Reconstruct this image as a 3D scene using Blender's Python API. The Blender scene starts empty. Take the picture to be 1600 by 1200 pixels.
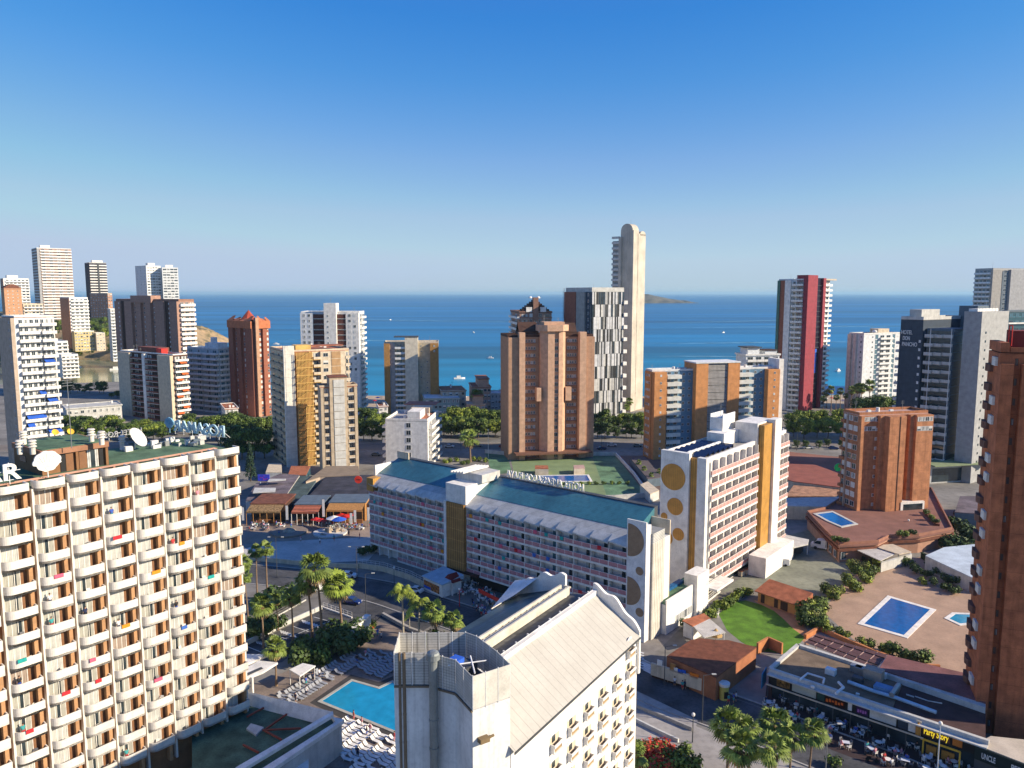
import bpy, bmesh, math, random
from mathutils import Vector, Matrix
random.seed(7)
R = math.radians
scene = bpy.context.scene
COL = scene.collection
# ---------------------------------------------------------------- camera, sky, sun, exposure
H = 68.0; FOC = 1200.0; PIT = math.atan(142.0/1200.0)
CP, SP = math.cos(PIT), math.sin(PIT)
cam = bpy.data.cameras.new('camera'); camo = bpy.data.objects.new('camera', cam); COL.objects.link(camo)
camo.location = (0, 0, H); camo.rotation_euler = (math.pi/2-PIT, 0, 0)
cam.sensor_width = 36; cam.lens = 27; cam.clip_start = 0.5; cam.clip_end = 200000
scene.camera = camo
SUN_AZ, SUN_EL = R(12), R(25)
sd = Vector((math.cos(SUN_AZ)*math.cos(SUN_EL), -math.sin(SUN_AZ)*math.cos(SUN_EL), math.sin(SUN_EL)))
SKY_GAMMA = .62; SKY_GAIN = (4.7, 4.9, 5.7, 1)
w = bpy.data.worlds.new('World'); scene.world = w; w.use_nodes = True
wn = w.node_tree; wn.nodes.clear()
sky = wn.nodes.new('ShaderNodeTexSky'); sky.sky_type = 'NISHITA'; sky.sun_disc = False
sky.sun_elevation = SUN_EL; sky.sun_rotation = math.pi/2+SUN_AZ
sky.air_density = 1.0; sky.dust_density = 0.0; sky.ozone_density = 2.6; sky.altitude = 60
hs = wn.nodes.new('ShaderNodeHueSaturation'); hs.inputs['Saturation'].default_value = 1.3; hs.inputs['Value'].default_value = 1.0
bgn = wn.nodes.new('ShaderNodeBackground'); bgn.inputs[1].default_value = 0.12
wo = wn.nodes.new('ShaderNodeOutputWorld')
tn = wn.nodes.new('ShaderNodeMix'); tn.data_type = 'RGBA'; tn.blend_type = 'MULTIPLY'; tn.inputs['Factor'].default_value = 1.0
tn.inputs['B'].default_value = (.80, .92, 1.1, 1); wn.links.new(sky.outputs[0], tn.inputs['A'])
g0 = wn.nodes.new('ShaderNodeMix'); g0.data_type = 'RGBA'; g0.blend_type = 'MULTIPLY'; g0.inputs['Factor'].default_value = 1.0
g0.inputs['B'].default_value = (.1, .1, .1, 1); wn.links.new(tn.outputs['Result'], g0.inputs['A'])
gm = wn.nodes.new('ShaderNodeGamma'); gm.inputs[1].default_value = SKY_GAMMA; wn.links.new(g0.outputs['Result'], gm.inputs[0])
g1 = wn.nodes.new('ShaderNodeMix'); g1.data_type = 'RGBA'; g1.blend_type = 'MULTIPLY'; g1.inputs['Factor'].default_value = 1.0
g1.inputs['B'].default_value = SKY_GAIN; wn.links.new(gm.outputs[0], g1.inputs['A'])
wn.links.new(g1.outputs['Result'], hs.inputs['Color']); sp_ = wn.nodes.new('ShaderNodeSeparateColor'); cb_ = wn.nodes.new('ShaderNodeCombineColor'); wn.links.new(hs.outputs[0], sp_.inputs[0])
for i_, (g_, k_) in enumerate((([(.06, .05), (.125, .045), (.156, .085), (.235, .225), (.375, .40), (.59, .50), (.775, .50)], 4), ([(.30, .20), (.35, .25), (.40, .312), (.467, .39), (.616, .56), (.79, .66), (.92, .62)], 4), ([(.30, .27), (.40, .345), (.45, .375), (.50, .40), (.95, .41)], 8))):
    if True:
        dv_ = wn.nodes.new('ShaderNodeMath'); dv_.operation = 'DIVIDE'; dv_.inputs[1].default_value = float(k_); rm = wn.nodes.new('ShaderNodeValToRGB'); e_ = rm.color_ramp.elements
        e_[0].position, e_[0].color = 0.0, (0.0, 0.0, 0.0, 1); e_[1].position = g_[-1][0]; e_[1].color = (g_[-1][1],)*3+(1,)
        for p_, v_ in g_[:-1]: q_ = e_.new(p_); q_.color = (v_, v_, v_, 1)
        m4 = wn.nodes.new('ShaderNodeMath'); m4.operation = 'MULTIPLY'; m4.inputs[1].default_value = float(k_)
        wn.links.new(sp_.outputs[i_], dv_.inputs[0]); wn.links.new(dv_.outputs[0], rm.inputs[0]); wn.links.new(rm.outputs[0], m4.inputs[0]); wn.links.new(m4.outputs[0], cb_.inputs[i_]); continue
    pw = wn.nodes.new('ShaderNodeMath'); pw.operation = 'POWER'; pw.inputs[1].default_value = g_; ml = wn.nodes.new('ShaderNodeMath'); ml.operation = 'MULTIPLY'; ml.inputs[1].default_value = k_
    wn.links.new(sp_.outputs[i_], pw.inputs[0]); wn.links.new(pw.outputs[0], ml.inputs[0]); wn.links.new(ml.outputs[0], cb_.inputs[i_])
wn.links.new(cb_.outputs[0], bgn.inputs[0]); wn.links.new(bgn.outputs[0], wo.inputs[0])
sl = bpy.data.lights.new('sun', 'SUN'); sl.energy = 3.9; sl.angle = R(0.5); sl.color = (1.0, 0.86, 0.66)
so = bpy.data.objects.new('sun', sl); COL.objects.link(so); so.rotation_euler = (-sd).to_track_quat('-Z', 'Y').to_euler()
scene.view_settings.view_transform = 'Standard'; scene.view_settings.look = 'None'
scene.view_settings.exposure = 1.02; scene.view_settings.gamma = 1.0
scene.cycles.max_bounces = 5; scene.cycles.diffuse_bounces = 4; scene.cycles.glossy_bounces = 3
scene.cycles.transparent_max_bounces = 8; scene.cycles.volume_bounces = 0

# ---------------------------------------------------------------- survey helpers: photo pixel -> place in metres
def ray(px, py):
    b = (600-py)/FOC
    return (px-800)/FOC, CP+b*SP, -SP+b*CP
def G(px, py, z=0.0):
    a, y, w_ = ray(px, py); t = (z-H)/w_
    return Vector((a*t, y*t, z))
def V(px, py, Y):
    a, y, w_ = ray(px, py); t = Y/y
    return Vector((a*t, Y, H+w_*t))
def along(X, Y, z, dx, dy, px):          # how far to go from X,Y in direction d to be seen at column px
    k = (px-800)/FOC
    return (k*(Y*CP+(H-z)*SP)-X)/(dx-k*dy*CP)

# ---------------------------------------------------------------- materials
MATS = {}
def mat(name, col, rough=0.85, var=0.12, scale=0.6, metal=0.0, lines=None, bump=0.0, spec=0.3, fine=True, emit=None, vlines=None, coord='Object', stain=0.0, xonly=False):
    if name in MATS: return MATS[name]
    m = bpy.data.materials.new(name); m.use_nodes = True; nt = m.node_tree; N = nt.nodes; L = nt.links
    b = N['Principled BSDF']; b.inputs['Roughness'].default_value = rough; b.inputs['Metallic'].default_value = metal
    b.inputs['Specular IOR Level'].default_value = spec
    tc = N.new('ShaderNodeTexCoord'); co = tc.outputs[coord]
    nz = N.new('ShaderNodeTexNoise'); nz.inputs['Scale'].default_value = scale; nz.inputs['Detail'].default_value = 6
    L.new(co, nz.inputs['Vector'])
    rp = N.new('ShaderNodeValToRGB'); e = rp.color_ramp.elements
    lo = [max(0, c*(1-var*1.6)) for c in col]; hi = [min(1, c*(1+var)) for c in col]
    e[0].position = 0.3; e[0].color = (*lo, 1); e[1].position = 0.7; e[1].color = (*hi, 1)
    L.new(nz.outputs['Fac'], rp.inputs[0]); out = rp.outputs[0]
    def mul(o, fac, dark):
        mx = N.new('ShaderNodeMix'); mx.data_type = 'RGBA'; mx.blend_type = 'MULTIPLY'
        L.new(fac, mx.inputs['Factor']); L.new(o, mx.inputs['A']); mx.inputs['B'].default_value = (dark, dark, dark, 1)
        return mx.outputs['Result']
    if fine:
        n2 = N.new('ShaderNodeTexNoise'); n2.inputs['Scale'].default_value = scale*9; n2.inputs['Detail'].default_value = 3
        L.new(co, n2.inputs['Vector'])
        mr = N.new('ShaderNodeMapRange'); mr.inputs[1].default_value = 0.45; mr.inputs[2].default_value = 0.75
        L.new(n2.outputs['Fac'], mr.inputs[0]); out = mul(out, mr.outputs[0], 1-var*1.3)
    if stain > 0:                         # vertical rain streaks
        mp = N.new('ShaderNodeMapping'); mp.inputs['Scale'].default_value = (1.2, 1.2, 0.06); L.new(co, mp.inputs[0])
        n3 = N.new('ShaderNodeTexNoise'); n3.inputs['Scale'].default_value = 1.4; n3.inputs['Detail'].default_value = 5; L.new(mp.outputs[0], n3.inputs['Vector'])
        mr = N.new('ShaderNodeMapRange'); mr.inputs[1].default_value = 0.5; mr.inputs[2].default_value = 0.72
        L.new(n3.outputs['Fac'], mr.inputs[0]); out = mul(out, mr.outputs[0], 1-stain)
    sep = None
    for axis, ln in ((2, lines), (0, vlines)):
        if ln:
            per, wd, dk = ln
            if sep is None:
                sep = N.new('ShaderNodeSeparateXYZ'); L.new(co, sep.inputs[0])
            if axis == 2: src = sep.outputs[2]
            elif xonly: src = sep.outputs[0]
            else:
                ad = N.new('ShaderNodeMath'); ad.operation = 'ADD'; L.new(sep.outputs[0], ad.inputs[0]); L.new(sep.outputs[1], ad.inputs[1]); src = ad.outputs[0]
            a = N.new('ShaderNodeMath'); a.operation = 'DIVIDE'; a.inputs[1].default_value = per; L.new(src, a.inputs[0])
            fr = N.new('ShaderNodeMath'); fr.operation = 'FRACT'; L.new(a.outputs[0], fr.inputs[0])
            lt = N.new('ShaderNodeMath'); lt.operation = 'LESS_THAN'; lt.inputs[1].default_value = wd/per; L.new(fr.outputs[0], lt.inputs[0])
            out = mul(out, lt.outputs[0], dk)
    L.new(out, b.inputs['Base Color'])
    if bump > 0:
        bp = N.new('ShaderNodeBump'); bp.inputs['Strength'].default_value = bump; bp.inputs['Distance'].default_value = 0.1
        L.new(nz.outputs['Fac'], bp.inputs['Height']); L.new(bp.outputs[0], b.inputs['Normal'])
    if emit:
        b.inputs['Emission Color'].default_value = (*emit[0], 1); b.inputs['Emission Strength'].default_value = emit[1]
    MATS[name] = m; return m
white = mat('white_paint', (.80, .77, .71), stain=.10)
whitec = mat('cool_white_paint', (.72, .73, .72), stain=.10)
whitefl = mat('white_floors', (.75, .72, .67), lines=(3.0, .25, .75))
cream = mat('cream_render', (.62, .52, .38), stain=.18)
creamfl = mat('cream_floors', (.68, .55, .36), lines=(2.95, .12, .7), stain=.15)
beige = mat('beige_render', (.45, .36, .28), lines=(3.0, .10, .85), stain=.1)
grey = mat('grey_render', (.38, .38, .38), stain=.15)
lgrey = mat('pale_grey_render', (.56, .55, .51), stain=.15)
dgrey = mat('dark_grey_metal', (.07, .075, .08), rough=.6)
black = mat('black_paint', (.02, .02, .022), rough=.5)
brown = mat('brown_brick', (.38, .225, .165), lines=(3.0, .12, 1.25), scale=.9)
brownp = mat('plain_brown', (.30, .165, .115))
dbrown = mat('dark_brown', (.07, .035, .025))
brick = mat('orange_brick', (.43, .18, .085), lines=(3.0, .08, .7), scale=.8, stain=.28, var=.18)
brickr = mat('red_brick', (.44, .14, .06), lines=(2.95, .07, .65), scale=.7, stain=.3, var=.2)
bricks = mat('rust_brick', (.31, .115, .07), lines=(3.0, .08, .8), scale=.8)
tan = mat('tan_brick', (.47, .275, .17), lines=(3.0, .06, .85), scale=.7, stain=.14)
tanl = mat('light_tan_brick', (.60, .37, .24), lines=(3.0, .06, .88), scale=.7, stain=.1)
gold = mat('gold_panel', (.52, .27, .06), vlines=(.55, .14, .55), rough=.5)
golds = mat('gold_disc_metal', (.56, .27, .055), vlines=(.45, .08, .7), rough=.5)
navy = mat('dark_blue_cladding', (.035, .055, .085), lines=(3.1, .08, .7), vlines=(2.2, .06, .8), rough=.55)
slate = mat('blue_grey_cladding', (.11, .15, .19), lines=(3.1, .08, .8), vlines=(2.2, .06, .85), rough=.6)
red = mat('red_cladding', (.27, .045, .06), lines=(3.0, .15, .8))
redp = mat('red_paint', (.60, .03, .02), rough=.5)
orange = mat('orange_cloth', (.75, .20, .02))
bluep = mat('blue_paint', (.03, .12, .55))
shadew = mat('blue_shade_wall', (.13, .24, .34), lines=(3.0, .1, .8))  # white recess wall; the piers' shadow is put into this blue
teal = mat('teal_metal_roof', (.045, .17, .21), rough=.42, vlines=(1.0, .05, .6), var=.22, scale=.1, spec=.6)
green = mat('green_roof_paint', (.11, .19, .105), scale=.35, var=.25)
greenc = mat('green_court', (.13, .24, .13), scale=.15, var=.3)
terra = mat('terracotta_tile', (.40, .14, .07), scale=.7, var=.2, bump=.3)
terrad = mat('dark_terracotta_roof', (.20, .075, .045), scale=.8, var=.25, lines=None)
pinkp = mat('pink_rail', (.62, .30, .27), rough=.35, vlines=(.3, .04, .7))
pinks = mat('rose_rail', (.48, .22, .24), rough=.35, vlines=(.3, .04, .7))
glass = mat('window_glass', (.03, .045, .055), rough=.12, spec=.8, var=.3, scale=.4, fine=False)
glassb = mat('blue_glass', (.07, .16, .20), rough=.15, spec=.8, fine=False)
curtain = mat('pale_curtain', (.58, .58, .55), vlines=(.33, .12, .6), var=.2, scale=1.5)
shutter = mat('white_shutter', (.72, .70, .64), lines=(.22, .04, .7))
door_br = mat('brown_door_panel', (.22, .105, .05), rough=.6)
metal = mat('galvanised_metal', (.35, .36, .36), rough=.4, metal=.6)
wmetal = mat('white_metal', (.75, .75, .73), rough=.4)
panel = mat('solar_panel', (.012, .02, .05), rough=.2, spec=.8, vlines=(1.0, .05, 3.0))
lattice = mat('lattice_block', (.42, .40, .38), lines=(.6, .2, .5), vlines=(.6, .2, .5))
asphalt = mat('asphalt', (.085, .085, .088), scale=.22, var=.3, coord='Generated' if False else 'Object')
paving = mat('pale_paving', (.36, .335, .31), scale=.1, var=.2)
paint = mat('road_paint', (.65, .65, .62))
leafm = mat('leaf_green', (.16, .23, .035), scale=.35, var=.55, rough=.6)
leafd = mat('leaf_dark', (.08, .13, .03), scale=.35, var=.5, rough=.6)
leafy = mat('leaf_bright', (.28, .34, .045), scale=.4, var=.45, rough=.6)
palmg = mat('palm_green', (.22, .29, .055), scale=.5, var=.4, rough=.55)
palmdry = mat('dry_palm_leaf', (.36, .25, .12), scale=.6, var=.4)
bark = mat('bark', (.13, .095, .065), scale=2)
palmbark = mat('palm_bark', (.25, .17, .11), lines=(.3, .1, .7), scale=2)
poolm = mat('pool_water', (.015, .27, .46), bump=.25, rough=.12, spec=.6, var=.12, scale=.5, fine=False)
pooldeep = mat('deep_pool_water', (.005, .12, .38), bump=.25, rough=.14, spec=.4, var=.15, scale=.8, fine=False)
skin = mat('skin', (.42, .23, .15)); hairm = mat('hair', (.05, .03, .02))

# ---------------------------------------------------------------- mesh builder
class MB:
    def __init__(s): s.v = []; s.f = []; s.m = []
    def poly(s, pts, m=0):
        i = len(s.v); s.v += [tuple(p) for p in pts]; s.f.append(tuple(range(i, i+len(pts)))); s.m.append(m)
    def box(s, x0, x1, y0, y1, z0, z1, m=0):
        if x0 > x1: x0, x1 = x1, x0
        if y0 > y1: y0, y1 = y1, y0
        i = len(s.v)
        s.v += [(x0,y0,z0),(x1,y0,z0),(x1,y1,z0),(x0,y1,z0),(x0,y0,z1),(x1,y0,z1),(x1,y1,z1),(x0,y1,z1)]
        for q in ((0,3,2,1),(4,5,6,7),(0,1,5,4),(1,2,6,5),(2,3,7,6),(3,0,4,7)): s.f.append(tuple(i+k for k in q)); s.m.append(m)
        return s
    def prism(s, poly, z0, z1, m=0, mt=None):
        n = len(poly); i = len(s.v)
        ar = sum(poly[k][0]*poly[(k+1) % n][1]-poly[(k+1) % n][0]*poly[k][1] for k in range(n))
        if ar < 0: poly = poly[::-1]
        f0 = z0 if callable(z0) else (lambda x, y: z0); f1 = z1 if callable(z1) else (lambda x, y: z1)
        s.v += [(p[0], p[1], f0(p[0], p[1])) for p in poly]+[(p[0], p[1], f1(p[0], p[1])) for p in poly]
        for k in range(n):
            a, b = i+k, i+(k+1) % n; s.f.append((a, b, b+n, a+n)); s.m.append(m)
        s.f.append(tuple(i+n+k for k in range(n))); s.m.append(m if mt is None else mt)
        s.f.append(tuple(i+k for k in range(n))[::-1]); s.m.append(m)
        return s
    def tube(s, p, q, r0, r1=None, n=6, m=0, cap=True):
        r1 = r0 if r1 is None else r1
        p = Vector(p); q = Vector(q); d = (q-p)
        if d.length < 1e-6: return s
        d.normalize(); a = d.orthogonal().normalized(); b = d.cross(a); i = len(s.v)
        for c, r in ((p, r0), (q, r1)):
            for k in range(n):
                t = 2*math.pi*k/n; s.v.append(tuple(c+a*math.cos(t)*r+b*math.sin(t)*r))
        for k in range(n):
            k2 = (k+1) % n; s.f.append((i+k, i+k2, i+n+k2, i+n+k)); s.m.append(m)
        if cap:
            s.f.append(tuple(i+k for k in range(n))[::-1]); s.m.append(m); s.f.append(tuple(i+n+k for k in range(n))); s.m.append(m)
        return s
    def dome(s, c, rx, ry, rz, n=12, k=5, m=0, low=0.0):
        i = len(s.v); c = Vector(c)
        for a in range(k+1):
            ph = low+(math.pi/2-low)*a/k
            for b in range(n):
                t = 2*math.pi*b/n; s.v.append((c.x+rx*math.cos(ph)*math.cos(t), c.y+ry*math.cos(ph)*math.sin(t), c.z+rz*math.sin(ph)))
        for a in range(k):
            for b in range(n):
                b2 = (b+1) % n; s.f.append((i+a*n+b, i+a*n+b2, i+(a+1)*n+b2, i+(a+1)*n+b)); s.m.append(m)
        return s
    def mesh(s, name, mats, smooth=False):
        me = bpy.data.meshes.new(name); me.from_pydata(s.v, [], s.f)
        for mm in (mats if isinstance(mats, (list, tuple)) else [mats]): me.materials.append(mm)
        me.polygons.foreach_set('material_index', s.m)
        if smooth: me.polygons.foreach_set('use_smooth', [True]*len(s.f))
        me.update(); return me
    def build(s, name, mats, parent=None, loc=(0, 0, 0), rz=0.0, smooth=False):
        return put(name, s.mesh(name, mats, smooth), parent, loc, rz)
def put(name, me, parent=None, loc=(0, 0, 0), rz=0.0):
    o = bpy.data.objects.new(name, me); COL.objects.link(o); o.location = loc; o.rotation_euler = (0, 0, rz); o.parent = parent
    return o
def tag(o, label, cat, group=None, kind=None):
    o['label'] = label; o['category'] = cat
    if group: o['group'] = group
    if kind: o['kind'] = kind
    return o
def thing(name, label, cat, loc=(0, 0, 0), rz=0.0, group=None):
    return tag(put(name, None, None, loc, rz), label, cat, group)
def setting(o, kind='structure'): o['kind'] = kind; return o
def copy_tree(o, loc, rz=0.0, sc=1.0, label=None, group=None):
    c = o.copy(); COL.objects.link(c); c.location = loc; c.rotation_euler = (0, 0, rz); c.scale = (sc, sc, sc)
    if label: c['label'] = label
    if group: c['group'] = group
    for ch in o.children:
        d = ch.copy(); COL.objects.link(d); d.parent = c
        for g in ch.children:
            e = g.copy(); COL.objects.link(e); e.parent = d
    return c

# ---------------------------------------------------------------- facade protos (x along wall, -y outward, z up)
CACHE = {}
def win(w, h, style='glass', fr=None, mull=1):
    fr = fr or whitec; key = ('w', round(w, 2), round(h, 2), style, fr.name, mull)
    if key in CACHE: return CACHE[key]
    b = MB(); t = .07
    b.poly([(t, -.03, t), (w-t, -.03, t), (w-t, -.03, h-t), (t, -.03, h-t)], 1)
    b.box(0, w, -.10, 0, 0, t, 0); b.box(0, w, -.08, 0, h-t, h, 0); b.box(0, t, -.08, 0, t, h-t, 0); b.box(w-t, w, -.08, 0, t, h-t, 0)
    for k in range(mull): x = w*(k+1)/(mull+1); b.box(x-.03, x+.03, -.07, 0, t, h-t, 0)
    if style == 'blind': b.box(t, w-t, -.06, -.035, h*.42, h-t, 2)
    if style == 'shut': b.box(t, w-t, -.06, -.035, t, h-t, 2)
    if style == 'curtain': b.box(t, w*.38, -.05, -.035, t, h-t, 2); b.box(w*.66, w-t, -.05, -.035, t, h-t, 2)
    me = b.mesh('window', [fr, glassb if style == 'blue' else glass, curtain if style == 'curtain' else shutter]); CACHE[key] = me; return me
def balc(w, dp, mt, ph=1.0, slab=None, kind='solid', th=.12):
    slab = slab or white; key = ('b', round(w, 2), dp, mt.name, ph, slab.name, kind)
    if key in CACHE: return CACHE[key]
    b = MB(); b.box(0, w, -dp, 0, -.18, 0.0, 1)
    z0 = 0.0 if kind == 'solid' else .12
    b.box(0, w, -dp-.003, -dp+th, z0, ph, 0); b.box(0, th, -dp+th, 0, z0, ph, 0); b.box(w-th, w, -dp+th, 0, z0, ph, 0)
    if kind == 'rail': b.box(-.03, w+.03, -dp-.04, -dp+th+.02, ph, ph+.06, 1)
    me = b.mesh('balcony', [mt, slab]); CACHE[key] = me; return me

DIM = []
class Bld:
    """A building: near corner seen at px0,py0 (its top) at depth Y0; right face runs at angle th, left face at th+90."""
    def __init__(s, name, label, px0, py0, Y0, pxL, pxR, th, zb=0.0, cat='building', fh=3.0, ztop=None):
        s.th = R(th); p = V(px0, py0, Y0); s.X, s.Y, s.zt = p.x, p.y, (ztop if ztop else p.z); s.zb = zb; s.fh = fh
        s.zt -= zb
        c, n = math.cos(s.th), math.sin(s.th); zr = s.zt+zb; s.zr = zr
        s.Lr = -pxR if pxR < 0 else along(s.X, s.Y, zr, c, n, pxR)
        s.Ll = -pxL if pxL < 0 else along(s.X, s.Y, zr, -n, c, pxL)
        s.c, s.n = c, n
        if s.Lr <= 1 or s.Ll <= 1 or s.Lr > 90 or s.Ll > 60: DIM.append((label, round(s.Lr, 1), round(s.Ll, 1), round(s.zt, 1)))
        s.root = thing(name, label, cat, (s.X, s.Y, zb), s.th); s.acc = {}
        s.nf = max(1, int(round(s.zt/fh))); s.fh = s.zt/s.nf
    def w(s, x, y, z=0): return Vector((s.X+s.c*x-s.n*y, s.Y+s.n*x+s.c*y, s.zb+z))
    def u(s, face, px, z=None):
        z = s.zr if z is None else z
        if face == 'R': return along(s.X, s.Y, z, s.c, s.n, px)
        return s.Ll-along(s.X, s.Y, z, -s.n, s.c, px)
    def fr(s, face, off=0.0):
        return (0, -off, 0.0) if face == 'R' else (-off, s.Ll, -math.pi/2)
    def pt(s, face, u, n, off=0.0):          # local place of facade coordinate
        return (u, -n-off) if face == 'R' else (-n-off, s.Ll-u)
    def core(s, m, name='wall', ins=0.0, roof=None, z1=None, top=.9):
        z1 = z1 or s.zt
        b = MB().box(ins, s.Lr-ins, ins, s.Ll-ins, 0, z1-.01); o = b.build(name, m, s.root)
        return o
    def roof(s, m=None, par=None, over=0.0, h=.9, z=None):
        z = s.zt if z is None else z; m = m or lgrey; par = par or white; o = over
        MB().box(-o, s.Lr+o, -o, s.Ll+o, z, z+.25).build('roof', m, s.root)
        b = MB(); t = .3
        b.box(-o, s.Lr+o, -o-.01, -o+t, z+.25, z+h); b.box(-o, s.Lr+o, s.Ll+o-t, s.Ll+o, z+.25, z+h)
        b.box(-o-.01, -o+t, -o+t, s.Ll+o-t, z+.25, z+h); b.box(s.Lr+o-t, s.Lr+o+.01, -o+t, s.Ll+o-t, z+.25, z+h)
        b.build('parapet', par, s.root)
    def fbox(s, name, face, u0, u1, n0, n1, z0, z1, m):
        b = MB(); a = s.pt(face, u0, n0); c = s.pt(face, u1, n1); b.box(a[0], c[0], a[1], c[1], z0, z1); return b.build(name, m, s.root)
    def pier(s, face, p0, p1, m, d=1.2, name='pier', z0=0, z1=None, n0=0.0):
        return s.fbox(name, face, s.u(face, p0), s.u(face, p1), n0, d, z0, z1 or s.zt, m)
    def place(s, name, me, face, u, z, n=0.0):
        x, y = s.pt(face, u, n); s.acc.setdefault(name, []).append((me, (x, y, z), 0.0 if face == 'R' else -math.pi/2))
    def wins(s, face, p0, p1, nc, w, h, z=0.9, styles=('glass', 'curtain', 'blind'), fr=None, n=0.0, f0=0, f1=None, mull=1, name='window', skip=0.0, u=None):
        u0, u1 = u if u else (s.u(face, p0), s.u(face, p1)); st = (u1-u0)/nc
        w = min(w, st*.92)
        for f in range(f0, f1 or s.nf):
            for k in range(nc):
                if random.random() < skip: continue
                s.place(name, win(w, h, random.choice(styles), fr, mull), face, u0+st*(k+.5)-w/2, f*s.fh+z, n)
    def balcs(s, face, p0, p1, nc, dp, m, ph=1.0, slab=None, kind='solid', f0=0, f1=None, door=True, gap=.1, n=0.0, dfr=None, u=None, styles=('glass', 'curtain', 'glass')):
        u0, u1 = u if u else (s.u(face, p0), s.u(face, p1)); st = (u1-u0)/nc
        for f in range(f0, f1 or s.nf):
            for k in range(nc):
                s.place('balcony', balc(st-gap, dp, m, ph, slab, kind), face, u0+st*k+gap/2, f*s.fh+.02, n)
                if door: s.place('balcony_door', win(min(st*.7, 3.2), s.fh*.78, random.choice(styles), dfr), face, u0+st*k+st*.15, f*s.fh+.03, n+.003)
    def rbox(s, name, x0, x1, y0, y1, z0, z1, m, loc=None):
        b = MB().box(x0, x1, y0, y1, z0, z1); return b.build(name, m, s.root)
    def aerial(s, x, y, z, h=3.0):
        b = MB().tube((x, y, z), (x, y, z+h), .06, .04, 5)
        for k in range(3): b.tube((x-.6, y, z+h-.3-.35*k), (x+.6, y, z+h-.3-.35*k), .025, n=4)
        b.build('aerial', metal, s.root)
    def clutter(s, x0, x1, y0, y1, z, n=5):
        for k in range(n):
            x = random.uniform(x0, x1); y = random.uniform(y0, y1)
            if k % 3 == 0: s.aerial(x, y, z, random.uniform(2, 4))
            elif k % 3 == 1: MB().box(x, x+1.1, y, y+.8, z, z+.9).build('air_conditioner', wmetal, s.root)
            else: MB().tube((x, y, z), (x, y, z+1.3), .55, n=10).build('water_tank', white, s.root)
    def done(s):
        C = Vector((0, 0, H)); rot = s.th
        for name, L in s.acc.items():
            L.sort(key=lambda q: (s.w(*q[1])-C).length)
            for me, p, rz in L[:100]: put(name, me, s.root, p, rz)
            if len(L) > 100: merged(name, L[100:], s.root)
def merged(name, L, parent):
    V_, F_, MI, mats = [], [], [], []
    for me, p, rz in L:
        c, n = math.cos(rz), math.sin(rz); i = len(V_)
        mi = []
        for m in me.materials:
            if m not in mats: mats.append(m)
            mi.append(mats.index(m))
        V_ += [(p[0]+c*v.co.x-n*v.co.y, p[1]+n*v.co.x+c*v.co.y, p[2]+v.co.z) for v in me.vertices]
        for f in me.polygons: F_.append(tuple(i+k for k in f.vertices)); MI.append(mi[f.material_index])
    me = bpy.data.meshes.new(name); me.from_pydata(V_, [], F_)
    for m in mats: me.materials.append(m)
    me.polygons.foreach_set('material_index', MI); me.update()
    o = put(name, me, parent); o['kind'] = 'stuff'; return o
def text_mesh(txt, size, depth, m, bold=.0, mirror=False, sx=1.0):
    cu = bpy.data.curves.new('lettering', 'FONT'); cu.body = txt; cu.size = size; cu.extrude = depth; cu.offset = bold; cu.align_x = 'LEFT'
    o = bpy.data.objects.new('tmp', cu); COL.objects.link(o); bpy.context.view_layer.update()
    me = bpy.data.meshes.new_from_object(o); bpy.data.objects.remove(o); bpy.data.curves.remove(cu)
    M = Matrix(((-sx if mirror else sx, 0, 0, 0), (0, 0, -1, 0), (0, 1, 0, 0), (0, 0, 0, 1)))
    me.transform(M); me.materials.clear(); me.materials.append(m); me.name = 'lettering'; return me
# ---------------------------------------------------------------- the setting
def sheet(name, pts, z, m, kind='structure'):
    b = MB(); pts = [(p[0], p[1]) for p in pts]
    ar = sum(pts[k][0]*pts[(k+1) % len(pts)][1]-pts[(k+1) % len(pts)][0]*pts[k][1] for k in range(len(pts)))
    if ar < 0: pts = pts[::-1]
    b.poly([(x, y, z) for x, y in pts]); return setting(b.build(name, m), kind)
def px_poly(L, z=0.0): return [tuple(G(x, y, z))[:2] for x, y in L]
def ribbon(name, L, wd, z, m):
    P = [Vector((p[0], p[1], 0)) for p in L]; b = MB(); A = []
    for k, p in enumerate(P):
        d = (P[min(k+1, len(P)-1)]-P[max(k-1, 0)]).normalized(); n = Vector((-d.y, d.x, 0)); A.append((p-n*wd/2, p+n*wd/2))
    for k in range(len(P)-1):
        b.poly([(A[k][0].x, A[k][0].y, z), (A[k+1][0].x, A[k+1][0].y, z), (A[k+1][1].x, A[k+1][1].y, z), (A[k][1].x, A[k][1].y, z)])
    return setting(b.build(name, m))
def smooth(L, n=4):
    P = [Vector((p[0], p[1])) for p in L]; out = []
    for i in range(len(P)-1):
        p0, p1, p2, p3 = P[max(i-1, 0)], P[i], P[i+1], P[min(i+2, len(P)-1)]
        for k in range(n):
            t = k/n; out.append(0.5*((2*p1)+(-p0+p2)*t+(2*p0-5*p1+4*p2-p3)*t*t+(-p0+3*p1-3*p2+p3)*t**3))
    out.append(P[-1]); return out
groundm = mat('town_ground', (.24, .225, .20), scale=.05, var=.25)
sandm = mat('beach_sand', (.46, .36, .25), scale=.2, var=.12)
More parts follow.
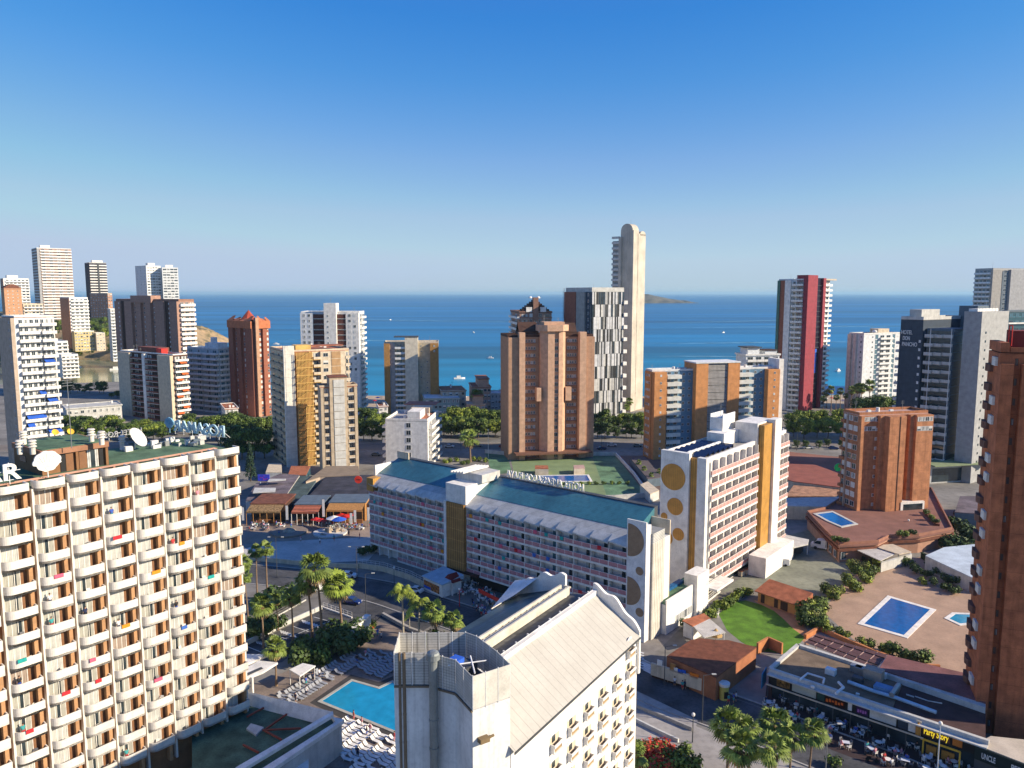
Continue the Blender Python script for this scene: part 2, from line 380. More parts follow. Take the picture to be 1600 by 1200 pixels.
# sea: one sheet, wave bump, depth colour from turquoise near the beach to deep blue
seam = bpy.data.materials.new('sea_water'); seam.use_nodes = True
N = seam.node_tree.nodes; L = seam.node_tree.links; b = N['Principled BSDF']
b.inputs['Roughness'].default_value = .35; b.inputs['Specular IOR Level'].default_value = .12
tc = N.new('ShaderNodeTexCoord'); sp = N.new('ShaderNodeSeparateXYZ'); L.new(tc.outputs['Object'], sp.inputs[0])
mr = N.new('ShaderNodeMapRange'); mr.inputs[1].default_value = 500; mr.inputs[2].default_value = 2600; mr.interpolation_type = 'SMOOTHERSTEP'; L.new(sp.outputs[1], mr.inputs[0])
rp = N.new('ShaderNodeValToRGB'); e = rp.color_ramp.elements
e[0].color = (.004, .20, .34, 1); e[1].color = (.001, .12, .28, 1); e[1].position = .8
q = e.new(.10); q.color = (.002, .15, .31, 1)
L.new(mr.outputs[0], rp.inputs[0])
mp = N.new('ShaderNodeMapping'); mp.inputs['Scale'].default_value = (.0006, .006, 1); L.new(tc.outputs['Object'], mp.inputs[0])
nz = N.new('ShaderNodeTexNoise'); nz.inputs['Scale'].default_value = 1.0; nz.inputs['Detail'].default_value = 7; nz.inputs['Roughness'].default_value = .62; L.new(mp.outputs[0], nz.inputs[0])
m2 = N.new('ShaderNodeMapRange'); m2.inputs[1].default_value = .35; m2.inputs[2].default_value = .68; m2.inputs[3].default_value = .55; m2.inputs[4].default_value = 1.5; L.new(nz.outputs['Fac'], m2.inputs[0])
mx = N.new('ShaderNodeMix'); mx.data_type = 'RGBA'; mx.blend_type = 'MULTIPLY'; mx.inputs['Factor'].default_value = 1
L.new(rp.outputs[0], mx.inputs['A']); L.new(m2.outputs[0], mx.inputs['B']); L.new(mx.outputs['Result'], b.inputs['Base Color'])
n2 = N.new('ShaderNodeTexNoise'); n2.inputs['Scale'].default_value = .25; n2.inputs['Detail'].default_value = 4; L.new(tc.outputs['Object'], n2.inputs[0])
bp = N.new('ShaderNodeBump'); bp.inputs['Strength'].default_value = .35; bp.inputs['Distance'].default_value = .5; L.new(n2.outputs['Fac'], bp.inputs['Height']); L.new(bp.outputs[0], b.inputs['Normal'])
mb = MB(); mb.poly([(-60000, 300, -.6), (60000, 300, -.6), (60000, 60000, -.6), (-60000, 60000, -.6)]); setting(mb.build('sea', seam))
wk = mat('foam_streak', (.12, .32, .46), scale=.05, var=.3)
for a, c in (((395, 497), (800, 503)), ((1012, 505), (1300, 499)), ((1010, 512), (1520, 509)), ((1012, 537), (1330, 534)), ((420, 478), (700, 480)), ((1090, 487), (1500, 490)), ((430, 530), (640, 533)), ((1030, 556), (1200, 558))):
    p, q = G(*a), G(*c); sheet('water_streak', [(p.x, p.y), (q.x, q.y), (q.x, q.y+q.y*.012), ((p.x+q.x)/2, (p.y+q.y)/2*1.018), (p.x, p.y*1.004)], -.5, wk)
# land with the shoreline: beach line, then the bay and the headland on the left
shore = [(900, 560), (420, 545), (215, 512), (100, 505), (0, 505), (-90, 508), (-160, 512), (-210, 520), (-235, 545), (-262, 600), (-300, 590), (-360, 575), (-460, 560), (-620, 600), (-900, 640)]
land = [(-900, -150), (900, -150)]+shore
sheet('ground', land, 0.0, groundm)
inner = [(x, y-52-(10 if -200 < x < 300 else 0)) for x, y in shore[:9]]
sheet('beach', shore[:9]+inner[::-1], .02, sandm)
# the bay's murky green water
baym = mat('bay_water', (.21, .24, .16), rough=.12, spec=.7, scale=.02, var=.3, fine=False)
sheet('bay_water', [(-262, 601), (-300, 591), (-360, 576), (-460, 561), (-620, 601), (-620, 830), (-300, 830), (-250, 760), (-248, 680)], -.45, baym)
# headland
rockm = bpy.data.materials.new('headland_rock'); rockm.use_nodes = True
N = rockm.node_tree.nodes; L = rockm.node_tree.links; b = N['Principled BSDF']; b.inputs['Roughness'].default_value = .95
ge = N.new('ShaderNodeNewGeometry'); s2 = N.new('ShaderNodeSeparateXYZ'); L.new(ge.outputs['Normal'], s2.inputs[0])
tc = N.new('ShaderNodeTexCoord'); nz = N.new('ShaderNodeTexNoise'); nz.inputs['Scale'].default_value = .09; nz.inputs['Detail'].default_value = 10; nz.inputs['Roughness'].default_value = .7; L.new(tc.outputs['Object'], nz.inputs[0])
ad = N.new('ShaderNodeMath'); ad.operation = 'ADD'; L.new(s2.outputs[2], ad.inputs[0]); L.new(nz.outputs['Fac'], ad.inputs[1])
rp = N.new('ShaderNodeValToRGB'); e = rp.color_ramp.elements; e[0].position = .60; e[0].color = (.50, .33, .19, 1); e[1].position = .90; e[1].color = (.045, .065, .022, 1)
q = e.new(.76); q.color = (.36, .25, .13, 1)
dv = N.new('ShaderNodeMath'); dv.operation = 'MULTIPLY'; dv.inputs[1].default_value = .58; L.new(ad.outputs[0], dv.inputs[0]); L.new(dv.outputs[0], rp.inputs[0]); L.new(rp.outputs[0], b.inputs['Base Color'])
bp = N.new('ShaderNodeBump'); bp.inputs['Strength'].default_value = 1; bp.inputs['Distance'].default_value = 2; L.new(nz.outputs['Fac'], bp.inputs['Height']); L.new(bp.outputs[0], b.inputs['Normal'])
def hnoise(x, y): return math.sin(x*.031+y*.017)*.5+math.sin(x*.083-y*.061+1.3)*.3+math.sin(x*.21+y*.17)*.2
def sstep(a, b, x): t = min(1, max(0, (x-a)/(b-a))); return t*t*(3-2*t)
def headz(x, y):
    shoreY = 795+26*math.sin(x*.02)+10*math.sin(x*.07)
    tip = -.385*y+10*math.sin(y*.03)
    a = sstep(shoreY-10, shoreY+26, y)*sstep(tip+20, tip-50, x)
    h = 9+26*sstep(-330, -470, x)*sstep(780, 870, y)+10*sstep(-470, -760, x)
    return -3+a*(h+3+hnoise(x, y)*4)*sstep(1240, 1000, y)
def terrain(name, x0, x1, y0, y1, n, m, fz, mm):
    b = MB(); b.v = [(x0+(x1-x0)*i/n, y0+(y1-y0)*j/m, fz(x0+(x1-x0)*i/n, y0+(y1-y0)*j/m)) for j in range(m+1) for i in range(n+1)]
    for j in range(m):
        for i in range(n): q = j*(n+1)+i; b.f.append((q, q+1, q+n+2, q+n+1)); b.m.append(0)
    return setting(b.build(name, mm, smooth=True))
terrain('headland', -1100, -250, 740, 1520, 120, 90, headz, rockm)
def capez(x, y):
    d = math.hypot((x+448)/54, (y-1080)/60); return -4+24*max(0, 1-d**2.2)*(1+.15*hnoise(x*3, y*3))
terrain('cape', -520, -380, 1000, 1160, 60, 50, capez, rockm)
# island far out
def islz(x, y):
    t = (x-950)/(1290-950)
    if t < -.6 or t > 1: return -8
    prof = 66*max(0, 1-max(0, t)*1.05)**1.0*(1 if t > 0 else 1+.1*t)+6*(t > .72)+3
    return -8+(prof+4*hnoise(x*.3, y*.3))*max(0, 1-((y-5400)/170)**2)
islm = mat('island_rock', (.16, .14, .10), scale=.02, var=.4)
terrain('island', 740, 1300, 5220, 5580, 80, 24, islz, islm)
# roads
road = px_poly([(330, 893), (430, 900), (520, 912), (600, 926), (680, 952), (760, 978), (850, 1005), (950, 1040), (1050, 1082), (1150, 1118), (1260, 1160), (1400, 1215), (1560, 1290)])
RL = smooth(road, 5)
ribbon('road', RL, 11.5, .01, asphalt)
rp_ = [Vector((p.x, p.y)) for p in RL]
def offset(P, o):
    out = []
    for k, p in enumerate(P):
        d = (P[min(k+1, len(P)-1)]-P[max(k-1, 0)]).normalized(); out.append(p+Vector((-d.y, d.x))*o)
    return out
ribbon('road_edge_line', offset(rp_, 4.9), .10, .016, mat('worn_paint', (.22, .22, .21)))
cl = MB(); cp = rp_
for k in range(0, len(cp)-1, 2):
    d = (cp[k+1]-cp[k]).normalized()*1.6; n = Vector((-d.y, d.x)).normalized()*.07; a = cp[k]; c_ = a+d
    cl.poly([(a.x-n.x, a.y-n.y, .016), (c_.x-n.x, c_.y-n.y, .016), (c_.x+n.x, c_.y+n.y, .016), (a.x+n.x, a.y+n.y, .016)])
pass
kerbm = mat('kerb_stone', (.38, .36, .33), scale=1.5)
def kerb(name, P, h=.13, wd=.3, m=None):
    b = MB()
    for k in range(len(P)-1):
        a, c_ = Vector(P[k][:2]), Vector(P[k+1][:2]); d = (c_-a).normalized(); n = Vector((-d.y, d.x))*wd/2
        b.prism([tuple(a-n), tuple(c_-n), tuple(c_+n), tuple(a+n)], 0, h)
    return setting(b.build(name, m or kerbm))
kerb('kerb', offset(rp_, 5.9)); kerb('kerb', offset(rp_, -5.9))
sheet('side_road', px_poly([(498, 955), (560, 905), (700, 960), (640, 1000), (560, 985)]), .006, asphalt)
sheet('pavement', px_poly([(700, 1005), (860, 1040), (980, 1085), (1100, 1140), (1300, 1215), (1100, 1225), (900, 1150), (760, 1060), (640, 1030)]), .005, paving)
sheet('forecourt', px_poly([(985, 1000), (1040, 950), (1100, 925), (1130, 930), (1060, 985), (1030, 1015), (1000, 1030)]), .005, mat('forecourt_concrete', (.22, .20, .18)))
# side street on the near right with a planted verge
sheet('pavement', px_poly([(985, 1075), (1090, 1125), (1085, 1145), (985, 1100)]), .014, paving)
# avenue behind the hotels
avm = mat('avenue_surface', (.20, .17, .14), scale=.08)
ribbon('avenue', [(-420, 331), (-150, 334), (0, 338), (150, 345), (420, 352)], 15, .01, avm)
kerb('avenue_kerb', [(-420, 323), (0, 330), (420, 344)]); kerb('avenue_kerb', [(-420, 339), (0, 346), (420, 360)])
# plaza on the left and other paved areas
sheet('plaza', px_poly([(300, 868), (380, 858), (420, 847), (580, 839), (600, 848), (575, 876), (480, 880), (380, 872)]), .008, mat('plaza_paving', (.52, .49, .45), scale=.12, var=.16))
sheet('promenade', px_poly([(300, 858), (330, 790), (470, 790), (585, 790), (585, 838), (420, 846)]), .004, mat('promenade_tiles', (.30, .23, .18), scale=.2))
sheet('car_park', px_poly([(383, 1010), (503, 953), (550, 960), (470, 1012), (440, 1035), (380, 1040)]), .012, asphalt)
sheet('car_park', px_poly([(1128, 925), (1180, 885), (1215, 840), (1265, 828), (1320, 855), (1345, 885), (1330, 905), (1290, 935), (1262, 950), (1190, 920)]), .006, mat('green_car_park', (.235, .245, .185), scale=.09, var=.22))
deckm = mat('pool_terrace_tiles', (.43, .29, .20), scale=.25, var=.12, lines=None, vlines=(1.5, .05, .85))
sheet('pool_terrace', px_poly([(1285, 955), (1330, 900), (1375, 880), (1440, 870), (1500, 900), (1560, 935), (1600, 1000), (1600, 1060), (1500, 1058), (1420, 1035), (1340, 1005)]), .006, deckm)
lawnm = mat('lawn_turf', (.10, .22, .02), scale=.4, var=.25)
lw = [(1123, 960), (1138, 943), (1165, 938), (1190, 945), (1210, 955), (1225, 968), (1240, 983), (1258, 996), (1235, 1022), (1185, 1018), (1158, 1003), (1136, 985)]
sheet('lawn', px_poly(lw), .012, lawnm)
sheet('garden_path', px_poly([(1178, 938), (1250, 955), (1240, 960), (1262, 985), (1290, 1000), (1262, 1008), (1232, 985), (1215, 965)]), .009, mat('ochre_path', (.48, .24, .12)))
hotelterr = mat('hotel_terrace_paving', (.24, .19, .155), scale=.25, var=.2)
sheet('hotel_terrace', px_poly([(400, 1130), (395, 1070), (470, 1040), (545, 985), (570, 965), (640, 985), (700, 1010), (700, 1230), (480, 1230), (430, 1160)]), .010, hotelterr)
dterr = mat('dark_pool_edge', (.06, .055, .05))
poolpts = [(503, 1096), (550, 1065), (592, 1077), (613, 1067), (660, 1085), (690, 1120), (660, 1160)]
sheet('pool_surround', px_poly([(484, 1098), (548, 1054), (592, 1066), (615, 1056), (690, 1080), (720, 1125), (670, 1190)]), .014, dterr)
def pool(name, label, pts, m, rim, wd, h=.12, rimm=None, z=0.0):
    P = [Vector(p[:2]) for p in pts]; c_ = sum(P, Vector((0, 0)))/len(P); r = thing(name, label, 'pool', (c_.x, c_.y, z))
    Q = [tuple(p-c_) for p in P]; b = MB(); b.prism(Q, .02, h*.55); b.build('water', m, r)
    b = MB(); n = len(P)
    ar = sum(P[k].x*P[(k+1) % n].y-P[(k+1) % n].x*P[k].y for k in range(n)); sg = 1 if ar > 0 else -1
    O = []
    for k in range(n):
        p0, p1, p2 = P[k-1], P[k], P[(k+1) % n]; d1 = (p1-p0).normalized(); d2 = (p2-p1).normalized()
        n1 = Vector((d1.y, -d1.x))*sg; n2 = Vector((d2.y, -d2.x))*sg; v = (n1+n2); O.append(p1+v*wd/max(.4, v.dot(n1)))
    for k in range(n):
        k2 = (k+1) % n; b.prism([tuple(P[k]-c_), tuple(P[k2]-c_), tuple(O[k2]-c_), tuple(O[k]-c_)], .015, h)
    b.build('coping', rimm or rim, r); return r
pool('swimming_pool', 'turquoise notched hotel pool with rows of loungers around it', px_poly(poolpts), poolm, mat('pool_coping', (.42, .40, .34)), .55)
pool('swimming_pool', 'large deep blue four sided pool on the sandy coloured terrace', px_poly([(1350, 975), (1392, 935), (1453, 953), (1412, 993)]), pooldeep, white, 1.0)
pool('swimming_pool', 'small pale children pool beside the red brick tower', px_poly([(1483, 967), (1493, 960), (1520, 961), (1530, 972), (1500, 975)]), poolm, white, .8)
# green sports terrace with a pool behind the long hotel
sheet('sports_court', px_poly([(758, 708), (792, 708), (800, 738), (770, 742)]), .02, greenc)
sheet('sports_court', px_poly([(925, 712), (962, 712), (1012, 775), (950, 780)]), .02, greenc)
sheet('garden_terrace', px_poly([(798, 718), (925, 716), (960, 780), (880, 782), (806, 752)]), .016, mat('green_terrace', (.20, .27, .13), scale=.2))
pool('swimming_pool', 'long blue pool on the green terrace before the tan brick tower', px_poly([(844, 744), (917, 743), (922, 752), (848, 753)]), pooldeep, white, .8, .2)
sheet('patio', px_poly([(962, 712), (1030, 712), (1045, 780), (1012, 775)]), .016, mat('dark_patio', (.16, .11, .09)))
sheet('commercial_yard', px_poly([(1225, 705), (1320, 715), (1330, 800), (1215, 800)]), .016, mat('red_yard', (.26, .12, .085), scale=.1))
# ---------------------------------------------------------------- far towers
def aerials_on(b, n=3, top=0):
    for k in range(n): b.aerial(random.uniform(1, max(1.5, b.Lr-1)), random.uniform(1, max(1.5, b.Ll-1)), b.zt+.3+top, random.uniform(2, 4))
def base_z(x, y): return max(0, headz(x, y)-4)
# white and brown banded tower on the headland
b = Bld('apartment_tower', 'tall white tower with brown banded balconies, highest on the left headland', 57, 388, 900, 49, 111, 40, 8, fh=3.3)
b.core(mat('rose_wall', (.40, .27, .22))); b.roof(lgrey, whitec)
b.balcs('R', 62, 111, 4, 1.3, white, 1.5, door=True); b.balcs('L', 50, 57, 2, .6, white, 1.2, door=False); b.pier('R', 57, 61, grey, 1.0)
b.rbox('plant_room', 4, 14, 3, 9, b.zt+.2, b.zt+4, white); b.done()
b = Bld('apartment_tower', 'slim dark tower with white balcony bands behind the square brick block', 139, 411, 950, 132, 166, 40, 8, fh=3.3)
b.core(mat('ink_wall', (.06, .06, .075))); b.roof(lgrey, grey)
b.balcs('R', 139, 166, 3, 1.2, white, 1.2, door=False, f0=b.nf-12); b.balcs('R', 139, 166, 3, 1.2, slate, 1.2, door=False, f1=b.nf-12, slab=grey); b.pier('R', 151, 154, dgrey, 1.5)
b.rbox('plant_room', 4, 16, 3, 9, b.zt+.2, b.zt+3.5, white); b.done()
b = Bld('apartment_block', 'square orange brick block at the foot of the slim dark tower', 168, 459, 860, 140, 175, 64, 10)
b.core(mat('dusty_brick', (.42, .23, .15))); b.roof(lgrey, beige); b.wins('L', 140, 168, 7, 1.6, 1.5); b.wins('R', 168, 175, 2, 1.6, 1.5); b.done()
for (p0, py, pl, pr, lab, n) in ((228, 416, 211, 251, 'white twin tower with grid of windows, left of the pair above the brown block', 5), (253, 419, 250, 278, 'white twin tower with grid of windows, right of the pair above the brown block', 4)):
    b = Bld('apartment_tower', lab, p0, py, 900, pl, pr, 48 if p0 == 228 else 27, 8, fh=3.2)
    b.core(whitec); b.roof(lgrey, whitec); b.wins('R', p0+1, pr-1, n, 4.2, 1.7); b.wins('L', pl, p0, 3, 1.2, 1.5); b.rbox('plant_room', 4, b.Lr-5, 4, 10, b.zt+.2, b.zt+4, white); aerials_on(b); b.done()
b = Bld('apartment_block', 'white block with brown flank cut by the left edge of the photo', 5, 436, 800, -12, 45, 45, 8)
b.core(whitec); b.roof(lgrey, white); b.fbox('flank', 'L', 0, b.Ll, 0, .3, 0, b.zt, brown); b.balcs('R', 8, 45, 6, 1.1, white, 1.2, door=True); b.rbox('plant_room', 4, 14, 3, 9, b.zt+.2, b.zt+4, white); b.done()
b = Bld('apartment_tower', 'plain orange tower with low curved roof at the left edge', 6, 452, 700, -10, 33, 45, 8)
b.core(mat('orange_render', (.50, .27, .15))); b.roof(terrad, mat('orange_render', (.5, .3, .2)))
b.wins('R', 8, 31, 3, .9, 1.0)
m_ = MB(); m_.prism([(b.Lr*k/8, 0) for k in (0, 8)]+[(b.Lr, b.Ll), (0, b.Ll)], b.zt+.9, lambda x, y: b.zt+1.5); 
for k in range(8):
    x0, x1 = b.Lr*k/8, b.Lr*(k+1)/8; m_.box(x0, x1, 0, b.Ll, b.zt+1.4, b.zt+1.5+3.2*math.sin(math.pi*(k+.5)/8))
m_.build('curved_roof', terrad, b.root); b.done()
b = Bld('apartment_block', 'low cream block with a row of windows behind the blue awning building', 36, 476, 720, 28, 67, 42, 8)
b.core(cream); b.roof(lgrey, cream); b.balcs('R', 37, 67, 5, 1.2, white, 1.0); b.done()
b = Bld('apartment_tower', 'white balcony block with blank brown flank standing above the bay', 108, 466, 750, 94, 137, 55, 14, fh=3.2)
b.core(whitec); b.roof(lgrey, whitec); b.fbox('flank', 'L', 0, b.Ll, 0, .4, 0, b.zt, mat('faded_brown', (.34, .19, .12))); b.balcs('R', 109, 137, 4, 1.6, white, 1.1); aerials_on(b, 3); b.done()
b = Bld('apartment_block', 'small yellow block below the white balcony block by the bay', 116, 519, 738, 112, 147, 40, 12)
b.core(mat('yellow_render', (.60, .48, .22))); b.roof(lgrey, white); b.wins('R', 116, 147, 7, 1.6, 1.6, f1=b.nf); b.done()
b = Bld('villa', 'small flat roofed cream house among pines above the bay', 150, 521, 745, 146, 164, 40, 12)
b.core(cream); b.roof(lgrey, white, h=.5); b.wins('R', 150, 164, 3, 1.3, 1.2); b.done()
b = Bld('apartment_block', 'narrow pale grey block squeezed against the brown ribbed tower', 172, 484, 700, 168, 200, 36, 6)
b.core(lgrey); b.roof(lgrey, white); b.balcs('R', 172, 200, 4, 1.2, whitec, 1.0); b.done()
# stepped white terraces going down to the bay
b = Bld('terraced_apartments', 'white terraced apartments stepping down to the bay behind the blue awnings', 60, 536, 600, 40, 106, 44, 4)
b.core(white); b.roof(lgrey, white); b.balcs('R', 60, 106, 5, 1.5, white, 1.0); b.done()
b = Bld('terraced_apartments', 'lowest white terraced apartments by the bay water beside small trees', 96, 556, 595, 88, 122, 42, 2)
b.core(white); b.roof(lgrey, white); b.balcs('R', 96, 122, 4, 1.5, white, 1.0); b.done()

# big beige and white building with blue awnings at the left edge
b = Bld('apartment_tower', 'beige flanked white balcony tower with blue awnings at the left edge', 22, 497, 292, -14, 84, 50, 0, fh=3.05)
b.core(whitec); b.roof(terrad, white)
b.fbox('flank', 'L', 0, b.Ll, 0, 1.3, 0, b.zt, beige)
u1 = b.Lr; awn = []
b.balcs('R', 0, 0, 4, 1.6, white, 1.05, u=(1.0, u1*.62), kind='solid'); b.balcs('R', 0, 0, 3, 2.6, white, 1.05, u=(u1*.62, u1), kind='solid')
b.wins('L', 0, 0, 1, .8, 1.0, u=(b.Ll*.72, b.Ll*.95), n=1.3, styles=('glass',))
for f, ua, ub in ((1, .08, .62), (4, .62, .96), (5, .12, .30), (6, .12, .6), (8, .66, .9), (9, .48, .64), (13, .64, .9)):
    z = f*b.fh; m_ = MB(); d = 2.9 if ua > .6 else 1.9
    m_.poly([(u1*ua, -.1, z+2.6), (u1*ub, -.1, z+2.6), (u1*ub, -d, z+1.5), (u1*ua, -d, z+1.5)]); m_.poly([(u1*ua, -d, z+1.5), (u1*ub, -d, z+1.5), (u1*ub, -d, z+1.2), (u1*ua, -d, z+1.2)]); m_.build('awning', bluep, b.root)
aerials_on(b, 4); b.done()

# brown ribbed tower
b = Bld('apartment_tower', 'dark brown ribbed tower with a white balcony side in front of the twin towers', 279, 471, 480, 181, 303, 58, 0)
b.core(brown); b.roof(brownp, brownp, h=1.4)
for p0, p1, m_, d in ((181, 190, brown, 1.2), (190, 197, dbrown, .2), (197, 208, brown, 1.6), (214, 222, brown, 1.4), (230, 238, brown, 1.8), (244, 258, brown, 1.4), (258, 263, dbrown, .3), (268, 279, brown, 1.5)):
    b.pier('L', p0, p1, m_, d, 'brick_rib')
b.wins('L', 186, 190, 1, .9, 1.1, n=1.2, styles=('shut',)); b.wins('L', 262, 266, 1, .9, 1.1, n=.3, styles=('shut',))
b.wins('L', 208, 214, 1, 2.0, 1.3); b.wins('L', 222, 230, 1, 2.2, 1.3); b.wins('L', 238, 244, 1, 2.0, 1.3)
b.fbox('lift_tower', 'L', b.u('L', 208), b.u('L', 240), -5, 1.9, b.zt-1, b.zt+3.6, brown)
b.balcs('R', 280, 303, 3, 1.5, white, 1.5, slab=white); aerials_on(b, 3); b.done()

# cream and red-brown block
b = Bld('apartment_block', 'cream pillared block with dark red balconies, orange awnings on one side', 270, 556, 400, 188, 292, 55, 0)
b.core(dbrown); b.roof(terrad, white)
b.pier('L', 188, 206, mat('cream_pier', (.60, .50, .36)), 1.8); b.pier('L', 250, 270, mat('cream_pier'  , (.60, .50, .36)), 1.8)
b.balcs('L', 207, 228, 1, 1.6, mat('rust_parapet', (.20, .07, .05)), .9, slab=white); b.balcs('L', 228, 249, 1, 1.6, mat('rust_parapet', (.2, .07, .05)), .9, slab=white); b.pier('L', 226, 230, white, 1.9)
b.balcs('R', 271, 292, 2, 1.6, white, .95, slab=white)
for f, ua in ((1, .1), (2, .5), (4, .1), (5, .5), (7, .15), (8, .5), (10, .4)):
    z = f*b.fh; m_ = MB(); a, c_ = b.Lr*ua, b.Lr*min(.98, ua+.45); m_.poly([(a, -.1, z+2.7), (c_, -.1, z+2.7), (c_, -1.9, z+1.7), (a, -1.9, z+1.7)]); m_.build('awning', mat('orange_awning', (.70, .16, .04)), b.root)
b.rbox('stair_head', 3, 9, b.Ll*.35, b.Ll*.75, b.zt+.2, b.zt+3.2, mat('rust_parapet', (.2, .07, .05))); b.rbox('roof_hut', 1.5, 5, b.Ll*.25, b.Ll*.35, b.zt+.2, b.zt+3, redp); aerials_on(b, 3); b.done()

# glassy pale block
b = Bld('apartment_block', 'pale glazed block with rows of bluish windows beside the cream pillared block', 341, 546, 435, 292, 358, 62, 0)
b.core(mat('pale_teal_wall', (.42, .47, .47))); b.roof(lgrey, whitec)
b.balcs('L', 293, 318, 2, 1.4, whitec, 1.0, styles=('blue', 'curtain')); b.balcs('L', 320, 341, 2, 2.0, whitec, 1.0, styles=('blue', 'curtain')); b.balcs('R', 342, 358, 2, 1.4, white, 1.0, styles=('blue', 'curtain'))
b.rbox('plant_room', 2, 9, b.Ll*.1, b.Ll*.5, b.zt+.2, b.zt+3.4, whitec); MB().tube((4, b.Ll*.3, b.zt+3), (4, b.Ll*.3, b.zt+6.5), 1.8, n=12).build('water_tank', whitec, b.root); aerials_on(b, 3); b.done()

# red brick tower with crown of faceted roofs
b = Bld('apartment_tower', 'slender red brick tower with faceted red crown', 396, 502, 420, 359, 419, 50, 0)
b.core(bricks); b.roof(terrad, bricks)
for fc, ps in (('L', (359, 366, 372, 378, 385, 396)), ('R', (396, 402, 408, 414, 419))):
    for k, (a, c_) in enumerate(zip(ps, ps[1:])):
        if k % 2 == 0: b.pier(fc, a, c_, bricks, 1.3, 'brick_rib')
        else: b.wins(fc, a, c_, 1, 1.5, 1.5, styles=('glass', 'glass', 'shut'))
b.pier('R', 396, 401, tan, 2.0, 'corner_pier', z1=b.zt+2)
m_ = MB(); W, D = b.Lr, b.Ll
for i in range(4):
    for face in (0, 1):
        L_ = W if face == 0 else D; a = L_*i/4; c_ = L_*(i+1)/4; h = .6+.8*math.sin(i*2.1+face)
        p = (lambda u, n, z: (u, -n, z)) if face == 0 else (lambda u, n, z: (-n, D-u, z))
        z0 = b.zt
        m_.poly([p(a, 1.9, z0-4), p(c_, 1.9, z0-4), p(c_, 1.9, z0), p(a, 1.9, z0)]); m_.poly([p(a, 1.9, z0), p(c_, 1.9, z0), p(a*.3+c_*.7, -1.5, z0+h+1.5), p(a*.7+c_*.3, -1.5, z0+h+1.5)])
        m_.poly([p(a, 0, z0-4), p(a, 1.9, z0-4), p(a, 1.9, z0), p(a, 0, z0)]); m_.poly([p(c_, 1.9, z0-4), p(c_, 0, z0-4), p(c_, 0, z0), p(c_, 1.9, z0)])
m_.build('crown', mat('crown_brick', (.50, .17, .075)), b.root)
m_ = MB(); c0 = (W/2, D/2)
for k in range(8):
    t0, t1 = 2*math.pi*k/8, 2*math.pi*(k+1)/8; rr = min(W, D)*.55
    m_.poly([(c0[0]+rr*math.cos(t0), c0[1]+rr*math.sin(t0), b.zt), (c0[0]+rr*math.cos(t1), c0[1]+rr*math.sin(t1), b.zt), (c0[0], c0[1], b.zt+6.0)])
m_.build('pyramid_roof', mat('red_roof_tiles', (.38, .07, .04)), b.root); b.done()

# white and brown twin-winged tower
b = Bld('apartment_tower', 'white tower with two brown balcony stacks and a tall white core', 561, 489, 430, 470, 569, 90, 0)
b.core(whitec); b.roof(lgrey, white)
mb_ = mat('chocolate_parapet', (.11, .04, .03))
b.pier('L', 470, 490, whitec, 1.8); b.pier('L', 541, 561, white, 1.8); b.fbox('lift_tower', 'L', b.u('L', 508), b.u('L', 527), -4, 3.2, 0, b.zt+5.5, white)
b.balcs('L', 490, 508, 1, 1.5, mb_, 2.3, slab=white, door=False); b.balcs('L', 527, 541, 1, 1.5, mb_, 2.3, slab=white, door=False)
b.wins('L', 472, 488, 2, 1.4, 1.5, n=1.8, styles=('glass', 'curtain')); b.wins('L', 543, 559, 2, 1.4, 1.5, n=1.8, styles=('glass', 'shut')); b.wins('L', 512, 516, 1, .8, 1.0, n=3.2, styles=('glass',)); b.balcs('R', 562, 569, 3, 1.2, white, 1.0)
aerials_on(b, 5); b.aerial(2, b.Ll-b.u('L', 516), b.zt+5.5, 3); b.done()

# beige tower with ochre ends
b = Bld('apartment_block', 'beige tower with ochre end walls and pale core standing alone against the sea', 685, 536, 425, 600, -13, 95, 0)
b.core(mat('sand_wall', (.46, .39, .28), lines=(3, .08, .75))); b.roof(lgrey, cream)
oc = mat('ochre_wall', (.42, .22, .07))
b.pier('L', 600, 609, oc, 1.8); b.pier('L', 609, 617, grey, .5); b.fbox('lift_tower', 'L', b.u('L', 633), b.u('L', 653), -4, 3.0, 0, b.zt+3.4, mat('pale_pier', (.66, .60, .48), stain=.1)); b.pier('L', 672, 685, oc, 1.8)
b.fbox('lift_roof', 'L', b.u('L', 616), b.u('L', 654), -5, 3.2, b.zt+3.4, b.zt+3.9, dgrey); b.balcs('L', 617, 633, 1, 2.3, whitec, 1.0, styles=('blue',)); b.wins('L', 653, 672, 2, .8, .8, styles=('glass',), skip=.4)
b.wins('L', 676, 681, 1, .9, 1.0, n=1.8, f0=b.nf-2); aerials_on(b, 4); b.done()

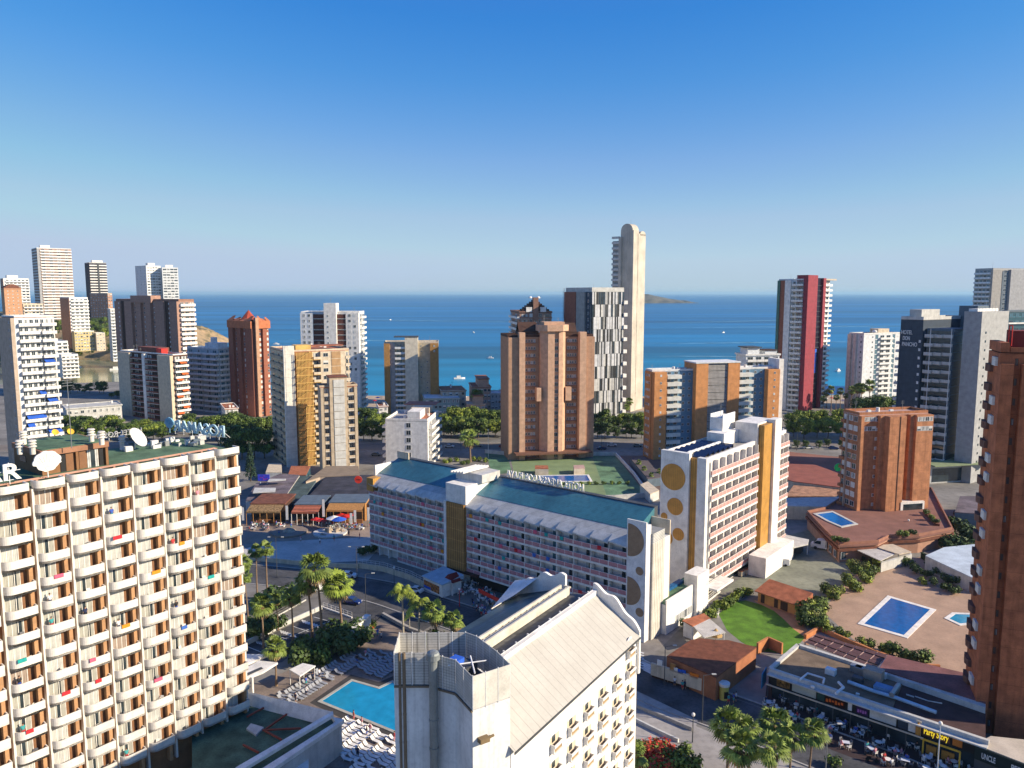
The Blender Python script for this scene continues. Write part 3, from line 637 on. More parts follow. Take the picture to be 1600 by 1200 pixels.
# small buildings near the beach
for (nm, lab, p0, py, Y, pl, pr, th, m_, rm, nw) in (
    ('beach_house', 'low teal glazed house with flat white roof before the beach', 664, 624, 405, 655, 718, 4, mat('teal_wall', (.25, .36, .36)), whitec, 8),
    ('beach_house', 'cream house with red roof patches right of the ochre ended tower', 690, 612, 415, 684, 728, 6, cream, terra, 4),
    ('beach_house', 'peach stepped house with roof terraces near the beach', 738, 606, 425, 733, 767, 5, mat('peach_render', (.60, .38, .27)), terra, 5),
    ('beach_house', 'long pale grey house left of the tan brick tower by the beach', 767, 616, 425, 764, 795, 5, lgrey, whitec, 5),
    ('beach_house', 'small peach house half hidden by trees below the stepped peach house', 731, 633, 400, 728, 758, 5, mat('peach_render', (.6, .38, .27)), cream, 4),
    ('beach_house', 'small white house left of the narrow white hotel among trees', 592, 636, 400, 588, 606, 5, white, terra, 2),
    ('beach_house', 'low white bar with awnings at the foot of the glazed block', 352, 640, 395, 345, 372, 6, white, terra, 3),
    ('beach_house', 'long low beige building behind the trees by the blue awnings', 92, 648, 395, 86, 185, 8, cream, lgrey, 12),
    ('beach_house', 'long white sheds roofed in pale sheet by the harbour trees', 104, 640, 380, 98, 190, 6, lgrey, mat('pale_sheet', (.5, .5, .47)), 9)):
    b = Bld(nm, lab, p0, py, Y, pl, pr, th+max(0, math.degrees(math.atan((800-p0)/1200))), 0); b.core(m_); b.roof(rm, m_, over=.4, h=.6); b.wins('R', p0, pr, nw, 1.5, 1.5); b.clutter(1, max(2, b.Lr-1), 1, max(2, b.Ll-1), b.zt+.3, 4)
    if 'stepped' in lab: b.rbox('upper_floor', b.Lr*.35, b.Lr*.9, 1, b.Ll-1, b.zt+.25, b.zt+4.5, m_); b.rbox('upper_roof', b.Lr*.3, b.Lr*.95, .5, b.Ll-.5, b.zt+4.5, b.zt+4.9, terra)
    b.done()

# pagoda-topped tower behind the tan tower
b = Bld('apartment_tower', 'tower with dark stepped pagoda roof peeking over the tan brick tower', 812, 489, 400, 798, 862, 8, 0)
b.core(brown); b.roof(dbrown, brownp, over=.3)
b.balcs('R', 813, 826, 1, 1.4, brownp, 1.0, slab=white); b.balcs('R', 848, 862, 1, 1.4, brownp, 1.0, slab=white); b.wins('R', 826, 848, 3, 1.6, 1.8, styles=('shut', 'curtain', 'glass')); b.balcs('L', 798, 812, 2, 1.2, white, 1.1)
W = b.Lr; z = b.zt
m_ = MB(); m_.prism([(0, -.3), (W, -.3), (W, 9), (0, 9)], z+1, lambda x, y: z+1+5.5*max(0, 1-abs(x-W/2)/(W/2)));
for k in range(6):
    x0, x1 = W*(.08+.07*k), W*(.92-.07*k); m_.box(x0, x1, 0+k*.3, 9-k*.3, z+1+k*.95, z+1.95+k*.95)
m_.build('stepped_roof', dbrown, b.root)
b.fbox('lift_tower', 'R', W*.42, W*.58, -3, .6, z-4, z+8, brownp); b.fbox('dormer', 'R', W*.2, W*.38, -3, .5, z+.5, z+3, white); b.fbox('dormer', 'R', W*.64, W*.82, -3, .5, z+.5, z+3, white)
for x in (.35, .6): MB().dome((W*x, 2, z+7.6), 1, 1, 1).build('satellite_dome', white, b.root)
b.done()

# tall pale tower with rounded shoulders
b = Bld('skyscraper', 'tallest pale concrete skyscraper with rounded top beside the mosaic fronted tower', 989, 364, 440, 970, 1009, 50, 0, fh=3.1)
conc = mat('pale_concrete', (.56, .50, .41), stain=.22, scale=.15)
b.core(conc); W, D, z = b.Lr, b.Ll, b.zt
def arch(x0, x1, y0, y1, z0, h, axis, nm='rounded_top'):
    m_ = MB(); P = []
    a, c_ = (y0, y1) if axis == 'y' else (x0, x1); n = 14
    prof = [(a+(c_-a)*(.5-.5*math.cos(math.pi*k/n)), z0+h*math.sin(math.pi*k/n)**.7) for k in range(n+1)]
    for s_ in (0, 1):
        q = (x0, x1)[s_] if axis == 'y' else (y0, y1)[s_]
        pts = [(q, p[0], p[1]) if axis == 'y' else (p[0], q, p[1]) for p in prof]; m_.poly(pts if s_ else pts[::-1])
    for k in range(n):
        p, q = prof[k], prof[k+1]
        if axis == 'y': m_.poly([(x0, p[0], p[1]), (x1, p[0], p[1]), (x1, q[0], q[1]), (x0, q[0], q[1])])
        else: m_.poly([(p[0], y0, p[1]), (p[0], y1, p[1]), (q[0], y1, q[1]), (q[0], y0, q[1])])
    m_.build(nm, conc, b.root)
arch(0, W*.45, 0, D, z, 5.4, 'y'); arch(W*.55, W, 0, D*.9, z-1, 2.6, 'x', 'rounded_shoulder')
b.rbox('buttress', -1.2, W*.25, -1.2, D*.05, 0, z+1.5, conc); b.rbox('buttress', W*.3, W*.38, -1.0, .5, 0, z, conc); b.rbox('buttress', -1.4, 0, D*.85, D+.5, 0, z-2, conc)
b.rbox('balcony_wing', .5, W*.8, D, D+5.5, 0, z-4, grey)
for f in range(4, 34): 
    b.acc.setdefault('balcony', []).append((balc(4.8, 1.4, lgrey, 1.1, white), (-.0+.5, D+5.4, f*3.0+.05), -math.pi/2))
b.aerial(W*.3, D*.5, z+5, 3); b.done()

# mosaic-fronted tower
b = Bld('hotel_tower', 'tower with black and white vertical mosaic front and small white side balconies', 925, 456, 385, 884, 975, 26, 0, fh=3.1)
b.core(lgrey); b.roof(lgrey, lgrey, h=2.2)
b.pier('L', 884, 902, bricks, 1.0, 'brick_flank'); b.pier('L', 904, 917, mat('ash_wall', (.36, .36, .33), lines=(3, .05, .8)), 1.4, 'end_wall'); b.pier('L', 917, 925, navy, .6, 'glass_strip')
W = b.Lr; rnd = random.Random(5); cols = [mat('mosaic_white', (.60, .60, .60)), lgrey, grey, black, glass, dgrey]; S_ = {}
for f in range(b.nf//2+1):
    x = 0.0; z0 = f*b.fh*2; z1 = min(b.zt, z0+b.fh*2-.1)
    while x < W-.2:
        wd = rnd.choice((.35, .5, .7, .9, 1.2)); wd = min(wd, W-x); k = rnd.choices(range(6), (7, 3, 3, 5, 4, 3))[0]
        S_.setdefault((f, ), MB()); S_[(f, )].box(x, x+wd-.02, -.35-.12*rnd.random()*(k < 3), 0, z0, z1, k); x += wd
for k, m_ in S_.items(): m_.build('mosaic_panel', cols, b.root)
for f in range(1, b.nf//2): b.rbox('side_balcony', W-.5, W+1.6, -1.2, .8, f*b.fh*2, f*b.fh*2+1.8, white)
b.wins('L', 918, 924, 1, 1.2, 1.6, n=.6, styles=('glass',)); b.clutter(1, W-1, 1, b.Ll-1, b.zt+.3, 7)
mm = MB()
for k in range(5): mm.tube((-.8, b.Ll+.4+k*.01, 0 if k == 0 else b.zt*k/5), (-.8, b.Ll+1.4, b.zt*(k+1)/5), .08, n=4)
mm.tube((-.6, b.Ll+.3, 0), (-.6, b.Ll+.3, b.zt+2), .1, n=4); mm.tube((-.6, b.Ll+1.6, 0), (-.6, b.Ll+1.6, b.zt+2), .1, n=4); mm.build('outer_ladder', metal, b.root); b.done()

# red, white and dark tower
b = Bld('apartment_tower', 'tall white balcony tower with crimson core and flat canopy roof', 1256, 438, 440, 1217, 1297, 45, 0, fh=3.0)
b.core(whitec); b.roof(lgrey, whitec)
b.pier('L', 1217, 1221, mat('green_glass', (.05, .16, .13), rough=.3), 1.6, 'glazed_corner'); b.pier('L', 1221, 1228, bricks, 1.0, 'brown_strip'); b.pier('L', 1229, 1238, white, 1.8, 'white_pier'); b.balcs('L', 1239, 1256, 3, 1.6, white, 1.0)
W = b.Lr
b.fbox('red_core', 'R', 0, W*.36, -4, 2.6, 0, b.zt+3, red); b.fbox('dark_recess', 'R', W*.36, W*.58, -3, 1.2, 0, b.zt+1.5, mat('night_glass', (.02, .015, .03), rough=.3)); b.fbox('red_pier', 'R', W*.58, W*.68, -3, 2.6, 0, b.zt+1.5, red)
b.fbox('sign_light', 'R', W*.44, W*.50, 1.2, 1.5, b.zt*.28, b.zt*.47, bluep)
b.balcs('R', 0, 0, 2, 1.8, white, 1.0, u=(W*.69, W)); b.rbox('canopy_roof', W*.6, W+3.5, -2.5, b.Ll*.8, b.zt+.3, b.zt+1.2, mat('tan_slab', (.45, .38, .30))); b.clutter(1, W*.6, 6, b.Ll-1, b.zt+.3, 6)
for f in range(0, b.nf, 1): b.fbox('recess_slab', 'R', W*.37, W*.57, 1.2, 1.7, f*b.fh, f*b.fh+.25, dgrey)
b.done()

b = Bld('apartment_block', 'white block against the sea with blue window strips, left of the dark hotel', 1350, 523, 445, 1327, 1407, 24, 0)
b.core(whitec); b.roof(lgrey, white); W = b.Lr
for a, c_ in ((0, .25), (.42, .6)): b.fbox('fin', 'L', b.Ll*a, b.Ll*c_, 0, 1.3, 0, b.zt, mat('pink_white', (.66, .58, .52)))
b.wins('L', 0, 0, 3, 1.0, 1.4, u=(0, b.Ll)); b.wins('R', 0, 0, 1, 1.0, 1.0, u=(W*.18, W*.3), styles=('glass',)); b.wins('R', 0, 0, 1, 2.4, 2.6, z=.2, u=(W*.3, W*.4), styles=('blue',)); b.wins('R', 0, 0, 1, 2.4, 2.6, z=.2, u=(W*.78, W*.86), styles=('blue',))
b.balcs('R', 0, 0, 2, 1.3, white, 1.0, u=(W*.42, W*.76)); b.wins('R', 0, 0, 1, .9, 1.1, u=(W*.88, W*.98), styles=('shut', 'glass'))
MB().dome((W*.4, 3, b.zt+1), 1.5, 1.5, 1.5).build('satellite_dome', white, b.root); b.rbox('plant_room', W*.5, W*.8, 3, 9, b.zt+.2, b.zt+3, cream); aerials_on(b, 3); b.done()
b = Bld('apartment_block', 'white terraced block with dark eaves behind the brick and blue slab', 1166, 556, 400, 1150, 1218, 12, 0)
b.core(whitec); b.roof(whitec, white, over=.5); b.balcs('R', 1166, 1218, 4, 1.8, white, 1.0, styles=('glass',)); W = b.Lr
b.rbox('upper_floor', W*.1, W*.45, 2, 10, b.zt+.3, b.zt+4.0, whitec); b.rbox('upper_roof', W*.05, W*.5, 1, 11, b.zt+4.0, b.zt+4.5, dgrey); b.rbox('upper_floor', W*.62, W*.98, 2, 10, b.zt+.3, b.zt+2.4, whitec); b.rbox('upper_roof', W*.58, W, 1.5, 10, b.zt+2.4, b.zt+2.8, dbrown); b.done()
b = Bld('apartment_tower', 'grey tower with glazed white balconies behind the dark hotel at the right edge', 1552, 421, 500, 1524, 1690, 18, 0)
b.core(mat('stone_grey', (.36, .34, .31), lines=(3.0, .08, .8))); b.roof(lgrey, grey); b.balcs('L', 1525, 1549, 4, 1.5, whitec, 1.0, styles=('glass', 'blue'))
b.fbox('window_strip', 'R', b.u('R', 1567), b.u('R', 1576), 0, .2, 2, b.zt-1, slate); b.wins('R', 1567, 1576, 1, 2.6, 1.6, n=.2, styles=('glass',)); b.pier('R', 1577, 1690, grey, 1.5, 'end_wall'); b.aerial(4, 4, b.zt, 5); b.done()
# ---------------------------------------------------------------- middle distance
# cream tower with golden stair screen
b = Bld('apartment_tower', 'cream tower with golden trellis stair screen and white corner pier', 446, 551, 297, 422, 545, 30, 0, fh=2.95)
b.core(creamfl); b.roof(terra, cream)
W, D = b.Lr, b.Ll; u = lambda px: b.u('R', px)
yel = mat('golden_paint', (.66, .42, .13)); tilew = mat('white_tiled_pier', (.72, .69, .60), lines=(2.95, .12, .7), vlines=(1.6, .08, .8))
b.fbox('corner_pier', 'R', -.3, u(459), -.5, .7, 0, b.zt+2.6, tilew)
b.fbox('corner_pier', 'L', D-.6, D+.6, -1.0, .9, 0, b.zt+2.6, tilew)
b.fbox('stair_wall', 'R', u(460), u(487), 0, .15, 0, b.zt, mat('sienna_stair', (.30, .15, .05)))
for f in range(b.nf):
    z = f*b.fh; m_ = MB(); a, c_ = u(460), u(486); n = 12
    for k in range(n): x = a+(c_-a)*(k+.5)/n; m_.box(x-.09, x+.09, -2.15, -2.0, z+.15, z+b.fh-.05)
    m_.box(a, c_, -2.2, -1.9, z-.12, z+.12)
    for k in range(8):                                        # sloping stair flight behind the bars
        t0 = k/8; x0 = a+(c_-a)*(.1+.8*t0); m_.box(x0, x0+(c_-a)*.1, -1.8, -.4, z+b.fh*t0, z+b.fh*t0+.5)
    m_.build('trellis_screen', yel, b.root)
b.balcs('R', 488, 499, 1, 1.6, cream, .95, slab=yel); b.balcs('L', 424, 442, 2, .8, mat('taupe_wall', (.46, .37, .25)), 1.2, slab=cream, styles=('glass',))
b.fbox('end_pier', 'R', u(499), u(538), 0, 1.4, 0, b.zt, cream)
for f in range(b.nf): b.fbox('brown_panel', 'R', u(516), u(530), 1.4, 1.55, f*b.fh+.2, (f+1)*b.fh-.1, mat('sienna_panel', (.42, .26, .13)))
b.wins('R', 500, 514, 1, 2.0, 1.5, n=1.4); b.balcs('R', 538, 545, 1, 1.6, cream, .95)
b.rbox('stair_head', u(463), u(487), 1, 7, b.zt+.2, b.zt+2.6, yel); b.rbox('roof_frame', u(490), u(540), 3, 10, b.zt+1.8, b.zt+2.1, terra); b.clutter(u(490), W-1, 2, D-1, b.zt+.3, 6); b.done()
# slim beige tower with pale panel stripe
b = Bld('apartment_tower', 'slim beige tower with pale panelled stripe, in front of the golden screen tower', 500, 606, 283, 496, 557, 22, 0, fh=2.95)
bw = mat('biscuit_wall', (.50, .40, .28), lines=(2.95, .07, .8), stain=.15)
b.core(bw); b.roof(terra, bw, over=.3); W = b.Lr; u = lambda px: b.u('R', px)
b.fbox('central_bay', 'R', u(514), u(541), -5, 1.5, 0, b.zt+3.8, bw); b.fbox('bay_roof', 'R', u(513), u(542), -5.2, 1.8, b.zt+3.8, b.zt+4.2, terrad)
for f in range(b.nf+1): b.fbox('pale_panel', 'R', u(520), u(537), 1.5, 1.7, f*b.fh+.15, (f+1)*b.fh-.05, lgrey)
b.balcs('R', 505, 514, 1, 1.1, bw, .9, slab=white); b.balcs('R', 542, 552, 1, 1.1, bw, .9, slab=white)
b.fbox('end_pier', 'R', u(552.5), W, 0, 1.2, 0, b.zt, bw); b.fbox('end_pier', 'R', 0, u(504.5), 0, 1.2, 0, b.zt, bw); b.done()
# narrow white hotel
b = Bld('hotel', 'narrow white hotel with one column of paired windows on its end wall', 668, 660, 298, 602, 685, 85, 0, fh=3.0, ztop=17.8)
b.core(white); b.roof(mat('roof_grey', (.42, .40, .37)), white, h=1.1); u = lambda px: b.u('L', px)
b.wins('L', 634, 642, 1, 2.4, 1.9, z=.5, mull=1, styles=('glass',)); W, D = b.Lr, b.Ll
b.fbox('terracotta_roof', 'L', D*.72, D-.4, -W+2, -1, b.zt+.26, b.zt+.6, terra)
b.rbox('roof_hut', 2, 12, D*.2, D*.5, b.zt+.2, b.zt+3.6, white); b.rbox('roof_hut', 16, 24, D*.15, D*.6, b.zt+.2, b.zt+3.0, cream); b.rbox('roof_pergola', 26, 36, D*.1, D*.9, b.zt+2.7, b.zt+2.95, mat('pergola_red', (.35, .14, .10)))
b.balcs('R', 0, 0, 9, 1.5, white, 1.0, u=(1.5, W)); b.clutter(1, W-2, 1, D-1, b.zt+.3, 9)
for f in range(b.nf): b.fbox('side_balcony', 'L', -1.6, 0, -6, -1, f*b.fh, f*b.fh+1.0, white)
b.done()

# tan brick tower in the middle
b = Bld('apartment_tower', 'broad tan brick tower with hexagonal central bay, in the middle of the photo', 793, 527, 311, -16, 927, 11, 0, fh=3.0)
W, D = b.Lr, b.Ll; u = lambda px: b.u('R', px); z = b.zt
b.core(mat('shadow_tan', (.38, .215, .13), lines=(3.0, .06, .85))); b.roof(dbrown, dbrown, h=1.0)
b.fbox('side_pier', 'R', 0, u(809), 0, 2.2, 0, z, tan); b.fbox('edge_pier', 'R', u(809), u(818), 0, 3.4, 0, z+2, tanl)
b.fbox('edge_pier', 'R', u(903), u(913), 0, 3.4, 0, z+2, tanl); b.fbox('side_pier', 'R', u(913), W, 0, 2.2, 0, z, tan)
m_ = MB(); a, c_ = u(843), u(882); q = [(a, 0), (a, -1.5), (a+2.5, -4.6), (a+(c_-a)*.50, -4.6), (a+(c_-a)*.50, -3.9), (a+(c_-a)*.66, -3.9), (a+(c_-a)*.66, -5.0), (c_-1.8, -4.6), (c_, -1.5), (c_, 0)]
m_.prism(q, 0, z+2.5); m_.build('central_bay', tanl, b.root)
m_ = MB(); q = [(a-1.2, 2), (a-1.2, -2), (a+2, -5.6), (c_-2, -5.6), (c_+1.2, -2), (c_+1.2, 2)]; m_.prism(q, z+2.5, z+5.0); m_.box(a+1, c_-1, -4, 3, z+5, z+6.2); m_.build('bay_crown', tanl, b.root)
b.wins('R', 0, 0, 1, 1.6, 1.5, n=3.9, styles=('glass',), u=(a+(c_-a)*.5, a+(c_-a)*.66), z=.8); b.wins('R', 818, 842, 4, .8, 1.3, z=.7, styles=('glass', 'glass', 'curtain'), u=(u(820.5), u(837))); b.wins('R', 883, 903, 4, .8, 1.3, z=.7, styles=('glass', 'glass', 'curtain'), u=(u(886), u(901)))
for f in range(b.nf):
    for p0, p1 in ((820, 838), (885.5, 901.5)): b.fbox('drying_shelf', 'R', u(p0), u(p1), 0, .6, f*b.fh+.35, f*b.fh+.6, brownp)
b.fbox('high_box', 'R', u(836), u(843), 0, 3.6, z-26, z-20.5, tanl); b.fbox('high_box', 'R', u(881), u(890), 0, 3.6, z-26, z-20.5, tanl)
for p0, p1, h in ((812, 842, 4.5), (884, 903, 4.0)):
    m_ = MB(); x0, x1 = u(p0), u(p1); m_.box(x0, x1, 1, 8, z+1, z+h*.5); m_.poly([(x0, .8, z+1), (x1, .8, z+1), (x1, 5, z+h+1.5), (x0, 5, z+h+1.5)]); m_.poly([(x0, 9, z+1), (x1, 9, z+1), (x1, 5, z+h+1.5), (x0, 5, z+h+1.5)]); m_.build('slanting_roof', dbrown, b.root)
b.aerial(u(850), 0, z+6, 3); b.aerial(u(872), 0, z+6, 2); b.rbox('entrance_canopy', 2, W-2, -7.5, -2, 2.8, 3.4, mat('canopy_brown', (.18, .09, .06))); b.done()

# brick and white slab, recess shade painted in blue
b = Bld('apartment_block', 'wide slab of brick piers, white recesses with painted blue shade and central lattice panel', 1019, 581, 312, 1009, 1213, 14, 0, fh=2.95)
W, D = b.Lr, b.Ll; u = lambda px: b.u('R', px); z = b.zt
bk = mat('caramel_brick', (.60, .27, .10), lines=(2.95, .06, .85), stain=.1)
b.core(shadew); b.roof(lgrey, whitec)
b.fbox('brick_pier', 'R', 0, u(1038), 0, 2.6, 0, z, bk); b.fbox('brick_flank', 'L', 0, D, 0, .4, 0, z, bk); b.fbox('brick_pier', 'R', u(1083), u(1101.5), -4, 2.9, 0, z+3.2, bk); b.fbox('brick_pier', 'R', u(1132.5), u(1150.5), -4, 2.9, 0, z+3.2, bk); b.fbox('brick_pier', 'R', u(1195), u(1213), 0, 2.9, 0, z, bk)
b.fbox('core_top', 'R', u(1083), u(1150.5), -8, -4, z, z+3.2, bk); b.fbox('core_roof', 'R', u(1082), u(1151.5), -8.2, 3.1, z+3.2, z+3.7, whitec)
for f in range(b.nf+1):
    z0 = f*b.fh+.1; b.fbox('lattice_panel', 'R', u(1101.5)+.01, u(1132.5)-.01, 1.2, 2.3, z0, min(z0+b.fh-.25, z+3.2), lattice)
b.fbox('lattice_frame', 'R', u(1101.5), u(1132.5), 0, 1.0, 0, z+3.2, whitec)
for p0, p1 in ((1040, 1062), (1152, 1174)):
    for f in range(b.nf): b.fbox('balcony', 'R', u(p0), u(p1), 0, 2.2, f*b.fh+.1, f*b.fh+1.65, mat('ivory_parapet', (.66, .66, .60)))
b.wins('R', 1040, 1062, 2, 1.6, 1.1, z=1.75, styles=('glass',)); b.wins('R', 1064, 1082, 2, 1.1, 1.1, z=1.2, styles=('glass',)); b.wins('R', 1152, 1174, 2, 1.6, 1.1, z=1.75, styles=('glass',)); b.wins('R', 1176, 1194, 2, 1.1, 1.1, z=1.2, styles=('glass',))
b.wins('L', 0, 0, 3, .8, 1.0, n=.4, u=(1, D-1), styles=('shut', 'glass')); b.wins('R', 0, 0, 1, .8, .9, n=2.6, u=(u(1027), u(1031)), z=1.1, styles=('glass', 'shut')); b.wins('R', 0, 0, 1, .8, .9, n=2.9, u=(u(1203), u(1207)), z=1.1, styles=('glass', 'glass', 'shut'))
b.fbox('white_end_wall', 'R', W, W+2.2, -D, 2.0, 0, z+4.2, white); b.aerial(W+1, 2, z+4, 4); b.clutter(u(1155), W, 3, D-1, z+.3, 6); b.clutter(1, u(1080), 3, D-1, z+.3, 4); b.done()

# dark blue hotel with its name on the wall
b = Bld('hotel', 'dark blue clad hotel with its name high on the wall and zigzag balconies', 1443, 501, 282, 1408, 1512, 32, 0, fh=3.1)
W, D = b.Lr, b.Ll; z = b.zt
b.core(navy); b.roof(dgrey, lgrey, h=1.4)
b.fbox('side_windows', 'L', -.15, 0, -.3, .05, 2, z-4, slate)
for f in range(1, b.nf-2): b.fbox('edge_light', 'L', D-1.2, D-.5, 0, .2, f*b.fh+1, f*b.fh+2, wmetal)
for f in range(1, b.nf-2): b.fbox('edge_balcony', 'L', -1.2, 0, -2, .6, f*b.fh+.1, f*b.fh+1.1, lgrey)
for k, t in enumerate(('HOTEL', 'DON', 'PANCHO')):
    me = text_mesh(t, 2.1, .08, wmetal, .02); ww = max(v.co.x for v in me.vertices); a0, a1 = ((.05, .56), (.14, .46), (.12, .80))[k]; me.transform(Matrix.Diagonal((D*(a1-a0)/ww, 1, 1, 1))); a = b.pt('L', D*a0, .25); put('lettering', me, b.root, (a[0], a[1], z-5.2-2.2*k), -math.pi/2)
b.rbox('plant_room', 2, 14, 2, D-2, z+1.2, z+4.0, lgrey)
b.done()
def rbld(nm, lab, p0, py, Y, pl, pr, th, m, rm, **k):
    q = Bld(nm, lab, p0, py, Y, pl, pr, th, 0, **k); q.core(m); q.roof(rm, m); return q
# the hotel's balcony wing, blue tower and concrete lift shaft belong to the same building: built as its parts
def part_block(bb, nm, p0, py, Y, pl, pr, th, m, z0=0, extra=0.0):
    q = V(p0, py, Y); c, n = math.cos(R(th)), math.sin(R(th))
    lr = along(q.x, q.y, q.z, c, n, pr); ll = -pl if pl < 0 else along(q.x, q.y, q.z, -n, c, pl)
    o = MB().box(0, lr, 0, ll, z0, q.z+extra).build(nm, m)
    o.parent = bb.root; o.matrix_parent_inverse = Matrix(); dx, dy = q.x-bb.X, q.y-bb.Y
    o.location = (bb.c*dx+bb.n*dy, -bb.n*dx+bb.c*dy, -bb.zb); o.rotation_euler = (0, 0, R(th)-bb.th); return o, lr, ll, q.z
o, lr, ll, zz = part_block(b, 'balcony_wing', 1490, 514, 276, 1449, 1512, 40, slate)
wing = o; nf = int(zz/3.1)
for f in range(nf):
    z0 = f*zz/nf
    for k, (ya, yb, dx) in enumerate(((0, ll*.33, 1.2), (ll*.33, ll*.62, 2.3), (ll*.62, ll*.95, 3.2))):
        m_ = MB().box(-dx, .2, ya+.05, yb-.05, z0-.15, z0+.05, 1); m_.prism([(-dx-.4, ya+.05), (-dx-.1, yb-.05), (-dx+.1, yb-.05), (-dx-.2, ya+.05)], z0+.05, z0+1.15, 0); m_.box(-dx, .1, ya+.05, ya+.2, z0+.05, z0+1.15)
        m_.build('zigzag_balcony', [lgrey, grey], wing)
    MB().box(-.06, 0, .3, ll-.3, z0+.3, z0+2.4).build('window_band', glass, wing)
MB().box(.4, lr-.4, -.06, 0, 0, zz-1).build('glass_wall', mat('dark_blue_glass', (.02, .05, .09), rough=.2, spec=.8, lines=(3.1, .25, 1.9)), wing)
MB().tube((-3.6, ll*.7, 0), (-3.6, ll*.7, zz), .12, n=4).tube((-1.5, 0, 0), (-1.5, 0, zz), .12, n=4).build('steel_mullion', wmetal, wing)
o, lr, ll, zz = part_block(b, 'link_tower', 1528, 478, 290, 1499, 1545, 30, slate)
o, lr, ll, zz = part_block(b, 'lift_shaft', 1535, 487, 270, 1507, 1577, 34, mat('pale_cladding', (.37, .37, .36), lines=(3.1, .05, .85), vlines=(1.6, .05, .9)))
shaft = o
for f in range(1, int(zz/3.1)-1): MB().box(lr*.16, lr*.16+.8, -.08, 0, f*3.1+1, f*3.1+1.8).build('porthole_window', glass, shaft)
for k in range(7): x = lr*(.1+.12*k); MB().tube((x, 2, zz), (x, 2, zz+1.5+k % 3), .06, n=4).build('aerial', metal, shaft)
MB().box(1, lr*.8, 2, ll-1, zz, zz+1.0).build('roof_kerb', white, shaft)
o, lr, ll, zz = part_block(b, 'low_wing', 1452, 752, 270, 1440, 1535, 12, lgrey, extra=6); 
MB().box(-1, lr+2, -3.5, ll+6, zz+6, zz+6.4).build('green_flat_roof', mat('pale_green_roof', (.25, .30, .16)), o); MB().box(1, lr-1, -.1, 0, .5, zz+4.5).build('dark_shopfront', glass, o)
b2 = Bld('office_tower', 'dark teal glass building behind the pale shaft at the right edge', 1574, 488, 330, 1566, 1700, 20, 0, fh=3.2)
b2.core(mat('teal_glass_wall', (.03, .09, .11), rough=.25, lines=(3.2, .5, 2.2), spec=.7)); b2.roof(dgrey, slate); b2.wins('R', 1576, 1650, 8, 2.2, 1.8, styles=('glass', 'blue'), fr=slate); b2.fbox('cornice', 'R', 0, b2.Lr, 0, 1, b2.zt-5, b2.zt-4.4, white); b2.done()

# orange apartment block on a podium
b = Bld('apartment_block', 'orange brick apartment block of stepped piers standing on a red podium', 1343, 650, 220, 1318, 1450, 12, 4.6, fh=2.85)
W, D = b.Lr, b.Ll; u = lambda px: b.u('R', px); z = b.zt
b.core(brick, z1=z); b.roof(mat('pink_roof', (.50, .33, .28)), brick, h=1.0)
pb = mat('orange_pier_brick', (.48, .21, .10), lines=(2.85, .08, .75), stain=.25, var=.18)
for p0, p1, d in ((1343, 1348, 1.0), (1372, 1379, 1.2), (1379, 1395, 3.4), (1395, 1406, 3.0), (1418, 1424, 1.4), (1424, 1450, 2.4)): b.fbox('brick_pier', 'R', u(p0), u(p1), 0, d, 0, z, pb)
b.fbox('joint', 'R', u(1394.6), u(1395.6), 3.4, 3.5, 0, z, dbrown)
b.wins('R', 1368, 1373, 1, .8, .9, z=1.0, styles=('glass', 'glass', 'curtain')); b.wins('R', 1412, 1418, 1, .8, .9, z=1.0, styles=('glass', 'curtain')); b.wins('R', 1350, 1370, 3, 1.7, 1.3, z=1.1, f0=b.nf-2); b.wins('R', 1425, 1449, 4, 1.6, 1.3, z=1.0, n=2.4, f0=b.nf-2)
b.wins('L', 1319, 1342, 3, 1.8, 1.6, z=.9, styles=('shut', 'glass', 'curtain', 'shut'), fr=white, mull=1); b.fbox('sand_band', 'L', D*.3, D*.36, 0, .5, 0, z, beige)
for f in range(b.nf): b.fbox('side_balcony', 'L', 0.2, D*.28, 0, 1.0, f*b.fh+.1, f*b.fh+1.0, brick)
b.fbox('white_foyer', 'R', u(1404), u(1441), 0, 3.2, -1.2, 2.4, white); b.fbox('foyer_glass', 'R', u(1408), u(1438), 3.2, 3.25, -1.0, 1.8, glass); b.clutter(2, W-2, 2, D-2, z+.3, 5); b.done()
pd = thing('podium', 'red tiled podium with terrace under the orange apartment block', 'podium', tuple(G(1390, 850, 0)))
P = [G(*q, 4.5) for q in ((1262, 802), (1290, 796), (1345, 760), (1455, 765), (1487, 828), (1435, 838), (1388, 840), (1372, 848), (1345, 850), (1312, 852), (1290, 832))]
c_ = pd.location; Q = [(p.x-c_.x, p.y-c_.y) for p in P]
MB().prism(Q, 0, 4.1).build('wall', mat('salmon_render', (.45, .25, .17)), pd); cx = sum(q[0] for q in Q)/len(Q); cy = sum(q[1] for q in Q)/len(Q)
MB().prism([(cx+(x-cx)*1.03, cy+(y-cy)*1.03) for x, y in Q], 4.1, 4.6).build('roof_slab', mat('red_terrace', (.25, .12, .09), scale=.3), pd)
MB().prism([(cx+(x-cx)*1.035, cy+(y-cy)*1.035) for x, y in Q[:]], 3.0, 3.6).build('fascia', terrad, pd)
A, B_ = Vector(Q[9]), Vector(Q[6]); d = (B_-A).normalized(); ang = math.atan2(d.y, d.x)
for k in range(9): p = A+d*((B_-A).length*(k+.1)/9); put('window', win(2.0, 1.9, 'glass'), pd, (p.x+math.sin(ang)*.35, p.y-math.cos(ang)*.35, .8), ang)
A, B_ = Vector(Q[10]), Vector(Q[9]); d = (B_-A).normalized(); ang = math.atan2(d.y, d.x)
for k in range(3): p = A+d*((B_-A).length*(k+.2)/3); put('window', win(1.6, 1.8, 'glass'), pd, (p.x+math.sin(ang)*.35, p.y-math.cos(ang)*.35, .8), ang)
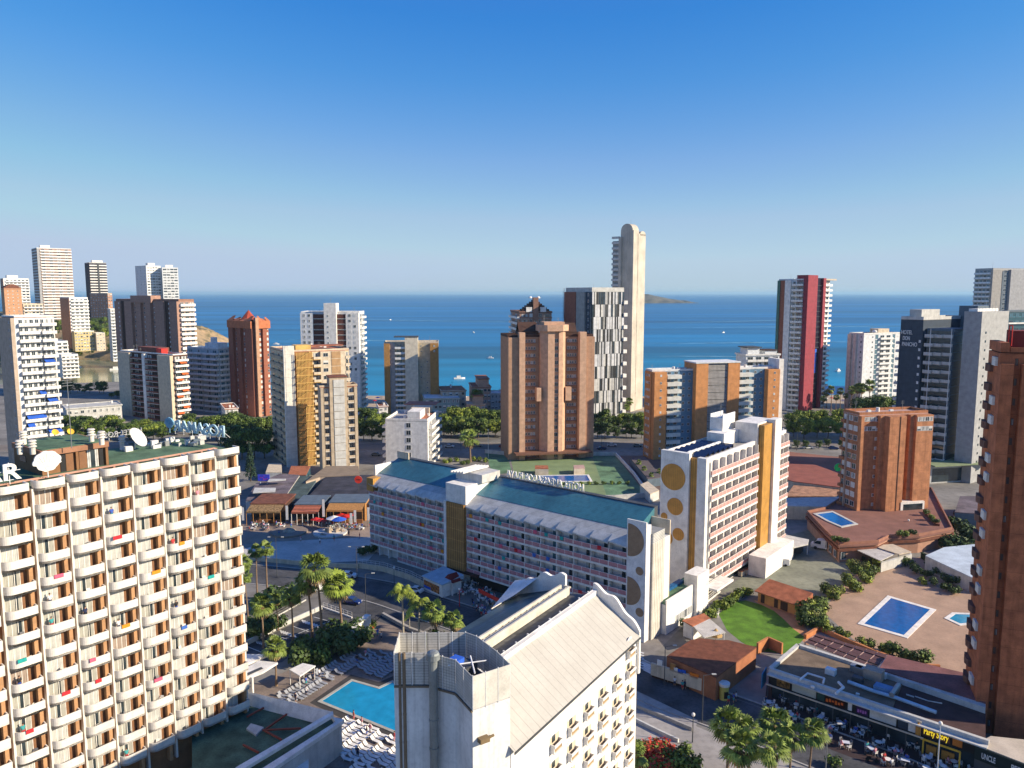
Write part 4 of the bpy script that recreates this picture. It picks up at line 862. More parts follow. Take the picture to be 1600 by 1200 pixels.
for k in range(len(Q)):
    p0, p1 = Vector(Q[k]), Vector(Q[(k+1) % len(Q)]); d = (p1-p0).normalized(); nn = Vector((-d.y, d.x))*.15; MB().prism([tuple(p0-nn), tuple(p1-nn), tuple(p1+nn), tuple(p0+nn)], 4.6, 5.3).build('parapet', mat('podium_parapet', (.32, .15, .10)), pd)
for q0, q1 in (((1300, 845), (1325, 849)), ((1400, 838), (1430, 836)), ((1445, 800), (1465, 822))):
    p0, p1 = G(*q0, 4.6)-c_, G(*q1, 4.6)-c_; d = (p1-p0).normalized(); nn = Vector((-d.y, d.x, 0))*.5; MB().prism([tuple(v)[:2] for v in (p0-nn, p1-nn, p1+nn, p0+nn)], 4.6, 5.2).build('planter', terrad, pd)
pool('swimming_pool', 'blue pool on the red podium terrace beside the orange block', [tuple(G(*q, 4.6)) for q in ((1276, 804), (1300, 801), (1312, 807), (1335, 819), (1315, 823), (1296, 815))], pooldeep, lgrey, .8, .2, z=4.62)

# big red brick tower at the right
b = Bld('apartment_tower', 'huge red brick tower filling the right edge of the photo', 1563, 552, 113.0, 1548, -34, -20, 0, fh=2.95)
W, D = b.Lr, b.Ll = b.Lr, max(b.Ll, 7.0); z = b.zt; u = lambda px: b.u('R', px, b.zt)
b.core(brickr, z1=z); b.fbox('roof', 'R', 0.3, W, -D+.3, -.3, z, z+.2, terrad)
m_ = MB(); m_.box(0, u(1577), 0, D, z+.2, z+1.6); m_.box(u(1577), u(1579), .2, D, z+.2, z+1.0); m_.box(u(1579), W, -.01, .3, z+.2, z+.9); m_.build('parapet', brickr, b.root)
b.fbox('roof_hut', 'R', u(1590), W, -7, -3, z+.2, z+3.2, mat('maroon_wall', (.22, .04, .03))); MB().tube((u(1580), 2, z+1), (u(1580), 2, z+4), .08, n=5).tube((u(1585), 2, z+1), (u(1585), 2, z+4), .08, n=5).tube((u(1580), 2, z+4), (u(1585), 2, z+4), .08, n=5).build('roof_rail', redp, b.root)
b.fbox('brick_bay', 'R', 0, u(1583), 0, 1.1, 0, z-1.5, brickr); b.fbox('brick_bay', 'R', u(1596), W, 0, 1.3, 0, z-1.5, brickr)
b.wins('R', 0, 0, 1, .75, 1.05, z=1.2, u=(u(1587), u(1592)), styles=('glass', 'glass', 'glass', 'curtain'), fr=mat('rust_rail', (.16, .08, .06)))
for f in range(1, b.nf):
    z0 = f*b.fh; b.fbox('oriel_shutter', 'L', D*.55, D*.85, 0, .35, z0+1.0, z0+2.3, shutter) if f % 3 else None
    m_ = MB(); q = [b.pt('L', D*.05, 0), b.pt('L', D*.05, .45), b.pt('L', D*.3, .75), b.pt('L', D*.5, .45), b.pt('L', D*.5, 0)]; m_.prism(q, z0-.1, z0+1.0); m_.build('balcony', mat('rust_rail', (.16, .08, .06)), b.root)
b.done()
# ---------------------------------------------------------------- pink balcony hotel with gold circles
def disc(name, r, m, parent, loc, rz, n=36, th=.08, half=None):
    b = MB(); P = [(r*math.cos(2*math.pi*k/n), r*math.sin(2*math.pi*k/n)) for k in range(n)]
    if half is not None: P = [(max(p[0], half), p[1]) for p in P]
    i = len(b.v)
    for y in (-th, 0): b.v += [(p[0], y, p[1]) for p in P]
    b.f.append(tuple(range(n))); b.m.append(0)
    for k in range(n): k2 = (k+1) % n; b.f.append((k, n+k, n+k2, k2)); b.m.append(1)
    return b.build(name, [m, wmetal], parent, loc, rz)
def balc2(w, dp, m, h=.95):
    key = ('b2', round(w, 2), dp, m.name)
    if key in CACHE: return CACHE[key]
    b = MB(); b.box(0, w, -dp, 0, -.42, 0, 1); b.box(.02, w-.02, -dp+.03, -dp+.07, .06, h-.05, 0)
    b.box(0, w, -dp, -dp+.1, h-.05, h, 1)
    for x in (0, w*.5, w-.06): b.box(x, x+.06, -dp, -dp+.1, 0, h-.05, 1)
    b.box(0, .05, -dp+.1, 0, .06, h-.05, 0)
    me = b.mesh('balcony', [m, white]); CACHE[key] = me; return me
b = Bld('hotel', 'white hotel with pink balconies and big gold circles on its end wall', 1103, 722, 166, 1037, 1226, 50, 0, fh=2.75, cat='hotel')
W, D = b.Lr, b.Ll; z = b.zt; u = lambda px: b.u('R', px); l = lambda px: b.u('L', px); nf = b.nf
b.core(mat('blush_white', (.74, .68, .63))); MB().box(.2, W-.2, .2, D-.2, z, z+.2).build('roof', mat('roof_gravel', (.30, .29, .27)), b.root)
b.fbox('end_wall', 'L', 0, l(1081), 0, 1.2, 0, z+1.6, white); b.fbox('gold_strip', 'L', l(1081), l(1094), 0, .5, 3, z+.6, gold); b.fbox('white_pier', 'L', l(1094), D+.8, 0, 1.4, 0, z+1.0, white)
m_ = MB(); m_.box(0, W, -.4, .2, z, z+.9); m_.box(0, W, D-.2, D, z, z+1.2); m_.box(W-.2, W, .2, D-.2, z, z+1.2); m_.build('parapet', white, b.root)
for cx, cy, r in ((1056, 745, 3.05), (1059, 791, 2.0), (1042, 806, .85), (1044, 839, 1.85), (1064, 834, 1.45)):
    uu = l(cx); wq = b.w(*b.pt('L', uu, 1.2)); zz = V(cx, cy, wq.y).z; uu = b.Ll-along(b.X, b.Y, zz, -b.n, b.c, cx)
    a = b.pt('L', uu, 1.21); disc('gold_circle', r, golds, b.root, (a[0], a[1], zz), -math.pi/2)
u1, u2, u3, u4 = u(1178), u(1184), u(1194), u(1203)
for (a0, a1, n) in ((.3, u1, 7), (u4+.2, W, 3)):
    st = (a1-a0)/n
    for f in range(1, nf):
        for k in range(n):
            b.place('balcony', balc2(st-.04, 1.5, pinkp), 'R', a0+st*k+.02, f*b.fh)
            b.place('balcony_door', win(st*.5, 2.1, random.choice(('glass', 'curtain', 'glass')), dgrey, 1), 'R', a0+st*k+.3, f*b.fh+.02, .003)
    for k in range(n+1): b.fbox('fin', 'R', a0+st*k-.08, a0+st*k+.08, 0, 1.15, b.fh, z, white)
b.fbox('core', 'R', u1, u4, -5, .8, 0, z+5.2, white); b.fbox('gold_screen', 'R', u2-1.6, u3-.4, .8, 2.2, 3.2, z+4.8, gold); b.fbox('white_blade', 'R', u3-.4, u4, .8, 2.9, 0, z+5.6, white)
b.rbox('plant_room', u1-8.5, u1-.2, 4, D-2, z+.2, z+3.3, white); b.rbox('lift_house', u1-5.0, u1+2, 6, D-1, z+3.3, z+6.5, white)
m_ = MB(); x0 = u1-7; m_.box(u1-5, u1+2, 6, 6.2, z+6.5, z+7.3); m_.box(u1-5, u1+2, D-1.2, D-1, z+6.5, z+7.3); m_.build('roof_railing', wmetal, b.root)
for k in range(7):
    for j, (ya, yb) in enumerate(((1.2, D*.42), (D*.52, D-1))):
        x = 1.6+2.6*k
        if x > u1-9.5: continue
        m_ = MB(); m_.poly([(x, ya, z+.5), (x+2.3, ya, z+1.3), (x+2.3, yb, z+1.3), (x, yb, z+.5)]); m_.poly([(x+2.3, ya, z+1.3), (x+2.3, yb, z+1.3), (x+2.3, yb, z+.4), (x+2.3, ya, z+.4)]); m_.build('solar_panel', panel, b.root)
m_ = MB(); m_.tube((1, D*.47, z+1.2), (u1-9, D*.47, z+1.2), .35, n=8)
for k in range(6): m_.box(2+k*3, 2.9+k*3, D*.44, D*.5, z+.2, z+1.5)
m_.build('roof_duct', wmetal, b.root); b.aerial(u1-2, 8, z+6.5, 3)
b.fbox('ground_floor', 'R', .3, u1, 0, .06, .2, 2.4, glass); b.fbox('entrance_canopy', 'R', -2, 6.5, 0, 4.5, 3.0, 3.5, white); b.fbox('low_annex', 'R', u1-6, u4+2, 2.2, 6.5, 0, 5.0, white); b.done()

# ---------------------------------------------------------------- long teal-roofed hotel
b = Bld('hotel', 'long white hotel with teal metal roof and rose balconies in the centre', 1016, 845, 144.6, 582, 1035, 50.6, 0, cat='hotel', ztop=19.0)
W, D = b.Lr, b.Ll; W = b.Lr = 13.0; z = b.zt; l = lambda px, zz=19.0: b.u('L', px, zz)
P_ = lambda uu, n, zz: (-n, D-uu, zz)
ue = l(986); b.nf = 7; b.fh = 2.62
hw = mat('mauve_white_wall', (.80, .77, .73), stain=.08)
MB().box(.3, 12.5, D-ue, D, 0, z-.05).build('wall', hw, b.root)
uc0, uc1 = l(704), l(735); LB = b; long_uc0, long_uc1, long_ue = uc0, uc1, ue
b.fbox('end_block', 'L', ue, D+.0, -.3, 1.6, 0, 23.4, hw); b.fbox('roof_terrace_rail', 'L', ue, D, 1.3, 1.6, 23.4, 24.2, white); b.fbox('roof_terrace', 'L', ue, D, -8, -.3, 0, z+.4, hw); b.fbox('terrace_wall', 'L', ue, D, -8.3, -8, 0, z+3.5, cream)
m_ = MB()
for k in range(9): yy = .5+k*.42; m_.box(0, .25, 0, 0, 0, 0)
m_ = MB(); x1 = along(b.X, b.Y, 20, b.c, b.n, 1035)
m_.box(.32, x1, -.5, 6, 0, 19.6); m_.build('vent_tower', mat('vent_cream', (.62, .58, .50), vlines=(.7, .22, .55)), b.root)
MB().box(.32, x1, -.5, 3, 19.6, 21.6).build('vent_louvres', mat('louvre_white', (.55, .55, .52), lines=(.3, .12, .5)), b.root)
for cx, cy, r, hf in ((990, 843, 3.3, -.3), (1006, 892, .85, None), (988, 922, 2.9, -.2), (1006, 956, .9, None)):
    wq = b.w(*b.pt('L', l(cx), 1.6)); zz = V(cx, cy, wq.y).z; uu = D-along(b.X, b.Y, zz, -b.n, b.c, cx); a = b.pt('L', max(uu, ue+.35 if hf is not None else uu), 1.61)
    disc('shaded_circle', r, mat('shaded_disc', (.34, .22, .13)), b.root, (a[0], a[1], zz), -math.pi/2, half=hf)  # brown tone: the discs' lack of sunlight put into their colour
for (a0, a1, n, f0) in ((.2, uc0, 8, 0), (uc1, ue, 10, 1)):
    st = (a1-a0)/n
    for f in range(f0, 7):
        for k in range(n):
            if f0 == 0 and f == 0 and k < 3: continue
            b.place('balcony', balc2(st-.03, 1.45, pinks), 'L', a0+st*k+.015, f*b.fh+.55)
            b.place('balcony_door', win(st*.44, 2.1, random.choice(('glass', 'glass', 'blue', 'curtain')), hw, 1), 'L', a0+st*k+st*.54, f*b.fh+.58, .003)
    for k in range(n+1): b.fbox('fin', 'L', a0+st*k-.07, a0+st*k+.07, 0, 1.3, 3.0 if f0 else .2, z-.2, hw)
    for k in range(n):
        m_ = MB(); q0, q1 = a0+st*k, a0+st*(k+1); m_.poly([P_(q0, 1.7, z-.1), P_(q1, 1.7, z-.5), P_(q1, 0, z+.9), P_(q0, 0, z+.9)]); m_.poly([P_(q0, 1.7, z-.1), P_(q1, 1.7, z-.5), P_(q1, 1.7, z-.8), P_(q0, 1.7, z-.4)]); m_.build('eave_hood', lgrey, b.root)
    m_ = MB()
    m_.poly([P_(a0, 0, z+.9), P_(a1, 0, z+.9), P_(a1, -2, z+1.9), P_(a0, -2, z+1.9)]); m_.build('gutter_strip', mat('pale_zinc', (.45, .45, .43), vlines=(3, .12, .6)), b.root)
    m_ = MB(); m_.poly([P_(a0, -2.0, z+2.0), P_(a1, -2.0, z+2.0), P_(a1, -9.2, z+5.0), P_(a0, -9.2, z+5.0)])
    m_.poly([P_(a0, -2.0, z+1.4), P_(a1, -2.0, z+1.4), P_(a1, -2.0, z+2.0), P_(a0, -2.0, z+2.0)]); m_.poly([P_(a1, -2, z), P_(a1, -9.2, z), P_(a1, -9.2, z+5), P_(a1, -2, z+2)]); m_.poly([P_(a0, -2, z), P_(a0, -9.2, z), P_(a0, -9.2, z+5), P_(a0, -2, z+2)])
    m_.build('metal_roof', teal, b.root)
    b.fbox('ridge_wall', 'L', a0, a1, -10.6, -9.2, z-1, z+5.2, dgrey)
b.fbox('gold_screen', 'L', uc0+.6, uc1-.2, 0, 2.1, 3.2, z+.2, mat('bronze_slats', (.42, .22, .07), vlines=(.6, .2, .45), lines=(2.6, .1, 1.6))); b.fbox('white_pier', 'L', uc0-.1, uc0+.6, 0, 2.3, 0, z+.4, hw)
b.fbox('lift_house', 'L', uc0, uc1, -7, 1.6, z+.2, z+4.6, white); b.fbox('slatted_roof', 'L', uc0-1, uc1+1, -9.5, -3, z+4.6, z+6.6, lgrey)
for k in range(5): b.fbox('roof_beam', 'L', uc0+.6*k*1.6, uc0+.6*k*1.6+.35, -9, 0, z+6.6+.1*k, z+7.1+.1*k, white)
b.fbox('end_screen', 'L', 0-.3, 2.2, -1.0, 1.7, z-2, z+1.4, gold); b.fbox('stair_parapet', 'L', -.3, .1, -8.6, -1, z+1, z+4.2, white); b.fbox('stair_parapet', 'L', .1, 4.5, -9.0, -8.7, z+5, z+6.8, cream)
b.fbox('shop_front', 'L', uc1, ue, .1, .2, .1, 2.8, black); b.fbox('shop_fascia', 'L', uc0, uc1+4, .2, 2.2, 2.8, 3.3, dbrown)
b.done()
sg = thing('rooftop_sign', 'white rooftop letters seen from behind on the teal roofed hotel', 'sign', b.w(-0, 0, 0))
sg.location = b.w(9.6, D-l(750, 26), z+5.4); sg.rotation_euler = (0, 0, b.th-math.pi/2)
me = text_mesh('HOTEL AMBASSADOR PLAYA', 2.3, .12, white, .04); ww = max(v.co.x for v in me.vertices); L_ = l(872, 26)-l(750, 26)
sx = L_/ww; me.transform(Matrix.Diagonal((-sx, 1, 1, 1))); o = put('lettering', me, sg, (L_, 0, 0))
m_ = MB(); m_.tube((0, .3, -.15), (L_, .3, -.15), .07, n=5)
for k in range(14): x = L_*k/13; m_.tube((x, .3, -.15), (x, 1.4, -1.2), .05, n=4); m_.tube((x, .2, 0), (x, .2, 1.6), .04, n=4)
m_.build('frame', wmetal, sg)

# annex between the two hotels
an = Bld('annex', 'low white annex with blue roof panels between the two circle walled hotels', 1040, 948, 147, 1012, 1096, 50, 0, fh=3, cat='annex', ztop=6.2)
an.core(white); MB().box(0, an.Lr, 0, an.Ll, an.zt, an.zt+.2).build('roof', greenc, an.root); W, D = an.Lr, an.Ll
MB().box(4, W-3, 2.6, D-.3, an.zt+.2, an.zt+.75).build('blue_panels', mat('blue_panels', (.015, .09, .22), vlines=(1.3, .12, 2.2), rough=.3), an.root)
MB().box(0, W, -.2, .1, 0, an.zt+.9).build('front_wall', white, an.root); an.wins('R', 0, 0, 9, 1.0, 1.8, z=1.0, u=(4, W-1), f1=1, n=.2, styles=('curtain', 'glass'))
an.rbox('white_step', W-4, W+1.5, -1, D*.5, 0, an.zt+2.8, white); an.done()

# ---------------------------------------------------------------- front white hotel
fa = Vector((-.1, 68.3, 0)); th = R(57); c_, s_ = math.cos(th), math.sin(th)
Lf = along(fa.x, fa.y, 25, c_, s_, 996)
hf = thing('hotel', 'white gabled hotel with hooded square windows in the foreground', 'hotel', fa, th)
ivory = mat('ivory_wall', (.76, .73, .68), stain=.13, scale=.25)
MB().prism([(0, 0), (Lf, 0), (Lf, 17), (9, 17), (0, 9)], 0, 25.0).build('wall', ivory, hf)
wp = mat('white_roof_panels', (.47, .445, .39), var=.05, vlines=(1.15, .09, .74), scale=.3, xonly=True); dark_roof = mat('dark_sheet_roof', (.085, .085, .085), vlines=(1.4, .08, 1.8), rough=.5, scale=.2, var=.3)
m_ = MB(); m_.poly([(-.2, -.5, 25.0), (Lf-.3, -.5, 25.0), (Lf-.3, 5.8, 29.3), (-.2, 5.8, 29.3)]); m_.poly([(-.2, -.5, 24.7), (Lf-.3, -.5, 24.7), (Lf-.3, -.5, 25.0), (-.2, -.5, 25.0)]); m_.build('panel_roof', wp, hf)
MB().box(-.2, Lf-.3, -.62, -.5, 24.75, 24.95).build('gutter', dgrey, hf)
m_ = MB(); m_.box(-.2, Lf-.3, 5.6, 6.2, 29.1, 29.75)
for k in range(12): m_.tube((k*Lf/12+.6, 6.1, 29.7), (k*Lf/12+.6, 6.1, 30.0), .12, n=6)
m_.tube((0, 5.9, 29.95), (Lf-1, 5.9, 29.95), .05, n=5); m_.build('ridge_ledge', ivory, hf)
MB().box(0, Lf-.3, 6.2, 9.0, 26, 28.75).build('roof_well', dark_roof, hf)
m_ = MB(); m_.box(-.2, Lf-1.5, 9.0, 9.25, 28.8, 29.9); m_.box(-.2, Lf-1.5, 10.2, 10.45, 28.8, 29.9)
for k in range(22): m_.box(k*Lf/22+.4, k*Lf/22+.65, 9.25, 10.2, 29.4, 29.6)
m_.tube((0, 9.8, 29.5), (Lf-2, 9.8, 29.5), .16, n=6); m_.build('pipe_trough', mat('trough_cream', (.62, .58, .48)), hf)
m_ = MB(); m_.poly([(4, 10.5, 29.0), (Lf-.3, 10.5, 29.0), (Lf-.3, 17.6, 26.6), (9.5, 17.6, 26.6)]); m_.poly([(9.5, 17.6, 24), (Lf-.3, 17.6, 24), (Lf-.3, 17.6, 26.6), (9.5, 17.6, 26.6)]); m_.poly([(4, 10.5, 24), (9.5, 17.6, 24), (9.5, 17.6, 26.6), (4, 10.5, 29)]); m_.build('sheet_roof', mat('teal_sheet_roof', (.06, .10, .115), vlines=(1.4, .08, 1.9), lines=(1.1, .05, 1.6), rough=.45, scale=.15, var=.3), hf)
# sculpted end walls that rise past the roof
def wavy(y0, y1, x, zf, nm, thk=.45, zlow=22):
    m_ = MB(); n = 26; P = [(y0+(y1-y0)*k/n, zf(k/n)) for k in range(n+1)]
    for xx in (x, x+thk): m_.poly([(xx, y0, zlow)]+[(xx, p[0], p[1]) for p in P]+[(xx, y1, zlow)])
    for a, c in zip(P, P[1:]): m_.poly([(x, a[0], a[1]), (x+thk, a[0], a[1]), (x+thk, c[0], c[1]), (x, c[0], c[1])])
    m_.poly([(x, y0, zlow), (x+thk, y0, zlow), (x+thk, y0, P[0][1]), (x, y0, P[0][1])]); m_.build(nm, white, hf)
wavy(-.4, 6.2, Lf-.3, lambda t: 25.6+4.8*t+.25*math.sin(t*15)+.9*math.sin(math.pi*t), 'sculpted_end_wall', zlow=20)
wavy(10.2, 18.4, Lf-.5, lambda t: 30.8-3.6*t+.3*math.sin(t*19)+1.0*math.sin(math.pi*t), 'sculpted_end_wall', zlow=22)
m_ = MB(); m_.poly([(Lf-6, 18.3, 26.4), (Lf-.3, 18.3, 28.4), (Lf-.3, 14.5, 29.6), (Lf-3.6, 16.2, 27.9)]); m_.poly([(Lf-6, 18.3, 25), (Lf-.3, 18.3, 25), (Lf-.3, 18.3, 28.4), (Lf-6, 18.3, 26.4)]); m_.build('white_wing', white, hf)
# hooded windows
def hoodwin():
    b = MB(); n = 10; r = .95
    b.box(-.95, .95, -.02, .04, 0.0, 1.55, 1)  # flat cream panel, the niche's shade put into its colour
    for k in range(n):                     # half dome hood
        t0, t1 = math.pi*k/n, math.pi*(k+1)/n
        b.poly([(r*math.cos(t0), -.03, .75+r*math.sin(t0)), (r*math.cos(t1), -.03, .75+r*math.sin(t1)), (r*.75*math.cos(t1), -.55, .62), (r*.75*math.cos(t0), -.55, .62)], 1) if False else None
    b.poly([(-.95, -.03, 1.55)]+[(.95*math.cos(math.pi-math.pi*k/n), -.03, 1.0+.75*math.sin(math.pi*k/n)+.3) for k in range(n+1)]+[(.95, -.03, 1.3)], 2)
    b.box(-.9, .9, -.62, -.5, .30, .62, 0); b.box(-.9, -.8, -.5, 0, -.25, .62, 0); b.box(.8, .9, -.5, 0, -.25, .62, 0); b.box(-.9, .9, -.62, 0, -.33, -.25, 0)
    b.box(-.8, .8, -.45, -.40, -.25, .30, 3); b.box(-.55, .1, -.06, -.03, .62, 1.35, 4)
    return b.mesh('window', [ivory, cream, ivory, mat('window_slats', (.36, .25, .13), lines=(.14, .05, .6)), glass])
hw_ = hoodwin()
ncol = 7; u0 = along(fa.x, fa.y, 21, c_, s_, 866); st = (along(fa.x, fa.y, 19, c_, s_, 982)-u0)/5
for k in range(-2, 6):
    for f in range(8):
        if k < 0 and f == 0: continue
        uu = u0+st*k
        if uu > 1: put('window', hw_, hf, (uu, 0, 21.0-2.9*f-.0), 0)
    if k == 5:
        for f in range(1): put('window', hw_, hf, (uu, 0, 23.6), 0)
# stair tower with mesh screen
TP = [(615, 1020), (670, 1020), (712, 1031), (738, 1057), (797, 1038), (777, 1018), (745, 994), (728, 988), (624, 989)]
T = [G(*q, 33.5) for q in TP]; loc = [((p.x-fa.x)*c_+(p.y-fa.y)*s_, -(p.x-fa.x)*s_+(p.y-fa.y)*c_) for p in T]
tw = MB().prism(loc, 0, 30.2).build('stair_tower', mat('tower_white', (.72, .71, .68), stain=.22, scale=.25), hf)
meshm = mat('mesh_panel', (.56, .54, .49), lines=(.28, .05, .6), vlines=(.28, .05, .6))
n = len(loc); cx = sum(p[0] for p in loc)/n; cy = sum(p[1] for p in loc)/n
for k in range(n):
    a, c = Vector(loc[k]), Vector(loc[(k+1) % n]); Ls = (c-a).length; q = max(1, int(round(Ls/1.5)))
    if k == 3: q = 3
    for j in range(q):
        p0, p1 = a+(c-a)*(j+.03)/q, a+(c-a)*(j+.97)/q; d = (p1-p0).normalized(); nn = Vector((-d.y, d.x))*.035
        MB().prism([tuple(p0-nn), tuple(p1-nn), tuple(p1+nn), tuple(p0+nn)], 30.3, 33.5).build('screen_panel', mat('plain_screen', (.62, .59, .52)) if k == 3 else meshm, tw)
        MB().tube((p0.x, p0.y, 30.1), (p0.x, p0.y, 33.6), .055, n=5).build('screen_post', wmetal, tw)
MB().prism([(cx+(x-cx)*.9, cy+(y-cy)*.9) for x, y in loc], 30.2, 30.4).build('inner_roof', dgrey, tw)
def lp(px, py, zz): p = G(px, py, zz); return Vector(((p.x-fa.x)*c_+(p.y-fa.y)*s_, -(p.x-fa.x)*s_+(p.y-fa.y)*c_, zz))
m_ = MB(); p = lp(722, 1040, 32); m_.box(p.x-1.2, p.x+1.2, p.y-1, p.y+1, 30.4, 32.2); m_.build('roof_unit', dgrey, tw)
p = lp(712, 1028, 33); MB().box(p.x-.8, p.x+.6, p.y-.6, p.y+.5, 32.3, 33.0).build('blue_crate', bluep, tw)
m_ = MB(); a, c = lp(700, 1040, 32.8), lp(760, 1032, 32.8); m_.tube(a, c, .08, n=5); a, c = lp(735, 1025, 32.8), lp(742, 1052, 32.8); m_.tube(a, c, .08, n=5); m_.build('roof_brace', wmetal, tw)
# flue and pipes on the tower's front
def vpipe(nm, px, py, ztop, r, m, off=.5, z0=0, cap=False):
    p = lp(px, py, ztop); q = (p.x, p.y-0, 0); d = Vector((p.x-cx, p.y-cy)); d.normalize(); x, y = p.x+d.x*off, p.y+d.y*off
    b = MB().tube((x, y, z0), (x, y, ztop), r, n=12)
    for k in range(10): b.tube((x, y, z0+1+k*2.9), (x, y, z0+1.25+k*2.9), r*1.12, n=12)
    if cap: b.tube((x, y, ztop), (x, y, ztop+.5), r*1.6, r*1.5, n=14); b.dome((x, y, ztop+.5), r*1.5, r*1.5, .35, 14, 3)
    return b.build(nm, m, tw)
vpipe('flue', 687, 1026, 33.4, .42, mat('galvanised_flue', (.26, .28, .27), rough=.45, metal=.3, stain=.3), .75, cap=True)
vpipe('drain_pipe', 628, 1020, 33.5, .13, mat('rusty_pipe', (.22, .16, .10), stain=.4), .25); vpipe('drain_pipe', 635, 1020, 33.5, .16, mat('rusty_pipe', (.22, .16, .10)), .25)
vpipe('cable_duct', 673, 1021, 29, .12, mat('rusty_pipe', (.22, .16, .10)), .2)
pa = lp(672, 1060, 30.6); m_ = MB(); a = Vector(loc[0]+(30.25,)); 
for k in range(3):
    a, c = Vector(loc[k]), Vector(loc[k+1]); d = (c-a).normalized(); nn = Vector((d.y, -d.x))*.14; m_.prism([tuple(a), tuple(c), tuple(c+nn), tuple(a+nn)], 30.0, 30.2)
m_.build('ledge', mat('ledge_brown', (.20, .15, .10)), tw)
a = Vector(loc[3]); c = Vector(loc[4]); d = (c-a).normalized(); nn = Vector((d.y, -d.x)); p = a+d*1.0
MB().box(-.5, .5, -.6, 0, 0, .45).tube((.4, -.3, .2), (1.1, -.3, .3), .12, n=6).build('floodlight', mat('lamp_brown', (.20, .14, .07)), tw, (p.x, p.y, 27.0), math.atan2(d.y, d.x))

# ---------------------------------------------------------------- left hotel
hb = Bld('hotel', 'big white hotel of curved balconies with rooftop lettering filling the left foreground', -286, 820, 74.4, -15, 366, 51.8, 6, cat='hotel', ztop=45.0)
b = hb; W, D = b.Lr, b.Ll; z = b.zt; b.nf = 13; b.fh = z/13
umber = mat('umber_wall', (.26, .13, .06), stain=.1); cr = mat('ivory_balcony', (.70, .655, .58), scale=.3, stain=.08)
MB().box(0, W, .05, D, -6, z-.05).build('wall', umber, b.root)
MB().box(0, W, -.2, D, z-.05, z+.15).build('roof', green, b.root)
cw = 3.93; nc = int(W//cw)
def cbal(kind):
    key = ('cb', kind)
    if key in CACHE: return CACHE[key]
    b = MB(); w_ = cw-.70; dp = 1.55; r = 1.0; n = 7; t = .12
    path = [(0, 0)]+[(r-r*math.cos(math.pi/2*k/n), -(dp-r)-r*math.sin(math.pi/2*k/n)) for k in range(n+1)]+[(w_, -dp), (w_, 0)]
    h = 1.0 if kind == 'mid' else .9; z0 = -.28
    b.prism([p for p in path], z0, 0.0, 0)
    for p, q in zip(path, path[1:]):
        a = Vector(p); c = Vector(q); d = (c-a)
        if d.length < 1e-4: continue
        d.normalize(); nn = Vector((-d.y, d.x))*t
        b.poly([(a.x, a.y, z0), (c.x, c.y, z0), (c.x, c.y, h), (a.x, a.y, h)]); b.poly([(a.x+nn.x, a.y+nn.y, 0), (c.x+nn.x, c.y+nn.y, 0), (c.x+nn.x, c.y+nn.y, h), (a.x+nn.x, a.y+nn.y, h)]); b.poly([(a.x, a.y, h), (c.x, c.y, h), (c.x+nn.x, c.y+nn.y, h), (a.x+nn.x, a.y+nn.y, h)])
    me = b.mesh('balcony', [cr]); CACHE[key] = me; return me
def cwin(v):
    key = ('cw', v)
    if key in CACHE: return CACHE[key]
    b = MB(); h = b_h; rn = random.Random(v); w_ = 1.95
    b.box(0, w_, -.1, -.04, 0, .1, 0); b.box(0, w_, -.1, -.04, h-.1, h, 0)
    for x in (0, w_*.33, w_*.66, w_-.07): b.box(x, x+.07, -.12, -.04, .1, h-.1, 0)
    b.poly([(0, -.05, .1), (w_, -.05, .1), (w_, -.05, h-.1), (0, -.05, h-.1)], 1)
    x = .08; gap = rn.random()*.9+.3 if v % 2 == 0 else -1
    while x < w_-.12:
        wd = .10+rn.random()*.12
        if not (gap > 0 and gap < x < gap+.5): b.poly([(x, -.07, .1), (x+wd*.5, -.115, .1), (x+wd*.5, -.115, h-.1), (x, -.07, h-.1)], 2); b.poly([(x+wd*.5, -.115, .1), (x+wd, -.07, .1), (x+wd, -.07, h-.1), (x+wd*.5, -.115, h-.1)], 2)
        x += wd
    me = b.mesh('window', [white, glass, (mat('ecru_curtain', (.40, .39, .34), fine=False), mat('white_curtain', (.50, .50, .47), fine=False), mat('taupe_curtain', (.34, .27, .22), fine=False))[(v % 7 == 5)*2 or v % 2]]); CACHE[key] = me; return me
b_h = b.fh-.45
for i in range(nc+1):
    u1 = W-.15-cw*i; u0 = u1-(cw-.70)
    if u0 < 0: break
    b.fbox('fin', 'R', u0-.20, u0+.06, 0, .75, -3, z-.1, cr)
    b.fbox('pier', 'R', u1-.45, u1-.02, 0, .8, -3, z-.3, mat('ochre_pier', (.46, .25, .12)))
    b.place('roof_parapet', cbal('top'), 'R', u0, z+.0); b.fbox('roof_hatch', 'R', u1-1.7, u1-.5, -1.1, .3, z+.15, z+.28, dgrey)
    for f in range(13):
        b.place('balcony', cbal('mid'), 'R', u0, f*b.fh); b.place('window', cwin(random.randrange(12)), 'R', u0+.12, f*b.fh+.02, .02)
        b.place('door_panel', balc_door if False else CACHE.setdefault('dp', MB().box(0, .75, -.06, 0, 0, b_h).mesh('door_panel', door_br)), 'R', u0+2.1, f*b.fh+.02, .01)
E_ = b.w(W, 0); b.fbox('end_fin', 'R', W-.14, W+.18, -D, .6, -6, z-.1, cr)
